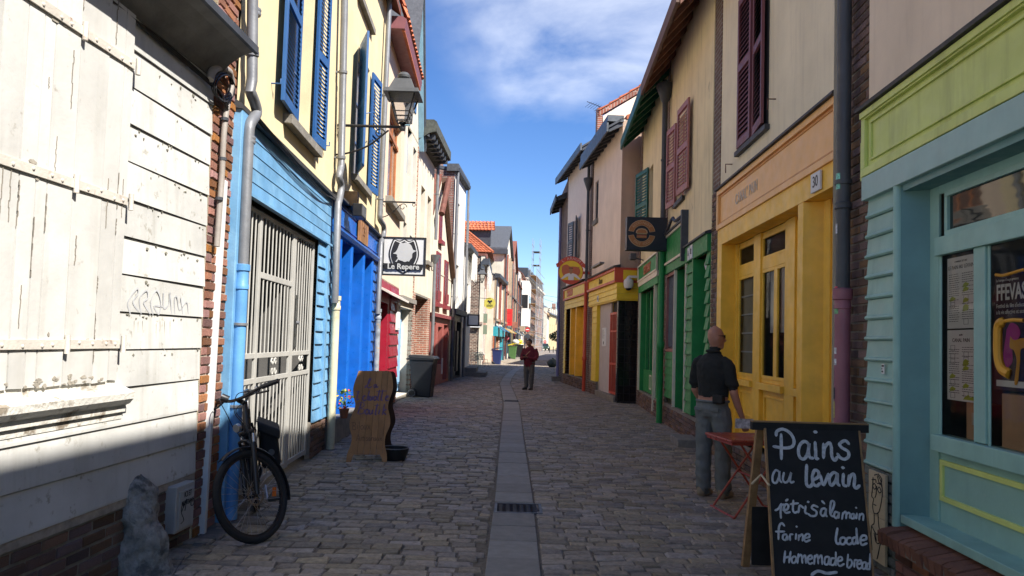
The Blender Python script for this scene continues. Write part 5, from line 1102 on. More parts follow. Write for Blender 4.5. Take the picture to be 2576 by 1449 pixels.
# boxed sign panel
sg = MB().box(.12,2.15,-.06,0,3.20,3.74).build('sign_panel', M['green'], h); frame(MB(), .10, 2.17, 3.17, 3.76, .045, -.09, -.06).build('sign_frame', M['creamtrim'], sg); MB().box(2.17,2.27,-.12,.0,3.05,3.95).build('sign_bracket', M['zincD'], sg); MB().box(.1,2.2,-.12,0,3.76,3.80).build('sign_cap', M['zincD'], sg)
MB().tube(smoothpts([(.2,-.1,3.8),(.8,-.12,3.84),(1.2,-.1,3.98),(1.6,-.12,3.86),(2.1,-.1,3.85)]), .03, 6).build('bundled_cable', M['zincD'], sg)
MB().box(.1,V1,-.06,.0,3.0,3.17).build('fascia', M['green'], h); MB().box(2.32,V1,-.06,.0,3.17,3.26).build('fascia', M['green'], h); MB().prismx([(0,3.26),(-.10,3.26),(-.10,3.29),(0,3.32)], 2.32, V1+.03).build('flashing', M['flash'], h)
MB().box(2.82,3.02,-.075,-.06,3.01,3.24).build('number_plate', M['paper'], h); MB().box(2.62,2.78,-.075,-.06,3.01,3.22).build('number_plate', M['paper'], h); text('32', .13, ink, h, (2.92,-.078,3.13), ext=.002, sx=.8); text('A', .12, ink, h, (2.70,-.078,3.12), ext=.002, sx=.8)
bd_ = mat('beaded_curtain', (.14,.14,.15), .3, var=.9, scale=22, bump=.3)
MB().box(.12,1.12,.05,.08,1.5,2.98).build('bead_curtain', bd_, h); frame(MB(), .10, 1.16, 1.45, 3.0, .06, -.02, .05).build('window_frame', M['brickred'], h)
for k in range(10): MB().cyl((.2+k*.09,.03,1.55),(.2+k*.09+random.uniform(-.03,.03),.03,2.95), .008, 5).build('bead_string', M['zinc'], h)
clap(h, .10, 1.16, .55, 1.45, .15, M['green'], y=0, proud=.03); MB().box(1.18,1.22,-.05,.1,.42,3.0).build('post', M['creamtrim'], h)
MB().box(1.26,2.30,.35,.39,.3,3.0).build('door', mat('dark_green_door', (.008,.07,.025), .4), h); MB().box(1.22,1.26,0,.35,.3,3.0).build('reveal', M['green'], h)
MB().box(2.30,2.34,-.05,.3,.42,3.0).build('post', M['creamtrim'], h); clap(h, 2.34, 2.92, .44, 3.0, .20, M['green'], y=0, proud=.04); MB().box(2.92,3.0,-.05,.4,.44,3.0).build('post', M['green'], h)
MB().box(3.0,3.85,.38,.42,.3,3.0).build('door', MATS['dark_green_door'], h); clap(h, 3.85, V1, .44, 3.0, .20, M['green'], y=0, proud=.04)
lp = MB().lathe([(.06,-.22),(.11,-.18),(.13,-.1),(.11,-.02),(.07,0)], (3.55,.15,2.95), 14).build('globe_lamp', M['plastic'], h, smooth=True)
bricks(h, .10, V1, 0, .42, y=-.015, m=M['brickdull'], mm=M['mortardark'], proud=.02)
st = bx('door_stone', M['stone'], None, 0, .7, -.35, 0, 0, .13, .015); st.location = R2.world(3.0,-.02,0); st.rotation_euler = h.rotation_euler; tag(st, 'grey stone doorstep in front of the deep green bar door', 'doorstep')
# ---- R3 green bar far bay
R3 = House('green_sign_house', (3.36,19.3), (3.15,15.1), 'stained yellow house with one green louvred shutter and a green eave'); h = R3.o
V1 = 4.0; R3.wall('upper_wall', M['yellowR'], -.1, V1, 3.6, 7.45, [(1.25,1.9,4.2,5.9)], reveal=.1); MB().box(1.25,1.9,.08,.1,4.2,5.9).build('pane', GD, h)
R3.body(M['yellowR'], 7, 7.4, -.1, V1, roof=9.6, roofm=M['tileD'], over=.05)
rafters(R3, -.15, V1+.15, 7.40, 6.86, .55, M['greenS'], 7, M['greenS'])
shutter(R3, 1.25, 4.2, 5.95, .9, -1, 12, M['greenS'], y=-.02, pitch=.07)
fz = MB().box(-.1,3.3,-.05,0,3.2,3.60).build('fascia', M['green'], h); frame(MB(), -.1, 3.3, 3.2, 3.62, .04, -.09, -.05).build('fascia_frame', M['creamtrim'], fz); MB().box(-.1,3.3,-.07,0,3.08,3.2).build('fascia_rail', M['creamtrim'], h); MB().box(-.1,3.3,-.05,0,2.92,3.08).build('fascia', M['green'], h)
text('BEYTUNAY', .30, mat('orange_letter', (.45,.11,.03), .5), h, (1.55,-.055,3.40), ext=.008, sx=.8, bold=.008)
MB().box(.0,.06,-.05,.1,.4,2.92).build('post', M['creamtrim'], h); MB().box(2.74,2.80,-.05,.1,.1,2.92).build('post', M['creamtrim'], h); MB().box(.1,2.72,.16,.19,.4,2.92).build('pane', GD, h)
for u in (.35,1.1,1.75,2.35): MB().box(u,u+.12,.10,.16,.4,2.92).build('post', M['green'], h)
MB().box(.06,.12,0,.16,.4,2.92).build('reveal', M['green'], h); MB().box(.12,2.7,.09,.155,.4,.95).build('lower_panel', M['green'], h); [frame(MB(), u, u+.32, .5, .85, .035, .08, .09).build('panel_moulding', M['creamtrim'], h) for u in (1.3,2.2)]
MB().box(2.82,V1,.02,.1,.4,2.95).build('post', M['green'], h); MB().box(2.5,2.62,.0,.12,1.9,2.2).build('wall_lamp', M['green'], h)
bricks(h, -.1, V1, 0, .40, y=0, m=M['brickdull'], mm=M['mortardark'], proud=.02, bl=.22); MB().box(-.42,-.1,-.02,.3,0,7.3).build('brick_strip', brickmat('brick_strip_R3', (.17,.085,.06), (.12,.065,.05), (.22,.19,.16)), h)
pg = R3.px(1658,1060,-.12); dp = pipe(R3, [(pg[0],-.12,7.0),(pg[0],-.12,3.7)], .055, M['zincD'], brackets=((0,.5),)); MB().lathe([(.06,6.55),(.09,6.6),(.19,6.85),(.19,6.92),(.16,6.92)], (pg[0],-.12,0), 12).build('hopper', M['zincD'], dp, smooth=True)
MB().lathe([(.062,0),(.062,1.5),(.08,1.52),(.08,1.62),(.062,1.65),(.062,3.7),(.075,3.72),(.075,3.8),(.055,3.82)], (pg[0],-.12,0), 14).build('green_iron_pipe', M['green'], dp, smooth=True)
cmh = empty('dome_camera', R3.world(-.25,-.3,3.28), h.rotation_euler.z, 'white dome security camera on the corner of the green fascia', 'camera'); MB().lathe([(.10,-.22),(.13,-.14),(.13,-.02),(.05,.06),(.03,.1)], (0,0,0), 14).build('dome_housing', M['plastic'], cmh, smooth=True); MB().ball((0,0,-.2), .085, 12, 8).build('dome', M['black'], cmh, smooth=True); MB().box(-.02,.02,0,.3,.06,.12).build('wall_arm', M['plastic'], cmh)
for (u, z) in ((.3,3.74),(1.6,3.86)): f_ = bx('floodlight', M['zincD'], h, u, u+.25, -.35, -.2, z, z+.16, .01); MB().tube([(u+.12,-.2,z+.05),(u+.12,0,z)], .015, 6).build('bracket', M['zincD'], f_)
# ---- R4 pink corner house, yellow and red bar front, black tiled column
R4 = House('pink_corner_house', (2.56,23.95), (2.86,19.71), 'pinkish rendered house stepping forward with yellow and red bar fascia and black tiled column'); h = R4.o
E4 = 4.22
R4.wall('upper_wall', M['pinkR'], .0, E4, 3.6, 7.65, [(.30,.85,5.5,6.75)], reveal=.1); window(R4, .30, .85, 5.5, 6.75, .04, M['zincD'], GD, 1, 2); MB().box(.22,.93,-.07,0,5.36,5.5).build('window_sill', M['stone'], h)
MB().box(E4-.001,E4+.0,0,5,3.6,7.65).build('side_wall_upper', M['pinkR'], h)
R4.body(M['pinkR'], 5.5, 7.6, 0, E4, roof=8.6, roofm=M['tile'], over=-.1, z0=2.76)
rafters(R4, -.15, E4+.12, 7.62, 7.36, .42, M['zincD'], 9, mat('slate_grey_gutter', (.10,.11,.12), .5, metal=.3, var=.2)); MB().box(-.15,E4+.12,-.44,.0,7.55,7.72).build('box_gutter', MATS['slate_grey_gutter'], h)
def gable_coping(p0, p1, H): pass
pw = MB().prism([(-.25,3),(0.02,3),(.02,7.7),(-.25,7.7)], 0, .01)
# party wall gable with brick coping at the far end
MB().prismx([(.25,7.0),(.25,9.05),(3.2,11.0),(6,9.2),(6,7.0)], -.2, .02).build('party_gable', M['pinkR'], h)
MB().prismx([(.1,9.03),(.1,9.20),(3.2,11.22),(6.1,9.4),(6.1,9.2),(3.2,11.0)], -.24, .08).build('brick_coping', brickmat('coping_brick', (.26,.09,.055), (.2,.075,.05), (.33,.28,.23), 'yz', bw=.1, bh=.3), h)
for k in range(9): MB().hexa(((-.28,.1+k*.33,9.21+k*.215),(.12,.1+k*.33,9.21+k*.215),(.12,.46+k*.33,9.43+k*.215),(-.28,.46+k*.33,9.43+k*.215),(-.28,.1+k*.33,9.27+k*.215),(.12,.1+k*.33,9.27+k*.215),(.12,.46+k*.33,9.46+k*.215),(-.28,.46+k*.33,9.46+k*.215))).build('coping_tile', M['tile'], h)
MB().box(-.26,.06,.06,.22,6.9,9.3).build('corner_brick', brickmat('corner_brick', (.30,.10,.06), (.24,.085,.055), (.36,.30,.25)), h)
fz = MB().box(.0,E4,-.10,0,3.25,3.60).build('fascia_panel', M['barY'], h); frame(MB(), -.02, E4+.08, 3.22, 3.62, .07, -.15, -.10).build('fascia_frame', M['barR'], fz)
MB().box(E4+.0,E4+.08,-.10,1.35,3.22,3.62).build('fascia_return', M['barR'], fz); MB().box(E4+.08,E4+.10,.08,1.25,3.29,3.55).build('return_panel', M['barY'], fz); MB().prismx([(0,3.62),(-.2,3.62),(-.2,3.66),(0,3.7)], -.05, E4+.12).build('flashing', M['flash'], h)
clap(h, 0, E4+.04, 2.78, 3.22, .15, M['barY'], y=-.06, proud=.03); 
cm = MB().prism([(0,0),(0,0)], 0, 0) if False else None
for k in range(3): MB().box(E4+.04,E4+.07,-.08,1.35,2.78+k*.147,2.78+k*.147+.142).build('return_board', M['barY'], h)
MB().box(0,E4+.04,-.06,1.3,2.74,2.78).build('soffit', M['barY'], h)
text('Rhum', .26, mat('faded_dark_letter', (.18,.13,.03), .7), h, (2.1,-.105,3.42), ext=.003, sx=.9)
MB().box(1.55,1.78,-.10,-.09,2.84,3.02).build('number_plate', M['paper'], h) ; text('34', .14, ink, h, (1.66,-.102,2.93), ext=.002, sx=.8)
MB().box(2.2,3.6,-.42,-.30,3.78,3.83).build('strip_light', M['zinc'], h)
MB().box(.0,.55,.05,.1,.4,2.78).build('yellow_panel', M['yellow'], h); clap(h, .55, 1.25, .42, 2.78, .19, M['barY'], y=-.02, proud=.035); MB().box(1.25,1.32,-.05,.5,.42,2.78).build('post', M['barY'], h)
bricks(h, -.0, 1.32, 0, .42, y=-.03, m=M['brickdull'], mm=M['mortardark'], proud=.02)
MB().box(1.32,2.95,.06,.1,.0,2.76).build('entry_wall', mat('pale_pink_plaster', (.48,.42,.40), .85, var=.08), h); MB().box(1.32,4.0,-.06,.3,-.02,.17).build('entry_step', M['stone'], h, bevel=.01)
nt_ = bx('notice_sheet', M['paper'], h, 1.75, 2.3, .045, .06, 1.5, 2.05); b = MB(); [b.box(1.79,random.uniform(1.95,2.12),.042,.045,1.98-k*.03,1.987-k*.03) for k in range(9)]; b.build('print', ink, nt_); MB().lathe([(.05,-.002),(.05,.0)], (2.0,.043,1.60), 14, 'y').build('stamp', ink, nt_)
gr = frame(MB(), 3.0, 4.0, .2, 2.45, .06, .02, .06); [gr.box(3.12+k*.17,3.16+k*.17,.03,.05,.25,2.4) for k in range(5)]; [gr.box(3.0,4.0,.025,.055,z,z+.05) for z in (1.0,1.9)]; gr.build('red_grille_door', M['barR'], h); MB().box(2.95,4.0,.12,.16,.17,2.76).build('dark_doorway', M['dark'], h)
blk = mat('glossy_black_tile', (.010,.010,.011), .14, var=.3, bump=.03, rnd=.3)
col = MB().box(4.02,E4-.02,.0,1.15,0,2.74).build('column_core', M['black'], h)
tm = MB().box(.004,.146,-.008,0,.004,.196).mesh('tile', blk)
for r in range(13):
    for k in range(1): inst(tm, 'tile', col, (4.03+k*.16,0,.06+r*.205))
    for k in range(7): inst(tm, 'tile', col, (E4-.02,.02+k*.16,.06+r*.205), (0,0,rad(90)))
# ---- R5 L'ARHUM bar
R5 = House('yellow_bar', (2.07,29.1), (2.55,24.0), 'pale pink house with yellow bar front at the far end of the right row'); h = R5.o
E5 = 5.1; R5.wall('upper_wall', mat('pale_pink_render', (.74,.63,.55), .85, var=.06, bump=.1, streak=.08), .2, E5, 3.6, 8.2, [(1.75,2.5,4.6,6.1)], reveal=.1); MB().box(1.75,2.5,.08,.1,4.6,6.1).build('pane', GD, h)
gs = mat('grey_blue_shutter', (.06,.075,.10), .5, var=.1); shutter(R5, 1.73, 4.6, 6.1, .55, -1, 10, gs, y=-.02, pitch=.08); shutter(R5, 2.52, 4.6, 6.1, .6, 1, 14, gs, y=-.02, pitch=.08)
R5.body(M['pinkR'], 6, 8.2, 0, E5, roof=9.9, roofm=M['tileD'], over=.0); rafters(R5, -.2, E5+.05, 8.25, 7.98, .42, M['zincD'], 10, MATS['slate_grey_gutter'])
MB().box(E5-.42,E5+.0,-.015,.1,0,8.2).build('brick_strip', MATS['brick_strip_R3'], h); MB().box(.0,.22,-.01,.1,0,8.2).build('brick_strip', MATS['brick_strip_R3'], h)
fz = MB().box(.35,E5-.42,-.08,0,3.22,3.62).build('fascia_panel', M['barY'], h); frame(MB(), .33, E5-.42, 3.20, 3.64, .06, -.12, -.08).build('fascia_frame', M['barR'], fz); MB().prismx([(0,3.66),(-.22,3.66),(-.22,3.70),(0,3.74)], .3, E5-.4).build('flashing', M['flash'], h)
text("L'ARHUM", .33, M['barR'], h, (1.6,-.085,3.42), ext=.006, sx=.9, bold=.008)
clap(h, .25, E5-.42, 2.86, 3.2, .17, M['barY'], y=-.02, proud=.03); clap(h, .22, .62, .40, 2.86, .19, M['barY'], y=-.02, proud=.03)
for u0, u1 in ((.62,1.5),(1.62,2.6),(2.72,4.68)): MB().box(u0,u1,.22,.26,.4,2.86).build('recessed_panel', M['yellow'], h)
for u in (1.5,2.6): MB().box(u,u+.12,-.02,.24,.4,2.86).build('post', M['yellow'], h)
bricks(h, .22, E5-.42, 0, .40, y=0, m=M['brickdull'], mm=M['mortardark'], proud=.02, bl=.24)
u = R5.px(1470,900,-.12)[0]; dp = pipe(R5, [(u,-.12,7.9),(u,-.12,3.55)], .05, M['zincD'], brackets=((0,.6),)); MB().lathe([(.058,0),(.058,1.0),(.075,1.02),(.075,1.12),(.058,1.14),(.058,3.5),(.07,3.52),(.05,3.6)], (u,-.12,0), 12).build('red_iron_pipe', M['barR'], dp, smooth=True)
MB().lathe([(.05,6.6),(.08,6.7),(.17,6.95),(.17,7.02)], (u,-.12,0), 12).build('hopper', M['zincD'], dp, smooth=True)
# TV aerial above
an = empty('tv_aerial', R5.world(2.2,1.2,8.9), h.rotation_euler.z, 'spiky television aerials on a mast above the pale pink house', 'aerial'); MB().cyl((0,0,-.2),(0,0,1.4), .02, 6).build('mast', M['black'], an)
for z, a, ln in ((.95,2.6,1.5),(1.3,2.1,1.2)):
    bmn = MB(); d = Vector((math.cos(a)*-1, -abs(math.sin(a)), 0)).normalized(); p0 = Vector((0,0,z)); bmn.cyl(p0, p0+d*ln+Vector((0,0,.1)), .012, 5); s_ = Vector((-d.y,d.x,.3)).normalized()
    for k in range(10): q = p0+d*(ln*k/9.5); bmn.cyl(q-s_*.18, q+s_*.18, .007, 4)
    bmn.build('aerial_boom', M['black'], an)
# ---- R6 dark brick house end and hidden row beyond
R6 = House('dark_brick_house', (2.03,31.9), (2.07,29.1), 'narrow dark brick house with a lilac downpipe, last in view on the right'); h = R6.o
MB().box(0,2.8,-.01,.2,0,8.0).build('brick_wall', brickmat('dark_brick_R6', (.13,.06,.045), (.10,.05,.04), (.18,.15,.13)), h); R6.body(MATS['dark_brick_R6'], 6, 7.6, 0, 2.8, roof=9.2, roofm=M['tileD'], over=.0); rafters(R6, -.5, 2.8, 7.5, 7.3, .42, M['zincD'], 5, M['zincD'])
u = 1.2; dp = pipe(R6, [(u,-.12,7.2),(u,-.12,4.4)]+[tuple(p) for p in smoothpts([(u,-.12,3.3),(u+.05,-.14,3.15),(u+.3,-.14,2.95),(u+.35,-.12,2.8)],4)]+[(u+.35,-.12,0)], .06, mat('lilac_pipe', (.20,.20,.36), .5, var=.1), brackets=((0,.5),))
MB().box(1.3,1.8,-.35,-.02,0,.2).build('kerb_stone', M['stone'], h)
MB().cyl((.8,-.02,3.6),(1.9,-.25,2.3), .02, 6).build('stay_rod', M['plastic'], h)
bk = MB().tube(smoothpts([(1.0,-.02,3.0),(1.0,-.35,3.02),(1.0,-.5,2.98),(1.0,-.52,2.9),(1.0,-.45,2.9)]), .012, 5).build('iron_hook', M['black'], h)
HR = House('rear_row_house', (3.3,43.0), (2.5,31.9), 'plain rendered house hidden just past the dark brick house on the right'); HR.wall('wall', M['beigeR'], 0, HR.L, 0, 7.4); HR.body(M['beigeR'], 7, 7.4, roof=9.5, roofm=M['tileD'])  # out of view, added for the shadow it casts on the street
HS = House('gap_side_house', (9.5,100.0), (4.2,48.0), 'long row house continuing the hidden right side past the sunlit gap'); HS.wall('wall', M['beigeR'], 0, HS.L, 0, 5.6); HS.body(M['beigeR'], 7, 5.6, roof=8, roofm=M['tileD'])  # unseen row, added to shade the street again after the gap
# ================================================================== STREET FURNITURE AND OBJECTS
# ---- lanterns on scrolled wall brackets
lampg = mat('grey_lantern_metal', (.085,.088,.09), .55, metal=.3, var=.2, bump=.08)
def lantern(loc, arm, rz, label, s=1.0):
    e = empty('street_lantern', loc, rz, label, 'street lantern', 'wall bracket lanterns along the street'); e.scale = (s,s,s)
    # arm runs along local -x back to the wall; lantern hangs above its end
    MB().tube([(-arm,0,0),(.03,0,0)], .02, 8).build('bracket_arm', M['black'], e, smooth=True)
    br = MB().tube(smoothpts([(-arm,0,-.42),(-arm*.75,0,-.40),(-arm*.45,0,-.28),(-arm*.18,0,-.05)]), .013, 6).build('bracket_brace', M['black'], e)
    for c, r in ((-arm*.86,.07),(-arm*.30,.08)): MB().tube([(c+r*(1-.035*k)*math.cos(k*.32), 0, -.10+r*(1-.035*k)*math.sin(k*.32)) for k in range(22)], .010, 5).build('bracket_scroll', M['black'], e)
    MB().lathe([(.035,-.05),(.045,-.02),(.03,.03),(.055,.05),(.05,.07)], (0,0,0), 10).build('socket', M['black'], e, smooth=True)
    b0, b1, z0, z1 = .075, .185, .07, .46
    for sx in (-1,1):
        for sy in (-1,1): MB().cyl((sx*b0,sy*b0,z0),(sx*b1,sy*b1,z1), .012, 6).build('corner_bar', M['black'], e)
    frame_ = MB(); 
    for z in (.07,.14,.20): 
        w_ = b0+(b1-b0)*(z-z0)/(z1-z0)
        for a, c in (((-w_,-w_),(w_,-w_)),((w_,-w_),(w_,w_)),((w_,w_),(-w_,w_)),((-w_,w_),(-w_,-w_))): frame_.cyl((*a,z),(*c,z), .008, 5)
    frame_.build('cage_ring', M['black'], e)
    lg = glassmat('lantern_glass', (.3,.3,.28), .82)
    for (sx, sy, tx, ty) in ((1,0,0,1),(-1,0,0,1),(0,1,1,0),(0,-1,1,0)):
        MB().quad((sx*b0-tx*b0,sy*b0-ty*b0,z0),(sx*b0+tx*b0,sy*b0+ty*b0,z0),(sx*b1+tx*b1,sy*b1+ty*b1,z1),(sx*b1-tx*b1,sy*b1-ty*b1,z1)).build('pane', lg, e)
    hd = MB(); hd.hexa(((-.25,-.25,z1-.03),(.25,-.25,z1-.03),(.25,.25,z1-.03),(-.25,.25,z1-.03),(-.235,-.235,z1+.03),(.235,-.235,z1+.03),(.235,.235,z1+.03),(-.235,.235,z1+.03)))
    hd.hexa(((-.185,-.185,z1+.03),(.185,-.185,z1+.03),(.185,.185,z1+.03),(-.185,.185,z1+.03),(-.115,-.115,z1+.20),(.115,-.115,z1+.20),(.115,.115,z1+.20),(-.115,.115,z1+.20))); hd.build('lantern_roof', lampg, e, bevel=.005)
    MB().lathe([(.05,z1+.20),(.055,z1+.22),(.085,z1+.24),(.09,z1+.27),(.06,z1+.31),(.02,z1+.32)], (0,0,0), 14).build('finial', lampg, e, smooth=True)
    return e
pL = atY(1012,318,10.25); lantern((pL.x,pL.y,pL.z-.01), 1.05, 0, 'grey street lantern on a long scrolled bracket by the blue shutters')
pL = atY(1213,700,46.5); lantern((pL.x,pL.y,pL.z-.25), 1.2, 0, 'old street lantern against the dark brick side wall', 1.15)
pL = atY(1253,765,60); lantern((pL.x,pL.y,pL.z-.1), 1.2, 0, 'street lantern beside the round yellow sign', 1.15)
pL = atY(1304,797,84); lantern((pL.x,pL.y,pL.z-.1), 1.2, 0, 'small distant street lantern right of the red banner', 1.15)
# ---- hanging sign with hat silhouette
sw = mat('sign_white', (.56,.56,.55), .5, var=.05, bump=.02); sk = mat('sign_black', (.014,.014,.016), .5, var=.1, bump=.02)
YS = 14.2; a = atY(962,690,YS); c = atY(1070,600,YS); e = empty('hanging_sign', (a.x, YS, a.z), 0, 'white hanging pub sign with black shield and hat silhouette on the left', 'sign')
Wd, Hd = c.x-a.x, c.z-a.z
MB().box(0,Wd,0,.06,0,Hd).build('panel', sw, e); frame(MB(), -.015, Wd+.015, -.015, Hd+.015, .03, -.012, .07).build('frame', sk, e)
def spoly(pts, m, nm, y, par, ox=0.0, oz=0.0, sc=1.0, k=4, t=.006):
    P = smoothpts([(x,0,z) for x,z in pts]+[(pts[0][0],0,pts[0][1])], k) if k else [Vector((x,0,z)) for x,z in pts]+[None]
    return MB().prism([(ox+p.x*sc, oz+p.z*sc) for p in P[:-1]], y-t, y).build(nm, m, par)
# shield in unit coords: x 0..1, z 0..1
S = [(.5,1.0),(.62,.94),(.72,.96),(.80,.99),(.86,.86),(.92,.62),(.90,.42),(.78,.18),(.60,.06),(.5,.02),(.40,.06),(.22,.18),(.10,.42),(.08,.62),(.14,.86),(.20,.99),(.28,.96),(.38,.94)]
w2 = Wd*.86; spoly([(x*w2+Wd*.07, z*Hd*.97+.01) for x,z in S], sk, 'shield', -.002, e)
spoly([((x-.5)*.91*w2+Wd*.5, ((z-.5)*.92+.5)*Hd*.97+.01) for x,z in S], sw, 'shield_line', -.008, e, t=.004); spoly([((x-.5)*.85*w2+Wd*.5, ((z-.5)*.86+.5)*Hd*.97+.01) for x,z in S], sk, 'shield_field', -.013, e, t=.004)
HP = [(.36,.74),(.33,.66),(.29,.60),(.24,.565),(.32,.55),(.345,.52),(.33,.49),(.36,.47),(.345,.445),(.37,.43),(.38,.40),(.42,.385),(.47,.37),(.53,.345),(.59,.37),(.63,.36),(.66,.42),(.70,.47),(.70,.56),(.73,.61),(.80,.655),(.72,.68),(.68,.78),(.62,.85),(.54,.875),(.47,.85),(.40,.865)]
spoly([(x*Wd, z*Hd) for x,z in HP], mat('silhouette_grey', (.42,.42,.41), .5, var=.05), 'hat_silhouette', -.018, e, k=2)
MB().hexa(((.30*Wd,-.022,.35*Hd),(.33*Wd,-.022,.34*Hd),(.39*Wd,-.022,.44*Hd),(.37*Wd,-.022,.45*Hd),(.30*Wd,-.017,.35*Hd),(.33*Wd,-.017,.34*Hd),(.39*Wd,-.017,.44*Hd),(.37*Wd,-.017,.45*Hd))).build('cigarette', MATS['silhouette_grey'], e)
rb = MB().prism([(.02*Wd,.30*Hd),(.98*Wd,.29*Hd),(.95*Wd,.14*Hd),(.05*Wd,.145*Hd)], -.030, -.018).build('name_band', sk, e)
text('Le Repere', .15, mat('letter_grey', (.45,.45,.43), .5), e, (Wd*.5,-.032,.215*Hd), ext=.006, sx=.98, bold=.003)
MB().cyl((-.15,.03,Hd*.9),(0,.03,Hd*.9), .015, 6).build('wall_fixing', sk, e)
e = empty('sign_bracket', (*atY(955,507,14.75)[:2], atY(955,507,14.75).z), 0, 'empty wrought iron sign bracket with a scroll above the hat sign', 'bracket')
MB().box(-.1,.72,-.012,.012,-.015,.015).build('arm', M['black'], e); MB().tube(smoothpts([(-.05,0,-.32),(.12,0,-.30),(.3,0,-.18),(.42,0,-.05)]), .010, 5).build('brace', M['black'], e)
for cx, r in ((.47,.08),(.04,.06)): MB().tube([(cx+r*(1-.035*k)*math.cos(k*.32),0,-.1+r*(1-.035*k)*math.sin(k*.32)) for k in range(22)], .008, 5).build('scroll', M['black'], e)
MB().tube([(.69+.03*math.cos(k*.5),0,-.045+.03*math.sin(k*.5)) for k in range(13)], .007, 5).build('ring', M['black'], e)
# ---- burger sign
YS = 14.75; a = atY(1576,628,YS); c = atY(1659,547,YS); e = empty('burger_sign', (a.x, YS, a.z), 0, 'square black projecting sign with an orange burger emblem on the right', 'sign'); Wd, Hd = c.x-a.x, c.z-a.z
bkm = mat('blue_black_sign', (.016,.018,.026), .45, var=.08, bump=.02); MB().box(0,Wd+.16,0,.22,0,Hd).build('panel', bkm, e, bevel=.006); MB().box(Wd+.03,Wd+.28,.06,.16,Hd*.4,Hd*.55).build('wall_fixing', M['black'], e)
om = mat('sign_orange', (.42,.16,.05), .5, var=.06, bump=0); om2 = mat('sign_pale_orange', (.56,.36,.20), .5, bump=0)
def arc(cx, cz, r0, r1, a0, a1, y, m, nm, par, n=18):
    b = MB()
    for i in range(n):
        t0, t1 = rad(a0+(a1-a0)*i/n), rad(a0+(a1-a0)*(i+1)/n)
        b.hexa([(cx+r*math.cos(t),yy,cz+r*math.sin(t)) for yy in (y-.004,y) for (r,t) in ((r0,t0),(r1,t0),(r1,t1),(r0,t1))])
    return b.build(nm, m, par)
cx, cz, R_ = Wd*.46, Hd*.5, Hd*.40
for a0, a1 in ((12,168),(192,348)):
    arc(cx, cz, R_*.60, R_*1.02, a0-2, a1+2, -.001, om2, 'emblem_rim', e); arc(cx, cz, R_*.63, R_*.98, a0, a1, -.006, om, 'emblem_arc', e)
def arctext(s, cx, cz, r, a0, da, size, m, par, y, flip=False):
    for i, ch_ in enumerate(s):
        if ch_ == ' ': continue
        t = a0+da*i; tr = rad(t)
        text(ch_, size, m, par, (cx+r*math.cos(tr), y, cz+r*math.sin(tr)), (rad(90), -rad(t-90 if not flip else t+90), 0), ext=.002, name='letter')
arctext('RESTO NIGHT', cx, cz, R_*.80, 140, -10, .075, om2, e, -.011); arctext('FAST FOOD', cx, cz, R_*.80, 228, 10.5, .075, om2, e, -.011, True)
bw = R_*.40
spoly([(-1,.05),(-.95,.45),(-.6,.8),(0,.9),(.6,.8),(.95,.45),(1,.05)], om2, 'bun_rim', -.001, e, cx, cz+.0, bw*1.1, 0); spoly([(-.9,.1),(-.85,.42),(-.55,.7),(0,.8),(.55,.7),(.85,.42),(.9,.1)], om, 'burger_bun', -.008, e, cx, cz, bw, 0)
for z0, z1, m_ in ((-.02,.08,om2),(-.22,-.04,mat('lettuce_green',(.08,.12,.02),.5)),(-.42,-.24,mat('tomato_red',(.35,.03,.02),.5)),(-.5,-.43,om2),(-.85,-.52,om)): MB().box(cx-bw*.92,cx+bw*.92,-.010,-.001,cz+z0*bw,cz+z1*bw).build('burger_layer', m_, e)
MB().tube([(cx-bw*.9+bw*1.8*k/16,-.012,cz-.12*bw+.05*bw*(-1)**k) for k in range(17)], .004, 4).build('burger_wave', om2, e)
# ---- round bar sign
YS = 24.2; cc_ = atY(1436,684,YS); e = empty('round_bar_sign', (cc_.x, YS, cc_.z), 0, 'round yellow bar sign with red arched name band on the right', 'sign'); R_ = .40
MB().lathe([(R_,0),(R_,.06)], (0,0,0), 40, 'y').build('disc', M['barY'], e); arc(0,0,R_-.012,R_+.012,0,360,-.001,M['barR'],'rim',e,40)
arc(0,.0,R_*.93,R_*1.28,38,142,-.006,M['barR'],'name_band',e); [spoly(p, M['barR'], 'band_tail', -.004, e, k=0) for p in ([(.30,.22),(.46,.13),(.50,.25),(.40,.31)],[(-.30,.22),(-.46,.13),(-.50,.25),(-.40,.31)])]
arctext("L'ARHUM", 0, 0, R_*1.10, 128, -12.5, .13, mat('sign_pale_pink', (.62,.45,.40), .5), e, -.012)
spoly([(x*R_,z*R_) for x,z in ((-.75,.0),(-.7,.45),(-.35,.6),(-.1,.45),(.15,.45),(.5,.42),(.7,.3),(.75,-.05),(.6,-.3),(.2,-.1),(-.2,-.1),(-.55,-.35))], mat('barrel_orange', (.50,.14,.06), .5), 'barrels', -.006, e)
for z in (.12,.38): MB().box(-.7*R_,.7*R_,-.0105,-.006,z*R_,(z+.02)*R_).build('barrel_line', sk, e)
seg = [(R_*math.cos(rad(t)),R_*math.sin(rad(t))) for t in range(222,319,8)]; spoly(seg, M['barR'], 'lower_band', -.006, e, k=0)
spoly([(x*R_,z*R_) for x,z in ((-.85,-.62),(-.45,-.2),(-.2,-.12),(.2,-.12),(.45,-.2),(.85,-.62),(.7,-.62),(.25,-.35),(.25,-.68),(-.2,-.68),(-.2,-.35),(-.7,-.62))], M['paper'], 'shirt', -.010, e, k=0); spoly([(x*R_,z*R_) for x,z in ((-.12,-.05),(-.14,.2),(0,.3),(.14,.2),(.12,-.05),(0,-.2))], mat('sign_skin', (.35,.18,.09), .6), 'face', -.011, e); MB().box(-.18*R_,.18*R_,-.014,-.010,.28*R_,.34*R_).build('cap', sk, e)
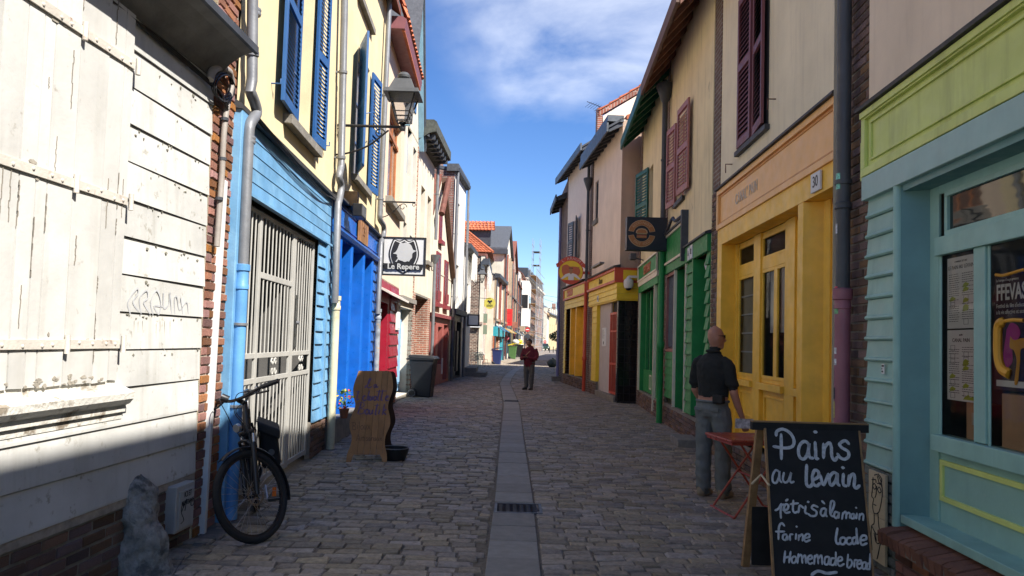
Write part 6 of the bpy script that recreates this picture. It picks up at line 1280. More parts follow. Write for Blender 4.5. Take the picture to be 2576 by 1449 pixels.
MB().box(R_*.98,R_*.98+.32,.01,.05,-.06,.03).build('wall_arm', M['barR'], e)
# ---- near chalk A-board
tl, tr_ = atY(1927,1077,5.02), atY(2159,1084,5.02); bl_, br_ = atY(1950,1470,4.64), atY(2197,1476,4.64)
e = empty('chalk_board', ((bl_.x+br_.x)/2, 4.9, 0), 0, 'black chalk A-board with white bread lettering in the right foreground', 'chalk board')
Oe = Vector(((bl_.x+br_.x)/2, 4.9, 0)); L_ = lambda p: Vector(p)-Oe
pn = (tr_-tl).cross(bl_-tl).normalized(); pn = -pn if pn.y > 0 else pn     # faces the street
def onboard(x, y, lift=0.0):
    r = ray(x, y); E0 = Vector((0,0,EYE)); t = (tl-E0).dot(pn)/r.dot(pn); return E0+r*t+pn*lift-Oe
slb = mat('blackboard_paint', (.020,.020,.020), .75, var=.2, scale=9, bump=.05, spec=.25); wd_ = mat('board_frame_wood', (.27,.16,.07), .6, var=.3, scale=14, bump=.15)
F4 = [L_(tl), L_(tr_), L_(br_), L_(bl_)]
MB().hexa([p-pn*.012 for p in F4]+[p+pn*.0 for p in F4]).build('slate_panel', slb, e)
for p, q, nm in ((F4[0],F4[3],'panel_edge'),(F4[1],F4[2],'panel_edge')):
    d_ = (F4[1]-F4[0]).normalized()*(.012 if p is F4[0] else -.012); MB().hexa([p-d_-pn*.02, p-pn*.02, q-pn*.02, q-d_-pn*.02, p-d_+pn*.004, p+pn*.004, q+pn*.004, q-d_+pn*.004]).build(nm, wd_, e)
tb0, tb1 = L_(atY(1893,1062,5.03)), L_(atY(2186,1070,5.03)); tbv = Vector((0,0,-.052)); tdy = Vector((0,.05,0))
MB().hexa([tb0+tbv, tb1+tbv, tb1+tbv+tdy, tb0+tbv+tdy, tb0, tb1, tb1+tdy, tb0+tdy]).build('top_bar', slb, e); MB().hexa([tb0+Vector((0,0,.001)), tb1+Vector((0,0,.001)), tb1+tdy+Vector((0,0,.001)), tb0+tdy+Vector((0,0,.001)), tb0+Vector((0,0,.008)), tb1+Vector((0,0,.008)), tb1+tdy+Vector((0,0,.008)), tb0+tdy+Vector((0,0,.008))]).build('top_cap', wd_, e)
for xx in (tl.x+.0, tr_.x+.02):
    p0, p1 = L_((xx-.015,5.10,1.0)), L_((xx-.02,5.36,.0)); MB().hexa([p1+Vector((-.025,-.02,0)),p1+Vector((.025,-.02,0)),p1+Vector((.025,.02,0)),p1+Vector((-.025,.02,0)),p0+Vector((-.025,-.02,0)),p0+Vector((.025,-.02,0)),p0+Vector((.025,.02,0)),p0+Vector((-.025,.02,0))]).build('rear_leg', wd_, e)
p0, p1 = L_((tl.x-.02,5.30,.30)), L_((tr_.x+.02,5.30,.30)); MB().box(p0.x,p1.x,p0.y-.015,p0.y+.015,p0.z-.03,p0.z+.03).build('rear_rail', wd_, e); MB().box(p0.x,p1.x,p0.y-.08,p0.y-.07,.05,.45).build('rear_panel', slb, e)
MB().tube([onboard(1908,1206,-.14),onboard(1921,1190,-.05),onboard(1934,1222,.01)], .008, 6).build('hinge_stay', mat('pale_wood_stay', (.5,.42,.28), .6), e)
chalk = mat('white_chalk_paint', (.50,.51,.52), .8, var=.28, scale=40, bump=.2)
TX = [("P",.0105,[[(210,175),(212,400)],[(165,190),(172,150),(225,130),(290,165),(325,230),(310,285),(240,300),(140,285)]]),
("a",.0105,[[(458,262),(420,240),(380,270),(365,330),(380,385),(420,395),(450,340),(462,255),(455,330),(470,385),(500,390)]]),("i",.0105,[[(515,245),(520,330),(522,390),(545,395)],[(505,155),(530,157)]]),
("n",.0105,[[(590,260),(590,390)],[(590,390),(600,300),(640,252),(660,290),(665,370),(690,410),(715,380)]]),("s",.0105,[[(820,265),(790,235),(755,245),(735,270),(760,300),(810,330),(815,375),(780,400),(740,385),(715,350)]]),
("a",.007,[[(190,510),(160,500),(135,545),(135,600),(165,612),(190,560),(195,505),(195,580),(215,610)]]),("u",.007,[[(235,520),(225,580),(245,610),(275,590),(300,520),(290,580),(300,610),(325,600)]]),
("l",.0105,[[(440,450),(435,560),(440,630),(470,645),(500,610)]]),("e",.010,[[(490,590),(540,560),(545,515),(510,500),(490,560),(500,620),(530,640),(560,615)]]),("v",.010,[[(560,540),(590,630),(635,530)]]),("a",.010,[[(715,535),(680,520),(645,560),(645,610),(665,635),(700,590),(715,530),(715,610),(735,640)]]),("i",.010,[[(770,530),(765,600),(775,635),(800,640)],[(755,475),(775,478)]]),("n",.010,[[(820,545),(815,640)],[(815,620),(835,550),(862,535),(870,580),(865,640),(885,660),(915,635)]]),
("p",.0068,[[(155,860),(185,845),(212,800)],[(212,800),(205,870),(208,930)],[(212,810),(236,812),(228,862)]]),("e",.0068,[[(232,855),(265,850),(275,815),(250,805),(235,840),(250,880),(290,875)],[(250,775),(270,760)]]),("t",.0068,[[(320,770),(315,850),(330,880),(360,870)],[(290,805),(365,795)]]),("r",.0068,[[(365,880),(375,820),(395,825),(410,840)]]),("i",.0068,[[(430,820),(425,875),(445,890)],[(445,785),(460,782)]]),("s",.0068,[[(540,830),(500,815),(485,840),(525,870),(520,905),(480,910),(450,890)]]),
("a",.0068,[[(605,840),(575,850),(565,890),(590,910),(610,870),(612,845),(610,900),(622,915)],[(575,775),(600,800)]]),("l",.0068,[[(655,890),(680,830),(685,785),(660,780),(650,840),(655,900),(680,915)]]),("a",.0068,[[(725,880),(695,875),(685,910),(705,930),(725,900),(728,875),(725,930)]]),
("m",.006,[[(755,940),(765,880)],[(760,900),(785,870),(795,890),(792,935)],[(795,900),(815,880),(828,895),(825,930)]]),("a",.006,[[(865,890),(840,900),(840,930),(860,930),(868,895),(870,935)]]),("i",.006,[[(890,885),(885,935)],[(878,835),(888,838)]]),("n",.006,[[(910,945),(915,890)],[(912,910),(935,890),(948,905),(945,950)]]),
("f",.0068,[[(240,1000),(215,975),(190,1010),(185,1120)],[(160,1050),(240,1050)]]),("a",.0062,[[(260,1075),(230,1080),(225,1115),(250,1125),(265,1090),(268,1125)]]),("r",.0062,[[(290,1130),(290,1080),(315,1075)]]),("i",.0062,[[(345,1070),(340,1120)],[(343,1005),(353,1007)]]),("n",.0062,[[(365,1130),(370,1080)],[(368,1100),(395,1075),(405,1095),(400,1135)]]),("e",.0062,[[(415,1110),(460,1100),(460,1075),(435,1075),(415,1110),(430,1140),(470,1125)]]),
("l",.0075,[[(715,1020),(700,1120),(715,1160),(745,1150)]]),("o",.007,[[(765,1100),(740,1120),(745,1160),(775,1160),(790,1120),(765,1100)]]),("c",.007,[[(835,1105),(805,1110),(795,1145),(820,1165),(845,1150)]]),("a",.007,[[(880,1100),(850,1115),(855,1160),(880,1150),(888,1105),(890,1160)]]),("l",.007,[[(885,1020),(890,1100),(900,1160)]]),("e",.007,[[(920,1130),(970,1120),(970,1090),(935,1090),(920,1130),(935,1170),(980,1155)]]),
("H",.0066,[[(245,1225),(235,1330)],[(295,1230),(280,1330)],[(240,1285),(290,1275)]]),("o",.006,[[(330,1270),(305,1290),(310,1330),(335,1325),(345,1290),(330,1270)]]),("m",.006,[[(355,1335),(365,1250)],[(360,1280),(390,1260),(400,1335)],[(400,1290),(425,1265),(432,1335)]]),("e",.006,[[(445,1305),(485,1290),(480,1265),(455,1275),(445,1310),(465,1340),(495,1330)]]),("m",.006,[[(505,1345),(510,1265)],[(508,1290),(535,1260),(542,1340)],[(542,1295),(570,1265),(578,1345)]]),("a",.006,[[(635,1275),(605,1285),(600,1340),(630,1340),(642,1280),(645,1350)]]),("d",.006,[[(690,1290),(660,1295),(655,1345),(685,1345),(700,1300)],[(700,1235),(700,1355)]]),("e",.006,[[(715,1320),(755,1305),(750,1280),(725,1285),(715,1325),(735,1360),(775,1340)]]),
("b",.006,[[(810,1255),(800,1370)],[(805,1310),(835,1305),(845,1340),(820,1375),(800,1365)]]),("r",.006,[[(865,1370),(870,1310),(900,1310)]]),("e",.006,[[(890,1345),(925,1335),(925,1310),(900,1315),(890,1350),(905,1385),(935,1370)]]),("a",.006,[[(970,1325),(940,1335),(940,1380),(965,1380),(975,1330),(975,1390)]]),("d",.006,[[(1008,1250),(1003,1392)],[(1000,1335),(982,1345),(980,1385),(1000,1385)]]),("swash",.009,[[(480,1440),(540,1405),(620,1425),(710,1415)]])]
li = 0
for ch_, r, sts in TX:
    b = MB()
    for s_ in sts:
        pts = smoothpts([onboard(1906+.28*x, 1043.3+.28*y, .0008+.00003*li) for x, y in s_], 6); ribbon(b, pts, r, pn, .0012); li += 1
    me = b.mesh('chalk_letter', chalk); o = bpy.data.objects.new('chalk_letter', me); COL.objects.link(o); o.parent = e
# ---- wavy wooden board sign
WZ = lambda z: (856.5+.1823*z[0], 914.5+.1823*z[1])
Pb = gnd(*WZ((355,1372))); tp = atY(*WZ((470,105)), Pb.y+.30)
e = empty('wooden_board_sign', (Pb.x, Pb.y, 0), 0, 'wavy edged wooden plank A-board with purple handwriting by the blue shop', 'board sign')
wn = Vector((.10,-1,.0)); wn = (wn - (tp-Pb)*(wn.dot(tp-Pb)/(tp-Pb).length_squared)).normalized(); Ow = Vector((Pb.x, Pb.y, 0))
def onw(z, lift=0.0):
    r = ray(*WZ(z)); E0 = Vector((0,0,EYE)); t = (Pb-E0).dot(wn)/r.dot(wn); return E0+r*t+wn*lift-Ow
LO = [(100,252),(130,240),(170,228),(230,205),(310,180),(370,174),(430,177),(500,192),(560,205),(600,200),(640,188),(700,160),(780,130),(840,122),(900,126),(960,145),(1010,155),(1060,154),(1090,150),(1150,130),(1230,97),(1256,90)]
RO = [(100,672),(130,702),(200,716),(280,724),(330,725),(380,715),(430,700),(480,680),(530,665),(580,656),(620,655),(670,668),(720,680),(780,688),(840,686),(900,665),(950,640),(1000,620),(1060,610),(1100,610),(1150,615),(1200,628),(1256,640)]
def interp(T, y):
    for a, c in zip(T, T[1:]):
        if a[0] <= y <= c[0]: return a[1]+(c[1]-a[1])*(y-a[0])/(c[0]-a[0])
    return T[-1][1]
lines = [lambda y: -999, lambda y: 325-.083*(y-110), lambda y: 412-.085*(y-110), lambda y: 495-.079*(y-110), lambda y: 580-.079*(y-110), lambda y: 660-.075*(y-110), lambda y: 9999]
plk = mat('weathered_sign_plank', (.32,.165,.065), .65, var=.25, scale=3.5, bump=.2, bscale=40, streak=.35, scol=(.17,.085,.035), rnd=.10)
ys = list(range(100,1257,28))+[1256]
for li_ in range(6):
    F = []; Bk = []
    for y in ys:
        l, r = max(interp(LO,y), lines[li_](y)+2.2), min(interp(RO,y), lines[li_+1](y)-2.2)
        if r-l < 3: continue
        F.append((onw((l,y)), onw((r,y)), onw((l,y),-.022), onw((r,y),-.022)))
    if len(F) < 2: continue
    vs = [p for q in F for p in q]; fs = []
    for i in range(len(F)-1):
        a, c = i*4, i*4+4; fs += [(a,a+1,c+1,c),(a+2,c+2,c+3,a+3),(a,c,c+2,a+2),(a+1,a+3,c+3,c+1)]
    n4 = (len(F)-1)*4; fs += [(0,2,3,1),(n4,n4+1,n4+3,n4+2)]
    MB().add(vs, fs).build('plank', plk, e)
for poly in ([(97,1230),(150,1240),(185,1256),(158,1295),(142,1365),(76,1360),(84,1290)],[(540,1256),(590,1240),(630,1215),(642,1300),(637,1384),(572,1380),(571,1310)]):
    n = len(poly); MB().add([onw(p,.001) for p in poly]+[onw(p,-.023) for p in poly], [tuple(range(n)), tuple(range(2*n-1,n-1,-1))]+[(i,(i+1)%n,(i+1)%n+n,i+n) for i in range(n)]).build('leg', plk, e)
hin = onw((470,105)); tilt = 2*math.asin(min(1,.30/1.13))
rv = []; ax = (onw((672,105))-onw((252,105))).normalized()
Rm = Matrix.Rotation(tilt*.95, 4, ax)
Fp = [(interp(LO,y),y) for y in ys]+[(640,1384),(570,1380),(560,1270),(180,1270),(142,1365),(76,1360)][::1]; poly = [(interp(LO,y),y) for y in ys]+[(76,1360),(142,1365),(182,1262),(545,1262),(570,1380),(640,1384)]+[(interp(RO,y),y) for y in reversed(ys)]
rp = [hin+Rm@(onw(p)-hin)-wn*.03+Vector((.05,0,0)) for p in poly]; n = len(rp); bk_ = wn*-.02
MB().add(rp+[p+bk_ for p in rp], [tuple(range(n)), tuple(range(2*n-1,n-1,-1))]+[(i,(i+1)%n,(i+1)%n+n,i+n) for i in range(n)]).build('rear_panel', mat('dark_sign_back', (.055,.028,.018), .8, var=.25), e)
prp = mat('faded_purple_paint', (.13,.08,.16), .8, var=.3, scale=30, bump=0); brn = mat('faded_brown_paint', (.12,.065,.04), .8, var=.3, scale=30, bump=0)
b = MB()
for r, s_ in [(8,q) for q in ([(350,335),(340,320),(380,290),(410,230),(422,212),(400,215),(385,260),(370,320),(400,335),(432,318)],[(485,290),(465,300),(465,330),(485,325),(495,290),(500,330),(520,318)])]+[(10,q) for q in ([(250,380),(225,480),(235,500),(255,485)],[(345,450),(320,450),(308,490),(325,515),(350,500)],[(400,375),(365,505)],[(370,470),(395,452),(388,510)],[(412,450),(402,500),(420,505),(440,455),(436,505)],[(480,450),(460,470),(465,505),(490,500),(500,465),(480,450)],[(540,365),(515,490),(530,510)],[(585,365),(562,490),(578,510)],[(620,480),(655,460),(645,445),(625,465),(625,505),(660,510)],[(285,545),(240,690)],[(370,630),(345,650),(345,690),(375,695),(390,655),(370,630)],[(405,640),(400,690),(425,695),(445,640),(440,695)],[(512,555),(480,690),(495,705)],[(540,640),(525,700)],[(608,560),(580,705)],[(632,630),(592,665),(628,705)])]+[(5,q) for q in ([(215,390),(270,385)],[(500,385),(640,378)],[(470,580),(540,575)],[(225,575),(270,535),(320,545),(322,590),(275,615),(325,635),(315,685),(250,700)])]:
    ribbon(b, smoothpts([onw(p,.0015) for p in s_], 5), r*.1823*9.35/1860, wn, .001)
b.build('purple_lettering', prp, e)
b = MB()
for s_ in ([(175,815),(165,910)],[(155,815),(200,815),(205,850),(175,860),(210,875),(205,910),(165,912)],[(240,850),(235,905)],[(262,850),(258,930)],[(300,850),(280,870),(285,905),(305,905),(318,875),(300,850)],[(330,850),(328,900),(350,905),(362,850)],[(375,850),(410,910)],[(410,850),(370,912)],[(215,1070),(245,980),(270,1070)],[(225,1040),(262,1040)],[(285,1065),(288,1020),(302,1018)],[(315,1000),(312,1062),(325,1065)],[(303,1022),(330,1020)],[(340,1020),(337,1065)],[(375,1022),(355,1025),(372,1045),(368,1065),(348,1064)],[(405,1022),(388,1030),(386,1060),(402,1062),(408,1025),(410,1065)],[(428,1065),(432,1022)],[(430,1032),(448,1020),(455,1035),(452,1066)],[(485,1022),(468,1030),(466,1060),(482,1062),(488,1025),(490,1066)],[(505,1022),(503,1058),(520,1064),(532,1022),(530,1066)],[(545,1022),(572,1068)],[(572,1022),(542,1068)]):
    ribbon(b, smoothpts([onw(p,.0015) for p in s_], 4), 3.2*.1823*9.35/1860, wn, .001)
b.build('brown_lettering', brn, e)
tb = empty('black_tub', gnd(975,1163)+Vector((.06,.16,0)), 0, 'low black plastic tub with pale rim behind the foot of the wooden board', 'tub'); MB().lathe([(.13,0),(.17,.10),(.18,.16),(.165,.16),(.15,.05)], (0,0,0), 20).build('bowl', M['black'], tb, smooth=True); arc(0,0,.01,.02,0,1,0,M['paper'],'rim',tb,1); MB().tube([(.178*math.cos(k*.33),.178*math.sin(k*.33),.163) for k in range(20)], .006, 5).build('rim_edge', M['zinc'], tb)
# ---- red folding bistro table
tc_ = gnd(1852,1098,.71); RT_ = mat('red_lacquered_metal', (.34,.055,.03), .35, var=.1, bump=.04)
e = empty('bistro_table', (tc_.x+.12, tc_.y-.05, 0), rad(8), 'square red metal folding bistro table beside the chalk board', 'table')
MB().box(-.33,.33,-.30,.30,.695,.72).build('table_top', RT_, e, bevel=.01); MB().box(-.315,.315,-.285,.285,.672,.695).build('top_rim', RT_, e)
for y in (-.24,.24):
    MB().tube([(-.27,y,0),(.22,y,.69)], .011, 8).build('leg', RT_, e); MB().tube([(.27,y,0),(-.22,y,.69)], .011, 8).build('leg', RT_, e)
for x in (-.27,.27): MB().tube([(x,-.26,.015),(x,.26,.015)], .011, 8).build('foot_bar', RT_, e)
MB().tube([(0,-.25,.35),(0,.25,.35)], .010, 8).build('cross_bar', RT_, e)
# ---- guard stone, meter box
gp = gnd(395,1449)
e = empty('guard_stone', (gp.x-.10, gp.y+.03, 0), 0, 'rough grey leaning guard stone against the foot of the white boarded house', 'stone'); b = MB(); n = 14
for i in range(9):
    t = i/8; cx, cy, r = -.12*t, .0, (.20-.06*t)*(1 if i < 8 else .55)
    for k in range(n):
        a_ = 2*math.pi*k/n; rr = r*(1+.10*math.sin(3*a_+i*.9)+random.uniform(-.06,.06)); b.v.append((cx+rr*math.cos(a_)*.95, cy+rr*math.sin(a_)*.8, (.62*t if i < 8 else .62)+random.uniform(-.012,.012)))
from mathutils import noise as mn
b.f = [(i*n+k, i*n+(k+1)%n, (i+1)*n+(k+1)%n, (i+1)*n+k) for i in range(8) for k in range(n)]+[tuple(8*n+k for k in range(n))]
o = b.build('boulder', mat('rough_grey_granite', (.24,.225,.20), .85, var=.45, scale=14, bump=.9, bscale=28, patch=.9, pcol=(.07,.068,.062), pscale=6, pthr=.5), e, smooth=True); bm_ = bmesh.new(); bm_.from_mesh(o.data); bmesh.ops.subdivide_edges(bm_, edges=bm_.edges[:], cuts=3, use_grid_fill=True)
for v_ in bm_.verts:
    p_ = v_.co*6; k_ = mn.noise(p_)*.035+abs(mn.noise(p_*2.7))*-.03+mn.noise(p_*7)*.008; d_ = Vector((v_.co.x+.06, v_.co.y, 0)); v_.co += d_.normalized()*k_ if d_.length > 1e-4 else Vector()
bm_.to_mesh(o.data); bm_.free()
u0, z0 = L0.px(436,1345,-.06); u1, z1 = L0.px(488,1208,-.06)
e = empty('meter_box', L0.world(u0,0,z0), L0.o.rotation_euler.z, 'grey plastic meter box with black scribbled writing on the foot of the white house', 'meter box'); w_, h_ = u1-u0, z1-z0
bxm = mat('grey_meter_plastic', (.40,.39,.36), .6, var=.12, bump=.1, streak=.3, scol=(.25,.23,.2)); MB().box(0,w_,-.07,.02,0,h_).build('case', bxm, e, bevel=.008); MB().box(.03,w_-.02,-.078,-.07,.02,h_-.04).build('door', bxm, e, bevel=.003)
text('ICI ET', .055, ink, e, (w_*.55,-.080,h_*.78), ext=.001, sx=.75); text('MAINTENANT', .05, ink, e, (w_*.55,-.080,h_*.60), ext=.001, sx=.55)
b = MB(); [b.tube(smoothpts([(x,-.080,z) for x,z in ln], 4), .003, 4) for ln in ([(.06,.14),(.09,.18),(.07,.20),(.06,.14),(.10,.08),(.06,.06)],[(.09,.17),(.13,.22),(.11,.14)],[(w_-.07,.20),(w_-.03,.2),(w_-.03,.16),(w_-.07,.16),(w_-.07,.2)])]; b.build('scribble', ink, e)
# ---- wheelie bins
def bin_(loc, rz, label, bm, lm, s=1.0, lid=0.0, full=False):
    e = empty('wheelie_bin', loc, rz, label, 'wheelie bin', 'wheelie bins put out along the street'); e.scale = (s,s,s)
    # local +x = front, wheels at -x
    b = MB(); b.hexa(((-.24,-.22,.06),(.22,-.22,.0),(.22,.22,.0),(-.24,.22,.06),(-.31,-.28,.98),(.30,-.28,.98),(.30,.28,.98),(-.31,.28,.98))); b.build('body', bm, e, bevel=.02)
    MB().hexa(((-.33,-.30,.94),(.32,-.30,.94),(.32,.30,.94),(-.33,.30,.94),(-.33,-.30,.99),(.32,-.30,.99),(.32,.30,.99),(-.33,.30,.99))).build('rim', bm, e, bevel=.01)
    l = MB(); l.hexa(((-.02,-.31,0),(.68,-.31,-.02),(.68,.31,-.02),(-.02,.31,0),(.0,-.29,.07),(.62,-.27,.05),(.62,.27,.05),(.0,.29,.07))); o = l.build('lid', lm, e, bevel=.015); o.location = (-.33,0,.995); o.rotation_euler = (0,-lid,0)
    MB().tube([(-.33,-.24,.95),(-.40,-.24,.96),(-.40,.24,.96),(-.33,.24,.95)], .016, 8).build('handle', bm, e, smooth=True)
    for sy in (-1,1):
        MB().lathe([(.03,-.02),(.105,-.025),(.11,0),(.105,.025),(.03,.02)], (-.23,sy*.26,.11), 20, 'y').build('wheel', M['black'], e, smooth=True)
        hub = MB(); [hub.tube([(-.23+.085*math.cos(k*.7854),sy*.288,.11+.085*math.sin(k*.7854)),(-.23+.085*math.cos(k*.7854+.6),sy*.288,.11+.085*math.sin(k*.7854+.6))], .008, 4) for k in range(8)]; hub.build('wheel_rim', M['zinc'], e)
    return e
cb = mat('charcoal_bin_plastic', (.012,.013,.015), .5, var=.15, bump=.06); bb_ = mat('navy_bin_plastic', (.022,.035,.115), .45, var=.1); gb_ = mat('green_bin_plastic', (.075,.16,.05), .5, var=.1); yl = mat('yellow_lid_plastic', (.55,.42,.03), .5)
g_ = gnd(1050,1000); bin_((g_.x+.12,g_.y+.22,0), rad(-6), 'charcoal wheelie bin by the light blue door on the left', cb, cb, 1.06)
g_ = gnd(1250,917); bin_((g_.x,g_.y,0), rad(-8), 'navy blue wheelie bin with ajar lid by the turquoise shop', bb_, mat('dark_navy_lid', (.02,.03,.06), .5), 1.0, .22)
g_ = gnd(1289,903); bin_((g_.x,g_.y,0), rad(-5), 'green wheelie bin heaped with yellow rubbish sacks', gb_, yl, 1.2, .3)
g_ = gnd(1306,899); bin_((g_.x,g_.y,0), rad(-5), 'large black wheelie bin with yellow lid next to the green one', cb, yl, 1.3, .12)
g_ = gnd(1402,920); bin_((g_.x+.25,g_.y,0), rad(190), 'black wheelie bin with yellow lid beyond the lilac downpipe', cb, yl, 1.1, .1)
def bag(loc, r, m, label, nm='rubbish_sack'):
    b = MB().ball((0,0,0), r, 14, 10, (1,.9,.75)); b.v = [(x*(1+random.uniform(-.14,.14)), y*(1+random.uniform(-.14,.14)), z*(1+random.uniform(-.14,.14))+r*.72) for x,y,z in b.v]
    b.tube([(0,0,r*1.3),(.02,0,r*1.65)], [r*.12,r*.22], 6); o = b.build(nm, m, None, smooth=True); o.location = loc; tag(o, label, 'rubbish sack', 'rubbish sacks by the bins')
g_ = gnd(1289,903); bag((g_.x+.25,g_.y-.1,1.28), .34, mat('pale_sack', (.5,.48,.42), .5), 'pale rubbish sack bulging out of the green bin'); g_ = gnd(1309,899); bag((g_.x-.1,g_.y-.1,1.40), .28, yl, 'yellow sack on top of the large black bin'); bag((g_.x+.62,g_.y-.1,0), .3, MATS['pale_sack'], 'pale sack on the ground beside the large black bin')
g_ = gnd(1390,924); bag((g_.x,g_.y,0), .36, mat('dark_sack', (.04,.045,.03), .5), 'dark sack lying by the bin past the lilac downpipe')
# ---- green wire terrace chairs and table
cg = mat('pale_green_metal', (.38,.45,.33), .45, var=.08); dgm = mat('grey_green_metal', (.12,.16,.12), .45, var=.08)
def chair(loc, rz, m, label):
    e = empty('terrace_chair', loc, rz, label, 'chair', 'metal chairs on the terrace'); 
    MB().lathe([(.02,.43),(.21,.435),(.22,.45),(.20,.455),(.02,.45)], (0,0,0), 16).build('seat', m, e, smooth=True)
    for sx, sy in ((-1,-1),(1,-1),(1,1),(-1,1)): MB().tube([(sx*.15,sy*.15,.44),(sx*.21,sy*.21,0)], .012, 6).build('leg', m, e)
    bk = MB(); bk.tube(smoothpts([(-.21,.05,.44),(-.26,.16,.68),(-.17,.22,.84),(0,.24,.88),(.17,.22,.84),(.26,.16,.68),(.21,.05,.44)]), .013, 6); bk.build('back_hoop', m, e)
    wv = MB()
    for k in range(7): x = -.18+.06*k; wv.tube([(x*.9,.13,.48),(x,.22,.83-.25*abs(x))], .007, 4)
    for z in (.56,.64,.72): wv.tube([(-.23,.14+.1*(z-.5),z),(.23,.14+.1*(z-.5),z)], .007, 4)
    wv.build('back_wires', m, e); return e
for (x, y, rz, m, lb) in ((1191,926,200,cg,'pale green wire chair nearest the doorstep'),(1206,924,150,dgm,'grey-green chair at the middle of the terrace group'),(1217,922,120,dgm,'grey-green chair at the right end of the terrace group'),(1203,914,0,cg,'pale chair at the back of the terrace against the brick wall')): chair(gnd(x,y), rad(rz), m, lb)
g_ = gnd(1204,919); e = empty('terrace_table', g_, 0, 'round green terrace table among the metal chairs', 'table'); MB().lathe([(.02,.70),(.34,.70),(.34,.725),(.02,.725)], (0,0,0), 20).build('table_top', cg, e); MB().lathe([(.22,0),(.2,.02),(.025,.04),(.025,.70)], (0,0,0), 12).build('pedestal', dgm, e)
# ---- distant signs
def disc_sign(px_, Y, r, label, m, extra, pole=None):
    p = atY(*px_, Y); e = empty('round_sign', (p.x,Y,p.z), 0, label, 'sign'); MB().lathe([(r,0),(r,.05)], (0,0,0), 28, 'y').build('disc', m, e); extra(e)
    if pole: MB().cyl((0,.08,-p.z),(0,.08,r), .035, 8).build('pole', M['zincD'], e)
    else: MB().cyl((-r-.5,.02,0),(-r,.02,0), .02, 6).build('wall_arm', M['black'], e)
yd = mat('mustard_sign', (.46,.40,.07), .5, var=.1)
def ex1(e): spoly([(-.16,.10),(-.12,.22),(0,.17),(.12,.22),(.16,.10),(.05,.05),(.10,-.08),(0,.0),(-.10,-.08),(-.05,.05)], sk, 'emblem', -.003, e); frame(MB(), -.2, .2, -.24, -.10, .015, -.008, -.003).build('name_box', sk, e); text('EAMLET', .10, sk, e, (0,-.006,-.17), ext=.002, sx=.9)
disc_sign((1232,763), 50, .39, 'round mustard yellow sign with a dark winged emblem hung on the brick house', yd, ex1)
nr = mat('no_entry_red', (.48,.03,.03), .4, bump=0)
def ex2(e): MB().box(-.18,.18,-.008,-.002,-.045,.045).build('white_bar', M['paper'], e)
disc_sign((1327,829), 88, .27, 'red no-entry sign on a pole behind the standing person', nr, ex2, True); disc_sign((1371,860), 130, .27, 'tiny distant no-entry sign past the crossing', nr, ex2, True)
p = atY(1327,845,88.3); tag(MB().lathe([(.28,0),(.28,.04)], (p.x,88.3,p.z), 20, 'y').build('round_sign', M['zincD']), 'dark disc seen from behind just below the red no-entry sign', 'sign')
p = atY(1281,735,78); e = empty('shop_sign', (p.x,78,p.z), 0, 'small white and yellow square shop sign high on the left far down the street', 'sign'); MB().box(-.45,.45,0,.1,0,.75).build('panel', M['paper'], e); MB().box(-.45,.45,-.02,.1,-.55,-.02).build('lower_panel', M['barY'], e); MB().lathe([(.2,-.02),(.2,0)], (-.1,0,.38), 16, 'y').build('emblem', yd, e)
p = atY(1279,798,66); e = empty('red_banner', (p.x,66,p.z), 0, 'bright red projecting banner far down the left side', 'banner'); MB().box(-.30,.34,0,.06,-.75,.75).build('cloth', mat('banner_red', (.50,.02,.02), .6), e); b = MB(); [b.box(-.2,.2,-.004,0,z,z+.05) for z in (.45,.3,-.2,-.35,-.5)]; b.build('print', mat('banner_print', (.3,.01,.01), .6), e); MB().cyl((-1.0,.03,.7),(.34,.03,.7), .025, 6).build('pole', M['black'], e)
p = atY(1268,850,64); tag(MB().ball((p.x,64,p.z), .45, 10, 7, (1,.6,.6)).build('pink_bunting', mat('pink_cloth', (.5,.12,.14), .8), None, smooth=True), 'pink cloth bunting over a doorway below the red banner', 'bunting')
# ---- hanging flowers, street post and parked car far away
p = atY(1396,846,50); e = empty('flower_basket', (p.x+.2,50,0), 0, 'leafy hanging flower basket with magenta blooms on a post at the right', 'flower basket'); zc = p.z
MB().cyl((.2,.2,0),(.2,.2,zc+.1), .05, 8).build('post', M['black'], e); lf = MB(); fl1 = MB()
for k in range(620):
    v = Vector((random.gauss(0,1),random.gauss(0,1),random.gauss(0,1))).normalized()*random.uniform(.3,1)**.5; q = Vector((v.x*.62,v.y*.5,v.z*.36+zc)); t = random.uniform(.04,.08); d1 = Vector((random.uniform(-1,1),random.uniform(-1,1),random.uniform(-1,1))).normalized()*t; d2 = d1.orthogonal().normalized()*t*.6; (fl1 if (k%5 == 0 and v.x > 0) else lf).quad(q-d1,q-d2,q+d1,q+d2)
lf.build('leaves', mat('basket_leaves', (.03,.06,.02), .7, rnd=.2, island=True), e); fl1.build('blooms', mat('magenta_bloom', (.35,.03,.2), .7), e)
g_ = Vector((6.6,150,0)); e = empty('parked_car', g_, rad(10), 'dark green parked car at the far crossing', 'car'); cp = mat('dark_green_car_paint', (.02,.05,.035), .25, var=.05, bump=0)
MB().prismx([(-2.0,.35),(-2.05,.75),(-1.2,.92),(-.6,1.42),(.9,1.45),(1.6,.95),(2.05,.85),(2.05,.35)], -.85, .85).build('body', cp, e, bevel=.06); MB().prismx([(-1.08,.95),(-.55,1.36),(.85,1.39),(1.45,.97)], -.86, .86).build('side_window', GD, e); MB().hexa(((-.7,-1.18,.95),(.7,-1.18,.95),(.7,-.66,1.38),(-.7,-.66,1.38),(-.7,-1.2,.97),(.7,-1.2,.97),(.7,-.68,1.40),(-.7,-.68,1.40))).build('windscreen', GD, e)
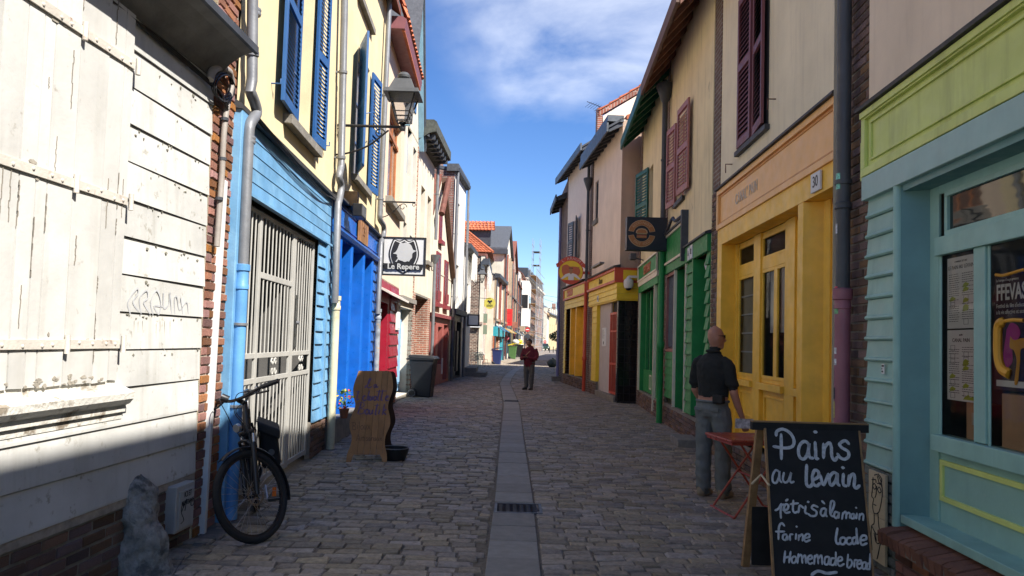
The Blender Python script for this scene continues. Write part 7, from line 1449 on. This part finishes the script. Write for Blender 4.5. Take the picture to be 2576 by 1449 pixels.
for sx in (-1,1):
    for y in (-1.3,1.3): MB().lathe([(.05,-.1),(.30,-.1),(.32,0),(.30,.1),(.05,.1)], (sx*.78,y,.32), 18, 'x').build('wheel', M['black'], e, smooth=True)
    MB().box(sx*.6-.12,sx*.6+.12,-2.07,-2.0,.62,.74).build('headlight', M['paper'], e)
bol = None
for k, (x, lb) in enumerate(((1383,'dark street bollard at the far crossing, left of the pair'),(1392,'dark street bollard at the far crossing, right of the pair'))):
    g_ = atY(x,870,120); e = empty('bollard', (g_.x,120,0), 0, lb, 'bollard', 'bollards at the crossing'); MB().lathe([(.08,0),(.07,.1),(.06,.85),(.08,.9),(.05,1.0)], (0,0,0), 10).build('post', M['black'], e, smooth=True)
# ================================================================== BICYCLE
def bicycle():
    lean, steer = rad(7), rad(-46)
    e = empty('bicycle', (-2.20,6.62,0), math.atan2(-.95,.317), 'black city bicycle with black panniers parked by the blue downpipe', 'bicycle')
    Ln = Matrix.Rotation(lean, 3, 'X'); hp = Vector((.90,0,.82)); ax = Vector((-.31,0,.95)).normalized(); St = Matrix.Rotation(steer, 3, ax)
    def X(p, f): 
        p = Vector(p)
        if f: p = hp+St@(p-hp)
        return Ln@p
    blk_ = mat('satin_black_frame', (.018,.018,.02), .38, var=.15, bump=.03); rub = mat('tyre_rubber', (.016,.016,.016), .75, var=.2, bump=.5, bscale=220); alu = mat('bare_aluminium', (.45,.45,.46), .35, metal=.8, var=.1); fab = mat('black_pannier_fabric', (.022,.022,.024), .8, var=.2, bump=.25, bscale=120)
    def T(nm, pts, r, m, f=0, n=10, par=e): return MB().tube([X(p,f) for p in pts], r, n).build(nm, m, par, smooth=True)
    R = .345
    def wheel(cx, f):
        tor = MB(); n, m_ = 56, 10; 
        for i in range(n):
            a = 2*math.pi*i/n
            for j in range(m_):
                b = 2*math.pi*j/m_; rr = R-.024+.026*math.cos(b); tor.v.append(tuple(X((cx+rr*math.cos(a), .025*math.sin(b), R+rr*math.sin(a)), f)))
        tor.f = [(i*m_+j, ((i+1)%n)*m_+j, ((i+1)%n)*m_+(j+1)%m_, i*m_+(j+1)%m_) for i in range(n) for j in range(m_)]
        w_ = tor.build('wheel', rub, e, smooth=True)
        rim = MB(); m_ = 4
        for i in range(n):
            a = 2*math.pi*i/n
            for (dr, dy) in ((-.045,-.012),(-.045,.012),(-.062,.010),(-.062,-.010)): rr = R+dr; rim.v.append(tuple(X((cx+rr*math.cos(a), dy, R+rr*math.sin(a)), f)))
        rim.f = [(i*4+j, ((i+1)%n)*4+j, ((i+1)%n)*4+(j+1)%4, i*4+(j+1)%4) for i in range(n) for j in range(4)]
        rim.build('rim', blk_, w_)
        for i in range(32):
            a = 2*math.pi*i/32; s_ = 1 if i % 2 else -1; off = .32*(1 if (i//2) % 2 else -1)
            MB().tube([X((cx+.025*math.cos(a+off*4), s_*.03, R+.025*math.sin(a+off*4)), f), X((cx+(R-.06)*math.cos(a), 0, R+(R-.06)*math.sin(a)), f)], .0013, 4).build('spoke', alu, w_)
        MB().tube([X((cx,-.05,R),f), X((cx,.05,R),f)], .018, 10).build('hub', blk_, w_, smooth=True)
        # disc brake rotor on the left
        ro = MB(); n2 = 28
        for i in range(n2):
            a0, a1 = 2*math.pi*i/n2, 2*math.pi*(i+.72)/n2
            ro.hexa([X((cx+r_*math.cos(a_), y_, R+r_*math.sin(a_)), f) for y_ in (.042,.044) for (r_, a_) in ((.062,a0),(.08,a0+.05),(.08,a1+.05),(.062,a1))])
        for i in range(6): a = i*math.pi/3; ro.tube([X((cx+.02*math.cos(a),.043,R+.02*math.sin(a)),f), X((cx+.068*math.cos(a+.4),.043,R+.068*math.sin(a+.4)),f)], .003, 4)
        ro.build('brake_disc', mat('rusty_disc', (.22,.17,.12), .5, metal=.6, var=.3), w_)
    wheel(0, 0); wheel(1.06, 1)
    # frame
    T('top_tube', [(.28,0,.86),(.86,0,.93)], .019, blk_); T('down_tube', [(.44,0,.30),(.90,0,.83)], .026, blk_); T('seat_tube', [(.44,0,.29),(.25,0,.92)], .018, blk_); T('head_tube', [(.905,0,.80),(.855,0,.96)], .028, blk_)
    for y in (-.06,.06): T('chain_stay', [(.44,y*.5,.29),(0,y,R)], .011, blk_); T('seat_stay', [(.28,y*.4,.80),(0,y,R)], .009, blk_)
    T('seat_post', [(.25,0,.90),(.225,0,1.02)], .014, alu)
    sd_ = MB(); rings = []
    for (x, w_, z) in ((.08,.02,1.04),(.10,.075,1.05),(.16,.08,1.05),(.24,.045,1.045),(.33,.025,1.045),(.37,.012,1.03)):
        for k in range(10): a = 2*math.pi*k/10; sd_.v.append(tuple(X((x, w_*math.cos(a), z+.028*math.sin(a)), 0)))
    sd_.f = [(i*10+k, i*10+(k+1)%10, (i+1)*10+(k+1)%10, (i+1)*10+k) for i in range(5) for k in range(10)]+[tuple(range(9,-1,-1)), tuple(50+k for k in range(10))]; sd_.build('saddle', blk_, e, smooth=True)
    # fork with suspension stanchions, stem, bars
    for y in (-.062,.062): T('fork_stanchion', [(.905,y,.80),(.955,y,.66)], .014, alu, 1); T('fork_leg', [(.94,y,.72),(1.045,y,.40),(1.06,y,R)], [.021,.020,.016], blk_, 1)
    T('fork_crown', [(.905,-.075,.80),(.905,.075,.80)], .022, blk_, 1); T('fork_arch', [(.955,-.06,.70),(.975,-.04,.745),(.98,0,.755),(.975,.04,.745),(.955,.06,.70)], .013, blk_, 1)
    T('steerer', [(.86,0,.95),(.835,0,1.03)], .019, blk_, 1); T('stem', [(.838,0,1.02),(.89,0,1.06)], .019, blk_, 1)
    hb = [tuple(p) for p in smoothpts([(.80,.33,1.10),(.85,.20,1.095),(.89,.07,1.07),(.89,-.07,1.07),(.85,-.20,1.095),(.80,-.33,1.10)], 5)]; T('handlebar', hb, .0125, blk_, 1)
    for s_ in (-1,1):
        T('grip', [(.785,s_*.345,1.10),(.838,s_*.22,1.096)], .019, blk_, 1); T('brake_lever', [(.85,s_*.20,1.085),(.90,s_*.22,1.06),(.885,s_*.32,1.05)], .008, blk_, 1); T('lever_clamp', [(.842,s_*.185,1.095),(.85,s_*.165,1.095)], .022, alu, 1)
    T('bell', [(.88,.10,1.09),(.885,.10,1.115)], .022, alu, 1); T('display', [(.87,-.12,1.09),(.90,-.15,1.13)], .03, blk_, 1)
    T('front_lamp', [(.97,0,.86),(1.0,0,.86)], .032, alu, 1)
    for k, (y, a) in enumerate(((.13,.04),(-.14,.05),(.18,-.03))): T('cable', [tuple(p) for p in smoothpts([(.86,y,1.09),(.97,y*.7,1.06+a),(1.0,y*.3,.98),(.96,y*.4,.85),(.97,.065,.68)])], .0035, blk_, 1, 5)
    # mudguards
    def guard(cx, a0, a1, f, r=.375):
        b = MB(); n = 18
        for i in range(n+1):
            a = rad(a0+(a1-a0)*i/n)
            for (dy, dr) in ((-.028,-.012),(-.014,0),(.014,0),(.028,-.012)): b.v.append(tuple(X((cx+(r+dr)*math.cos(a),dy,R+(r+dr)*math.sin(a)), f)))
        b.f = [(i*4+j,i*4+j+1,i*4+j+5,i*4+j+4) for i in range(n) for j in range(3)]; o = b.build('mudguard', blk_, e, smooth=True); m_ = o.modifiers.new('t','SOLIDIFY'); m_.thickness = .003
    guard(1.06, 62, 205, 1); guard(0, 10, 200, 0)
    # carrier and panniers
    for y in (-.06,.06): T('carrier', [(.20,y,.80),(-.36,y,.76),(-.02,y*1.2,.38)], .006, blk_)
    for s_ in (-1,1):
        b = MB(); y0, y1 = s_*.075, s_*.235
        b.hexa([X(p,0) for p in ((-.34,y0,.34),(-.02,y0,.34),(-.02,y1,.36),(-.34,y1,.36),(-.38,y0,.74),(.06,y0,.74),(.06,y1*.95,.70),(-.38,y1*.95,.70))]); o = b.build('pannier', fab, e, bevel=.03)
        b = MB(); b.hexa([X(p,0) for p in ((-.40,s_*.06,.70),(.08,s_*.06,.70),(.08,y1*1.02,.60),(-.40,y1*1.02,.60),(-.40,s_*.06,.79),(.08,s_*.06,.79),(.08,y1*1.06,.69),(-.40,y1*1.06,.69))]); b.build('flap', fab, o, bevel=.02)
        MB().lathe([(.028,0),(.028,.006)], tuple(X((.065,s_*.16,.50),0)), 10, 'x').build('buckle', mat('grey_buckle', (.1,.1,.1), .5), o)
    # crank, pedals, kickstand, reflector
    T('crank', [(.44,.09,.29),(.58,.10,.20)], .010, alu); T('crank', [(.44,-.09,.29),(.30,-.10,.38)], .010, alu)
    for p in ((.58,.15,.20),(.30,-.15,.38)): b = MB(); b.hexa([X((p[0]+dx,p[1]+dy,p[2]+dz),0) for dz in (-.012,.012) for dx,dy in ((-.045,-.045),(.045,-.045),(.045,.045),(-.045,.045))]); b.build('pedal', blk_, e)
    MB().lathe([(.04,-.004),(.095,-.004),(.095,.004),(.04,.004)], tuple(X((.44,-.055,.29),0)), 24, 'y').build('chainring', blk_, e)
    q_ = Matrix.Rotation(-e.rotation_euler.z, 3, 'Z')@(atY(690,1237,5.95)-Vector(e.location)); b = MB(); b.hexa([q_+Vector((dx,dy,dz)) for dz in (-.036,.036) for dx,dy in ((-.006,-.015),(.006,-.015),(.006,.015),(-.006,.015))]); b.build('orange_reflector', mat('orange_reflector', (.80,.16,.01), .3, bump=0), e, bevel=.004)
    MB().tube([q_+Vector((-.02,0,.02)), X((.58,.10,.20),0)], .006, 6).build('pedal_axle', alu, e)
    b = MB(); c_ = X((1.06,.055,R),1)
    T('brake_caliper', [(1.0,.05,.44),(1.03,.05,.40)], .018, blk_, 1)
    return e
bicycle()
# ================================================================== PEOPLE
def person(name, loc, rz, label, prims, mats, parts, voxel=.010, rule=None, scale=1.0):
    """one continuous body: tapered volumes fused by a voxel remesh, coloured per nearest volume"""
    e = empty(name, loc, rz, label, 'person'); e.scale = (scale,)*3
    b = MB(); segs = []
    for mi, pts in prims:
        n = 14; P = [(Vector(p[:3]), p[3], p[4] if len(p) > 4 else p[3]) for p in pts]
        # densify rings, elliptical when rx != ry (x and y local axes for upright limbs)
        rings = []
        for (p, rx, ry), (q, sx, sy) in zip(P, P[1:]):
            for k in range(5): t = k/5; rings.append((p.lerp(q,t), rx+(sx-rx)*t, ry+(sy-ry)*t))
        rings.append(P[-1])
        base = len(b.v); ax0 = (P[-1][0]-P[0][0]).normalized(); up = abs(ax0.z) > .75
        for i, (p, rx, ry) in enumerate(rings):
            t = (rings[min(i+1,len(rings)-1)][0]-rings[max(i-1,0)][0]).normalized()
            if up: u_ = Vector((1,0,0)); v_ = Vector((0,1,0))
            else: u_ = t.orthogonal().normalized(); v_ = t.cross(u_)
            for k in range(n): a = 2*math.pi*k/n; b.v.append(tuple(p+u_*rx*math.cos(a)+v_*ry*math.sin(a)))
            segs.append((p, rx, ry, mi, up))
        for i in range(len(rings)-1):
            for k in range(n): b.f.append((base+i*n+k, base+i*n+(k+1)%n, base+(i+1)*n+(k+1)%n, base+(i+1)*n+k))
        for (idx, sgn) in ((0,-1),(len(rings)-1,1)):
            p, rx, ry = rings[idx]; b.v.append(tuple(p+ax0*sgn*min(rx,ry)*.75)); ci = len(b.v)-1
            for k in range(n):
                f = (base+idx*n+k, base+idx*n+(k+1)%n, ci); b.f.append(f if sgn > 0 else f[::-1])
    me = b.mesh('body'); ob = bpy.data.objects.new('t', me); TMP.collection.objects.link(ob)
    bm = bmesh.new(); bm.from_mesh(me); bmesh.ops.recalc_face_normals(bm, faces=bm.faces); bm.to_mesh(me); bm.free()
    m = ob.modifiers.new('r','REMESH'); m.mode = 'VOXEL'; m.voxel_size = voxel; s = ob.modifiers.new('s','SMOOTH'); s.iterations = 3; s.factor = .5
    dg = tmp_dg(); me2 = bpy.data.meshes.new_from_object(ob.evaluated_get(dg)); bpy.data.objects.remove(ob); me2.name = 'body'
    me2.materials.clear(); [me2.materials.append(x) for x in mats]
    import numpy as np
    nf = len(me2.polygons); cc_ = np.empty(nf*3, dtype=np.float32); me2.polygons.foreach_get('center', cc_); cc_ = cc_.reshape(-1,3); bv = np.full(nf, 1e9); bi = np.zeros(nf, dtype=np.int32)
    for (p, rx, ry, mi, up) in segs:
        d = cc_-np.array(p[:], dtype=np.float32); sc_ = np.array((rx, ry, max(rx,ry)) if up else (rx, rx, rx)); v = ((d/sc_)**2).sum(1); m_ = v < bv; bv[m_] = v[m_]; bi[m_] = mi
    if rule: bi = np.array([rule(Vector(c), int(m_)) for c, m_ in zip(cc_, bi)], dtype=np.int32)
    me2.polygons.foreach_set('material_index', bi); me2.polygons.foreach_set('use_smooth', [True]*nf)
    from mathutils import noise as mn
    cl_ = {}
    for f in me2.polygons:
        for vi in f.vertices: cl_.setdefault(vi, set()).add(f.material_index)
    nrm_ = [v_.normal.copy() for v_ in me2.vertices]
    for v_ in me2.vertices:
        c = cl_.get(v_.index, {0})
        if c <= {1, 2}:
            p = v_.co; tr_ = 2 in c
            k = mn.noise((p.x*9, p.y*9, p.z*(13 if tr_ else 9)+p.x*4))*(.013 if tr_ else .009)+mn.noise((p.x*22, p.y*22, p.z*20+p.y*12))*.005
            v_.co += nrm_[v_.index]*k
    o = bpy.data.objects.new('body', me2); COL.objects.link(o); o.parent = e
    parts(e); return e
skin = mat('tanned_skin', (.42,.20,.135), .55, var=.12, scale=12, bump=.06, bscale=90); shirtm = mat('black_knit_shirt', (.018,.019,.018), .9, var=.15, scale=20, bump=.5, bscale=14); trou = mat('grey_work_trousers', (.14,.15,.145), .88, var=.15, scale=7, bump=.9, bscale=9); shoe = mat('tan_shoe', (.26,.20,.13), .75, var=.15); belt = mat('black_pouch', (.012,.012,.012), .6)
def hand(side, w, d, f, r=.0085):
    """palm and five bent fingers: w wrist, d down the hand, f finger curl direction"""
    w, d, f = Vector(w), Vector(d).normalized(), Vector(f).normalized(); s = d.cross(f).normalized()*side; out = [[(*w,.027,.022),(*(w+d*.05),.036,.022),(*(w+d*.085),.034,.018)]]
    for k, (o_, l_) in enumerate(((-.028,.070),(-.009,.078),(.010,.073),(.028,.058))):
        a = w+d*.085+s*o_; m1 = a+d*l_*.45+f*.008; m2 = m1+(d*.55+f*.85).normalized()*l_*.35; m3 = m2+(f*.95-d*.1).normalized()*l_*.28
        out.append([(*a,r*1.1),(*m1,r),(*m2,r*.95),(*m3,r*.8)])
    a = w+d*.03-s*.03; out.append([(*a,r*1.5),(*(a+d*.035-s*.02+f*.012),r*1.2),(*(a+d*.065-s*.018+f*.028),r)]); return out
# standing man seen from behind: +y is where his body faces, +x his right
P2 = [(2,[(-.095,0,.10,.075,.085),(-.10,-.015,.30,.078,.088),(-.105,.0,.50,.082,.092),(-.10,.0,.72,.095,.105),(-.085,-.01,.93,.105,.12)]),
      (2,[(.095,.06,.10,.078,.088),(.10,.04,.30,.080,.090),(.105,.03,.50,.084,.094),(.10,.01,.72,.097,.107),(.085,-.01,.93,.105,.12)]),
      (2,[(0,-.01,.84,.15,.115),(0,-.015,.93,.178,.135),(0,-.01,1.00,.172,.125)]),
      (0,[(0,-.01,.99,.160,.116),(0,-.01,1.03,.160,.116)]),
      (1,[(0,.0,1.035,.165,.130),(0,-.005,1.12,.165,.132),(0,-.02,1.25,.172,.128),(0,-.03,1.36,.178,.118),(0,-.025,1.43,.155,.095),(0,-.01,1.48,.10,.075)]),
      (1,[(-.150,-.02,1.43,.06),(-.190,-.02,1.37,.060),(-.212,-.01,1.25,.060),(-.225,.0,1.17,.064)]),
      (1,[(.150,-.02,1.43,.06),(.190,-.025,1.37,.060),(.212,-.025,1.25,.060),(.225,-.02,1.17,.064)]),
      (0,[(-.215,-.005,1.20,.047),(-.228,.02,1.09,.042),(-.222,.12,.98,.035),(-.20,.20,.93,.027)]),
      (0,[(.218,-.02,1.20,.048),(.240,-.01,1.09,.044),(.262,.04,.95,.038),(.282,.10,.83,.028)]),
      (1,[(0,-.015,1.46,.068,.064),(0,-.008,1.51,.063,.060)]),
      (0,[(0,-.005,1.48,.056,.056),(.01,.01,1.56,.056,.058)]),
      (0,[(.012,.015,1.575,.058,.070),(.012,.018,1.60,.068,.088),(.012,.012,1.65,.077,.100),(.012,.004,1.70,.077,.099),(.012,-.004,1.745,.060,.078),(.012,-.006,1.765,.030,.04)]),
      (3,[(-.10,-.045,.045,.044,.05),(-.10,-.04,.085,.044,.05)]),(3,[(-.10,-.06,.038,.040),(-.10,.05,.042,.044),(-.105,.14,.034,.036)]),
      (3,[(.10,.02,.045,.044,.05),(.10,.02,.085,.044,.05)]),(3,[(.10,.0,.038,.040),(.10,.11,.042,.044),(.105,.20,.034,.036)])]
P2 += [(0,q) for q in hand(1, (.282,.10,.83), (.12,.25,-1), (-.3,.9,.1))]+[(0,q) for q in hand(-1, (-.20,.20,.93), (.35,.6,-.5), (.8,-.1,.2))]
# head features face the turned direction
hd_t = rad(-38); hf = Vector((-math.sin(hd_t), math.cos(hd_t), 0)); hr = Vector((hf.y,-hf.x,0)); hc = Vector((.012,.01,1.645))
P2 += [(0,[(*(hc+hf*.085+Vector((0,0,.012))),.012),(*(hc+hf*.104-Vector((0,0,.012))),.014),(*(hc+hf*.10-Vector((0,0,.026))),.015)]),(0,[(*(hc+hf*.055-Vector((0,0,.085))),.030),(*(hc+hf*.072-Vector((0,0,.08))),.026)]),(0,[(*(hc+hf*.082-hr*.018-Vector((0,0,.055))),.009),(*(hc+hf*.082+hr*.018-Vector((0,0,.055))),.009)]),
       (0,[(*(hc+hr*.074-hf*.002+Vector((0,0,.016))),.013),(*(hc+hr*.080-hf*.012-Vector((0,0,.004))),.014),(*(hc+hr*.074-hf*.002-Vector((0,0,.024))),.010)]),(0,[(*(hc-hr*.074-hf*.002+Vector((0,0,.016))),.013),(*(hc-hr*.074-hf*.002-Vector((0,0,.024))),.010)])]
def rule2(c, m): 
    if m == 2 and c.z > 1.005: return 0
    return m
def parts2(e):
    gl = MB(); z = .022
    for s_ in (-1,1): q = hc+hf*.092+hr*s_*.034+Vector((0,0,z)); gl.hexa([q+hr*s_*a_*.028+Vector((0,0,zz))+hf*y_-hf*(.02 if a_ > 0 else 0) for y_ in (0,.008) for a_, zz in ((-1,-.018),(1,-.018),(1,.018),(-1,.018))])
    gl.build('sunglasses', M['black'], e)
    for s_ in (-1,1): MB().tube([hc+hf*.075+hr*s_*.064+Vector((0,0,z+.008)), hc-hf*.005+hr*s_*.083+Vector((0,0,z+.008))], .004, 5).build('glasses_arm', M['black'], e)
    MB().box(.085,.20,-.175,-.10,.985,1.075).build('belt_pouch', belt, e, bevel=.015)
    MB().tube([(.17*math.cos(k*.2618),-.012+.135*math.sin(k*.2618),1.0) for k in range(25)], .013, 6).build('waistband', trou, e)
    MB().tube(smoothpts([(-.05,-.062,1.515),(0,-.078,1.52),(.05,-.062,1.515),(.066,-.01,1.505),(.05,.04,1.49)]), .014, 8).build('collar', shirtm, e, smooth=True)
    for (x, y) in ((-.085,-.135),(.085,-.135)): MB().box(x-.055,x+.055,y-.006,y+.01,.90,.935).build('pocket_flap', trou, e, bevel=.004)
person('person', (2.12,7.72,0), rad(-46), 'bald man in black shirt and grey trousers standing by the red table', P2, [skin, shirtm, trou, shoe], parts2, .0095, rule2)
# papers in his hand resting over the table
e = empty('leaflet', (2.36,7.55,.79), rad(-10), 'small folded leaflet held in the standing man\'s hand', 'leaflet')
MB().hexa(((-.06,0,-.05),(.12,.02,-.05),(.12,.025,-.05),(-.06,.005,-.05),(-.06,-.02,.05),(.12,0,.05),(.12,.005,.05),(-.06,-.015,.05))).build('folded_sheet', mat('printed_leaflet', (.45,.44,.45), .6, var=.6, scale=30, bump=0), e)
# distant person reading a phone, facing the camera and turned left
hood = mat('burgundy_hoodie', (.115,.014,.028), .9, var=.15, bump=.5, bscale=12); jeans = mat('grey_trousers', (.095,.095,.09), .9, var=.15, bump=.7, bscale=9); skin2 = mat('brown_skin', (.24,.12,.08), .6); hairm = mat('black_hair', (.012,.011,.011), .7, bump=.5); bshoe = mat('black_trainers', (.02,.02,.022), .6)
P1 = [(2,[(-.085,.0,.10,.065,.07),(-.10,.01,.48,.085,.09),(-.085,0,.90,.11,.12)]),(2,[(.085,0,.10,.065,.07),(.10,.01,.48,.085,.09),(.085,0,.90,.11,.12)]),(2,[(0,0,.82,.15,.12),(0,0,.92,.18,.14)]),
      (1,[(0,0,.87,.19,.15),(0,0,1.0,.20,.155),(0,-.01,1.2,.205,.15),(0,-.02,1.33,.185,.12),(0,-.01,1.40,.09,.08)]),
      (1,[(-.19,-.02,1.33,.075),(-.26,-.01,1.15,.072),(-.265,.05,1.02,.066),(-.18,.18,1.02,.055),(-.09,.25,1.06,.042)]),(1,[(.19,-.02,1.33,.075),(.26,-.01,1.15,.072),(.265,.05,1.02,.066),(.18,.18,1.02,.055),(.09,.25,1.06,.042)]),
      (1,[(0,-.06,1.40,.10,.06),(0,-.05,1.43,.09,.06)]),(0,[(0,.0,1.38,.05),(0,.03,1.46,.052)]),(0,[(0,.055,1.45,.058,.07),(0,.06,1.50,.072,.088),(0,.05,1.56,.074,.09)]),(3,[(0,.025,1.53,.078,.085),(0,.03,1.59,.086,.098),(0,.03,1.64,.06,.07)]),
      (4,[(-.10,-.03,.04,.045),(-.11,.12,.04,.045),(-.115,.19,.03,.038)]),(4,[(.10,-.03,.04,.045),(.11,.12,.04,.045),(.115,.19,.03,.038)])]
P1 += [(0,q) for q in hand(1, (-.08,.26,1.065), (.75,.6,.1), (.2,.3,.9), .010)]+[(0,q) for q in hand(-1, (.08,.26,1.065), (-.75,.6,.1), (-.2,.3,.9), .010)]
P1 += [(0,[(0,.145,1.53,.014),(0,.16,1.50,.016)])]
def parts1(e):
    MB().tube(smoothpts([(-.13,-.03,1.37),(-.04,.12,1.24),(.08,.165,1.10),(.16,.15,.98)]), .016, 6).build('bag_strap', mat('tan_strap', (.36,.18,.12), .7), e)
    b = MB(); b.hexa([(x,.37+.03*z_,1.09+z_*.07) for z_ in (0,1) for x in (-.04,.04) for _ in (0,)]*2) if False else None
    for s_ in (-1,1): MB().ball((s_*.03,.132,1.545), .009, 8, 6).build('eye', M['black'], e)
    MB().tube([(-.022,.134,1.475),(.022,.134,1.475)], .005, 5).build('mouth', mat('lips', (.2,.06,.05), .6), e)
g_ = gnd(1330,981)
person('person', (g_.x,g_.y,0), rad(180-28), 'person in burgundy hoodie and grey trousers looking at a phone mid street', P1, [skin2, hood, jeans, hairm, bshoe], parts1, .012, None, 1.0)
q = Matrix.Rotation(rad(180-28), 3, 'Z')@Vector((0,.37,1.11)); ph = bx('phone', M['black'], None, -.04, .04, -.005, .005, -.06, .06, .003); ph.location = (g_.x+q.x, g_.y+q.y, q.z); ph.rotation_euler = (rad(-50),0,rad(180-28)); tag(ph, 'black phone held by the person in the burgundy hoodie', 'phone')
bpy.data.scenes.remove(TMP)
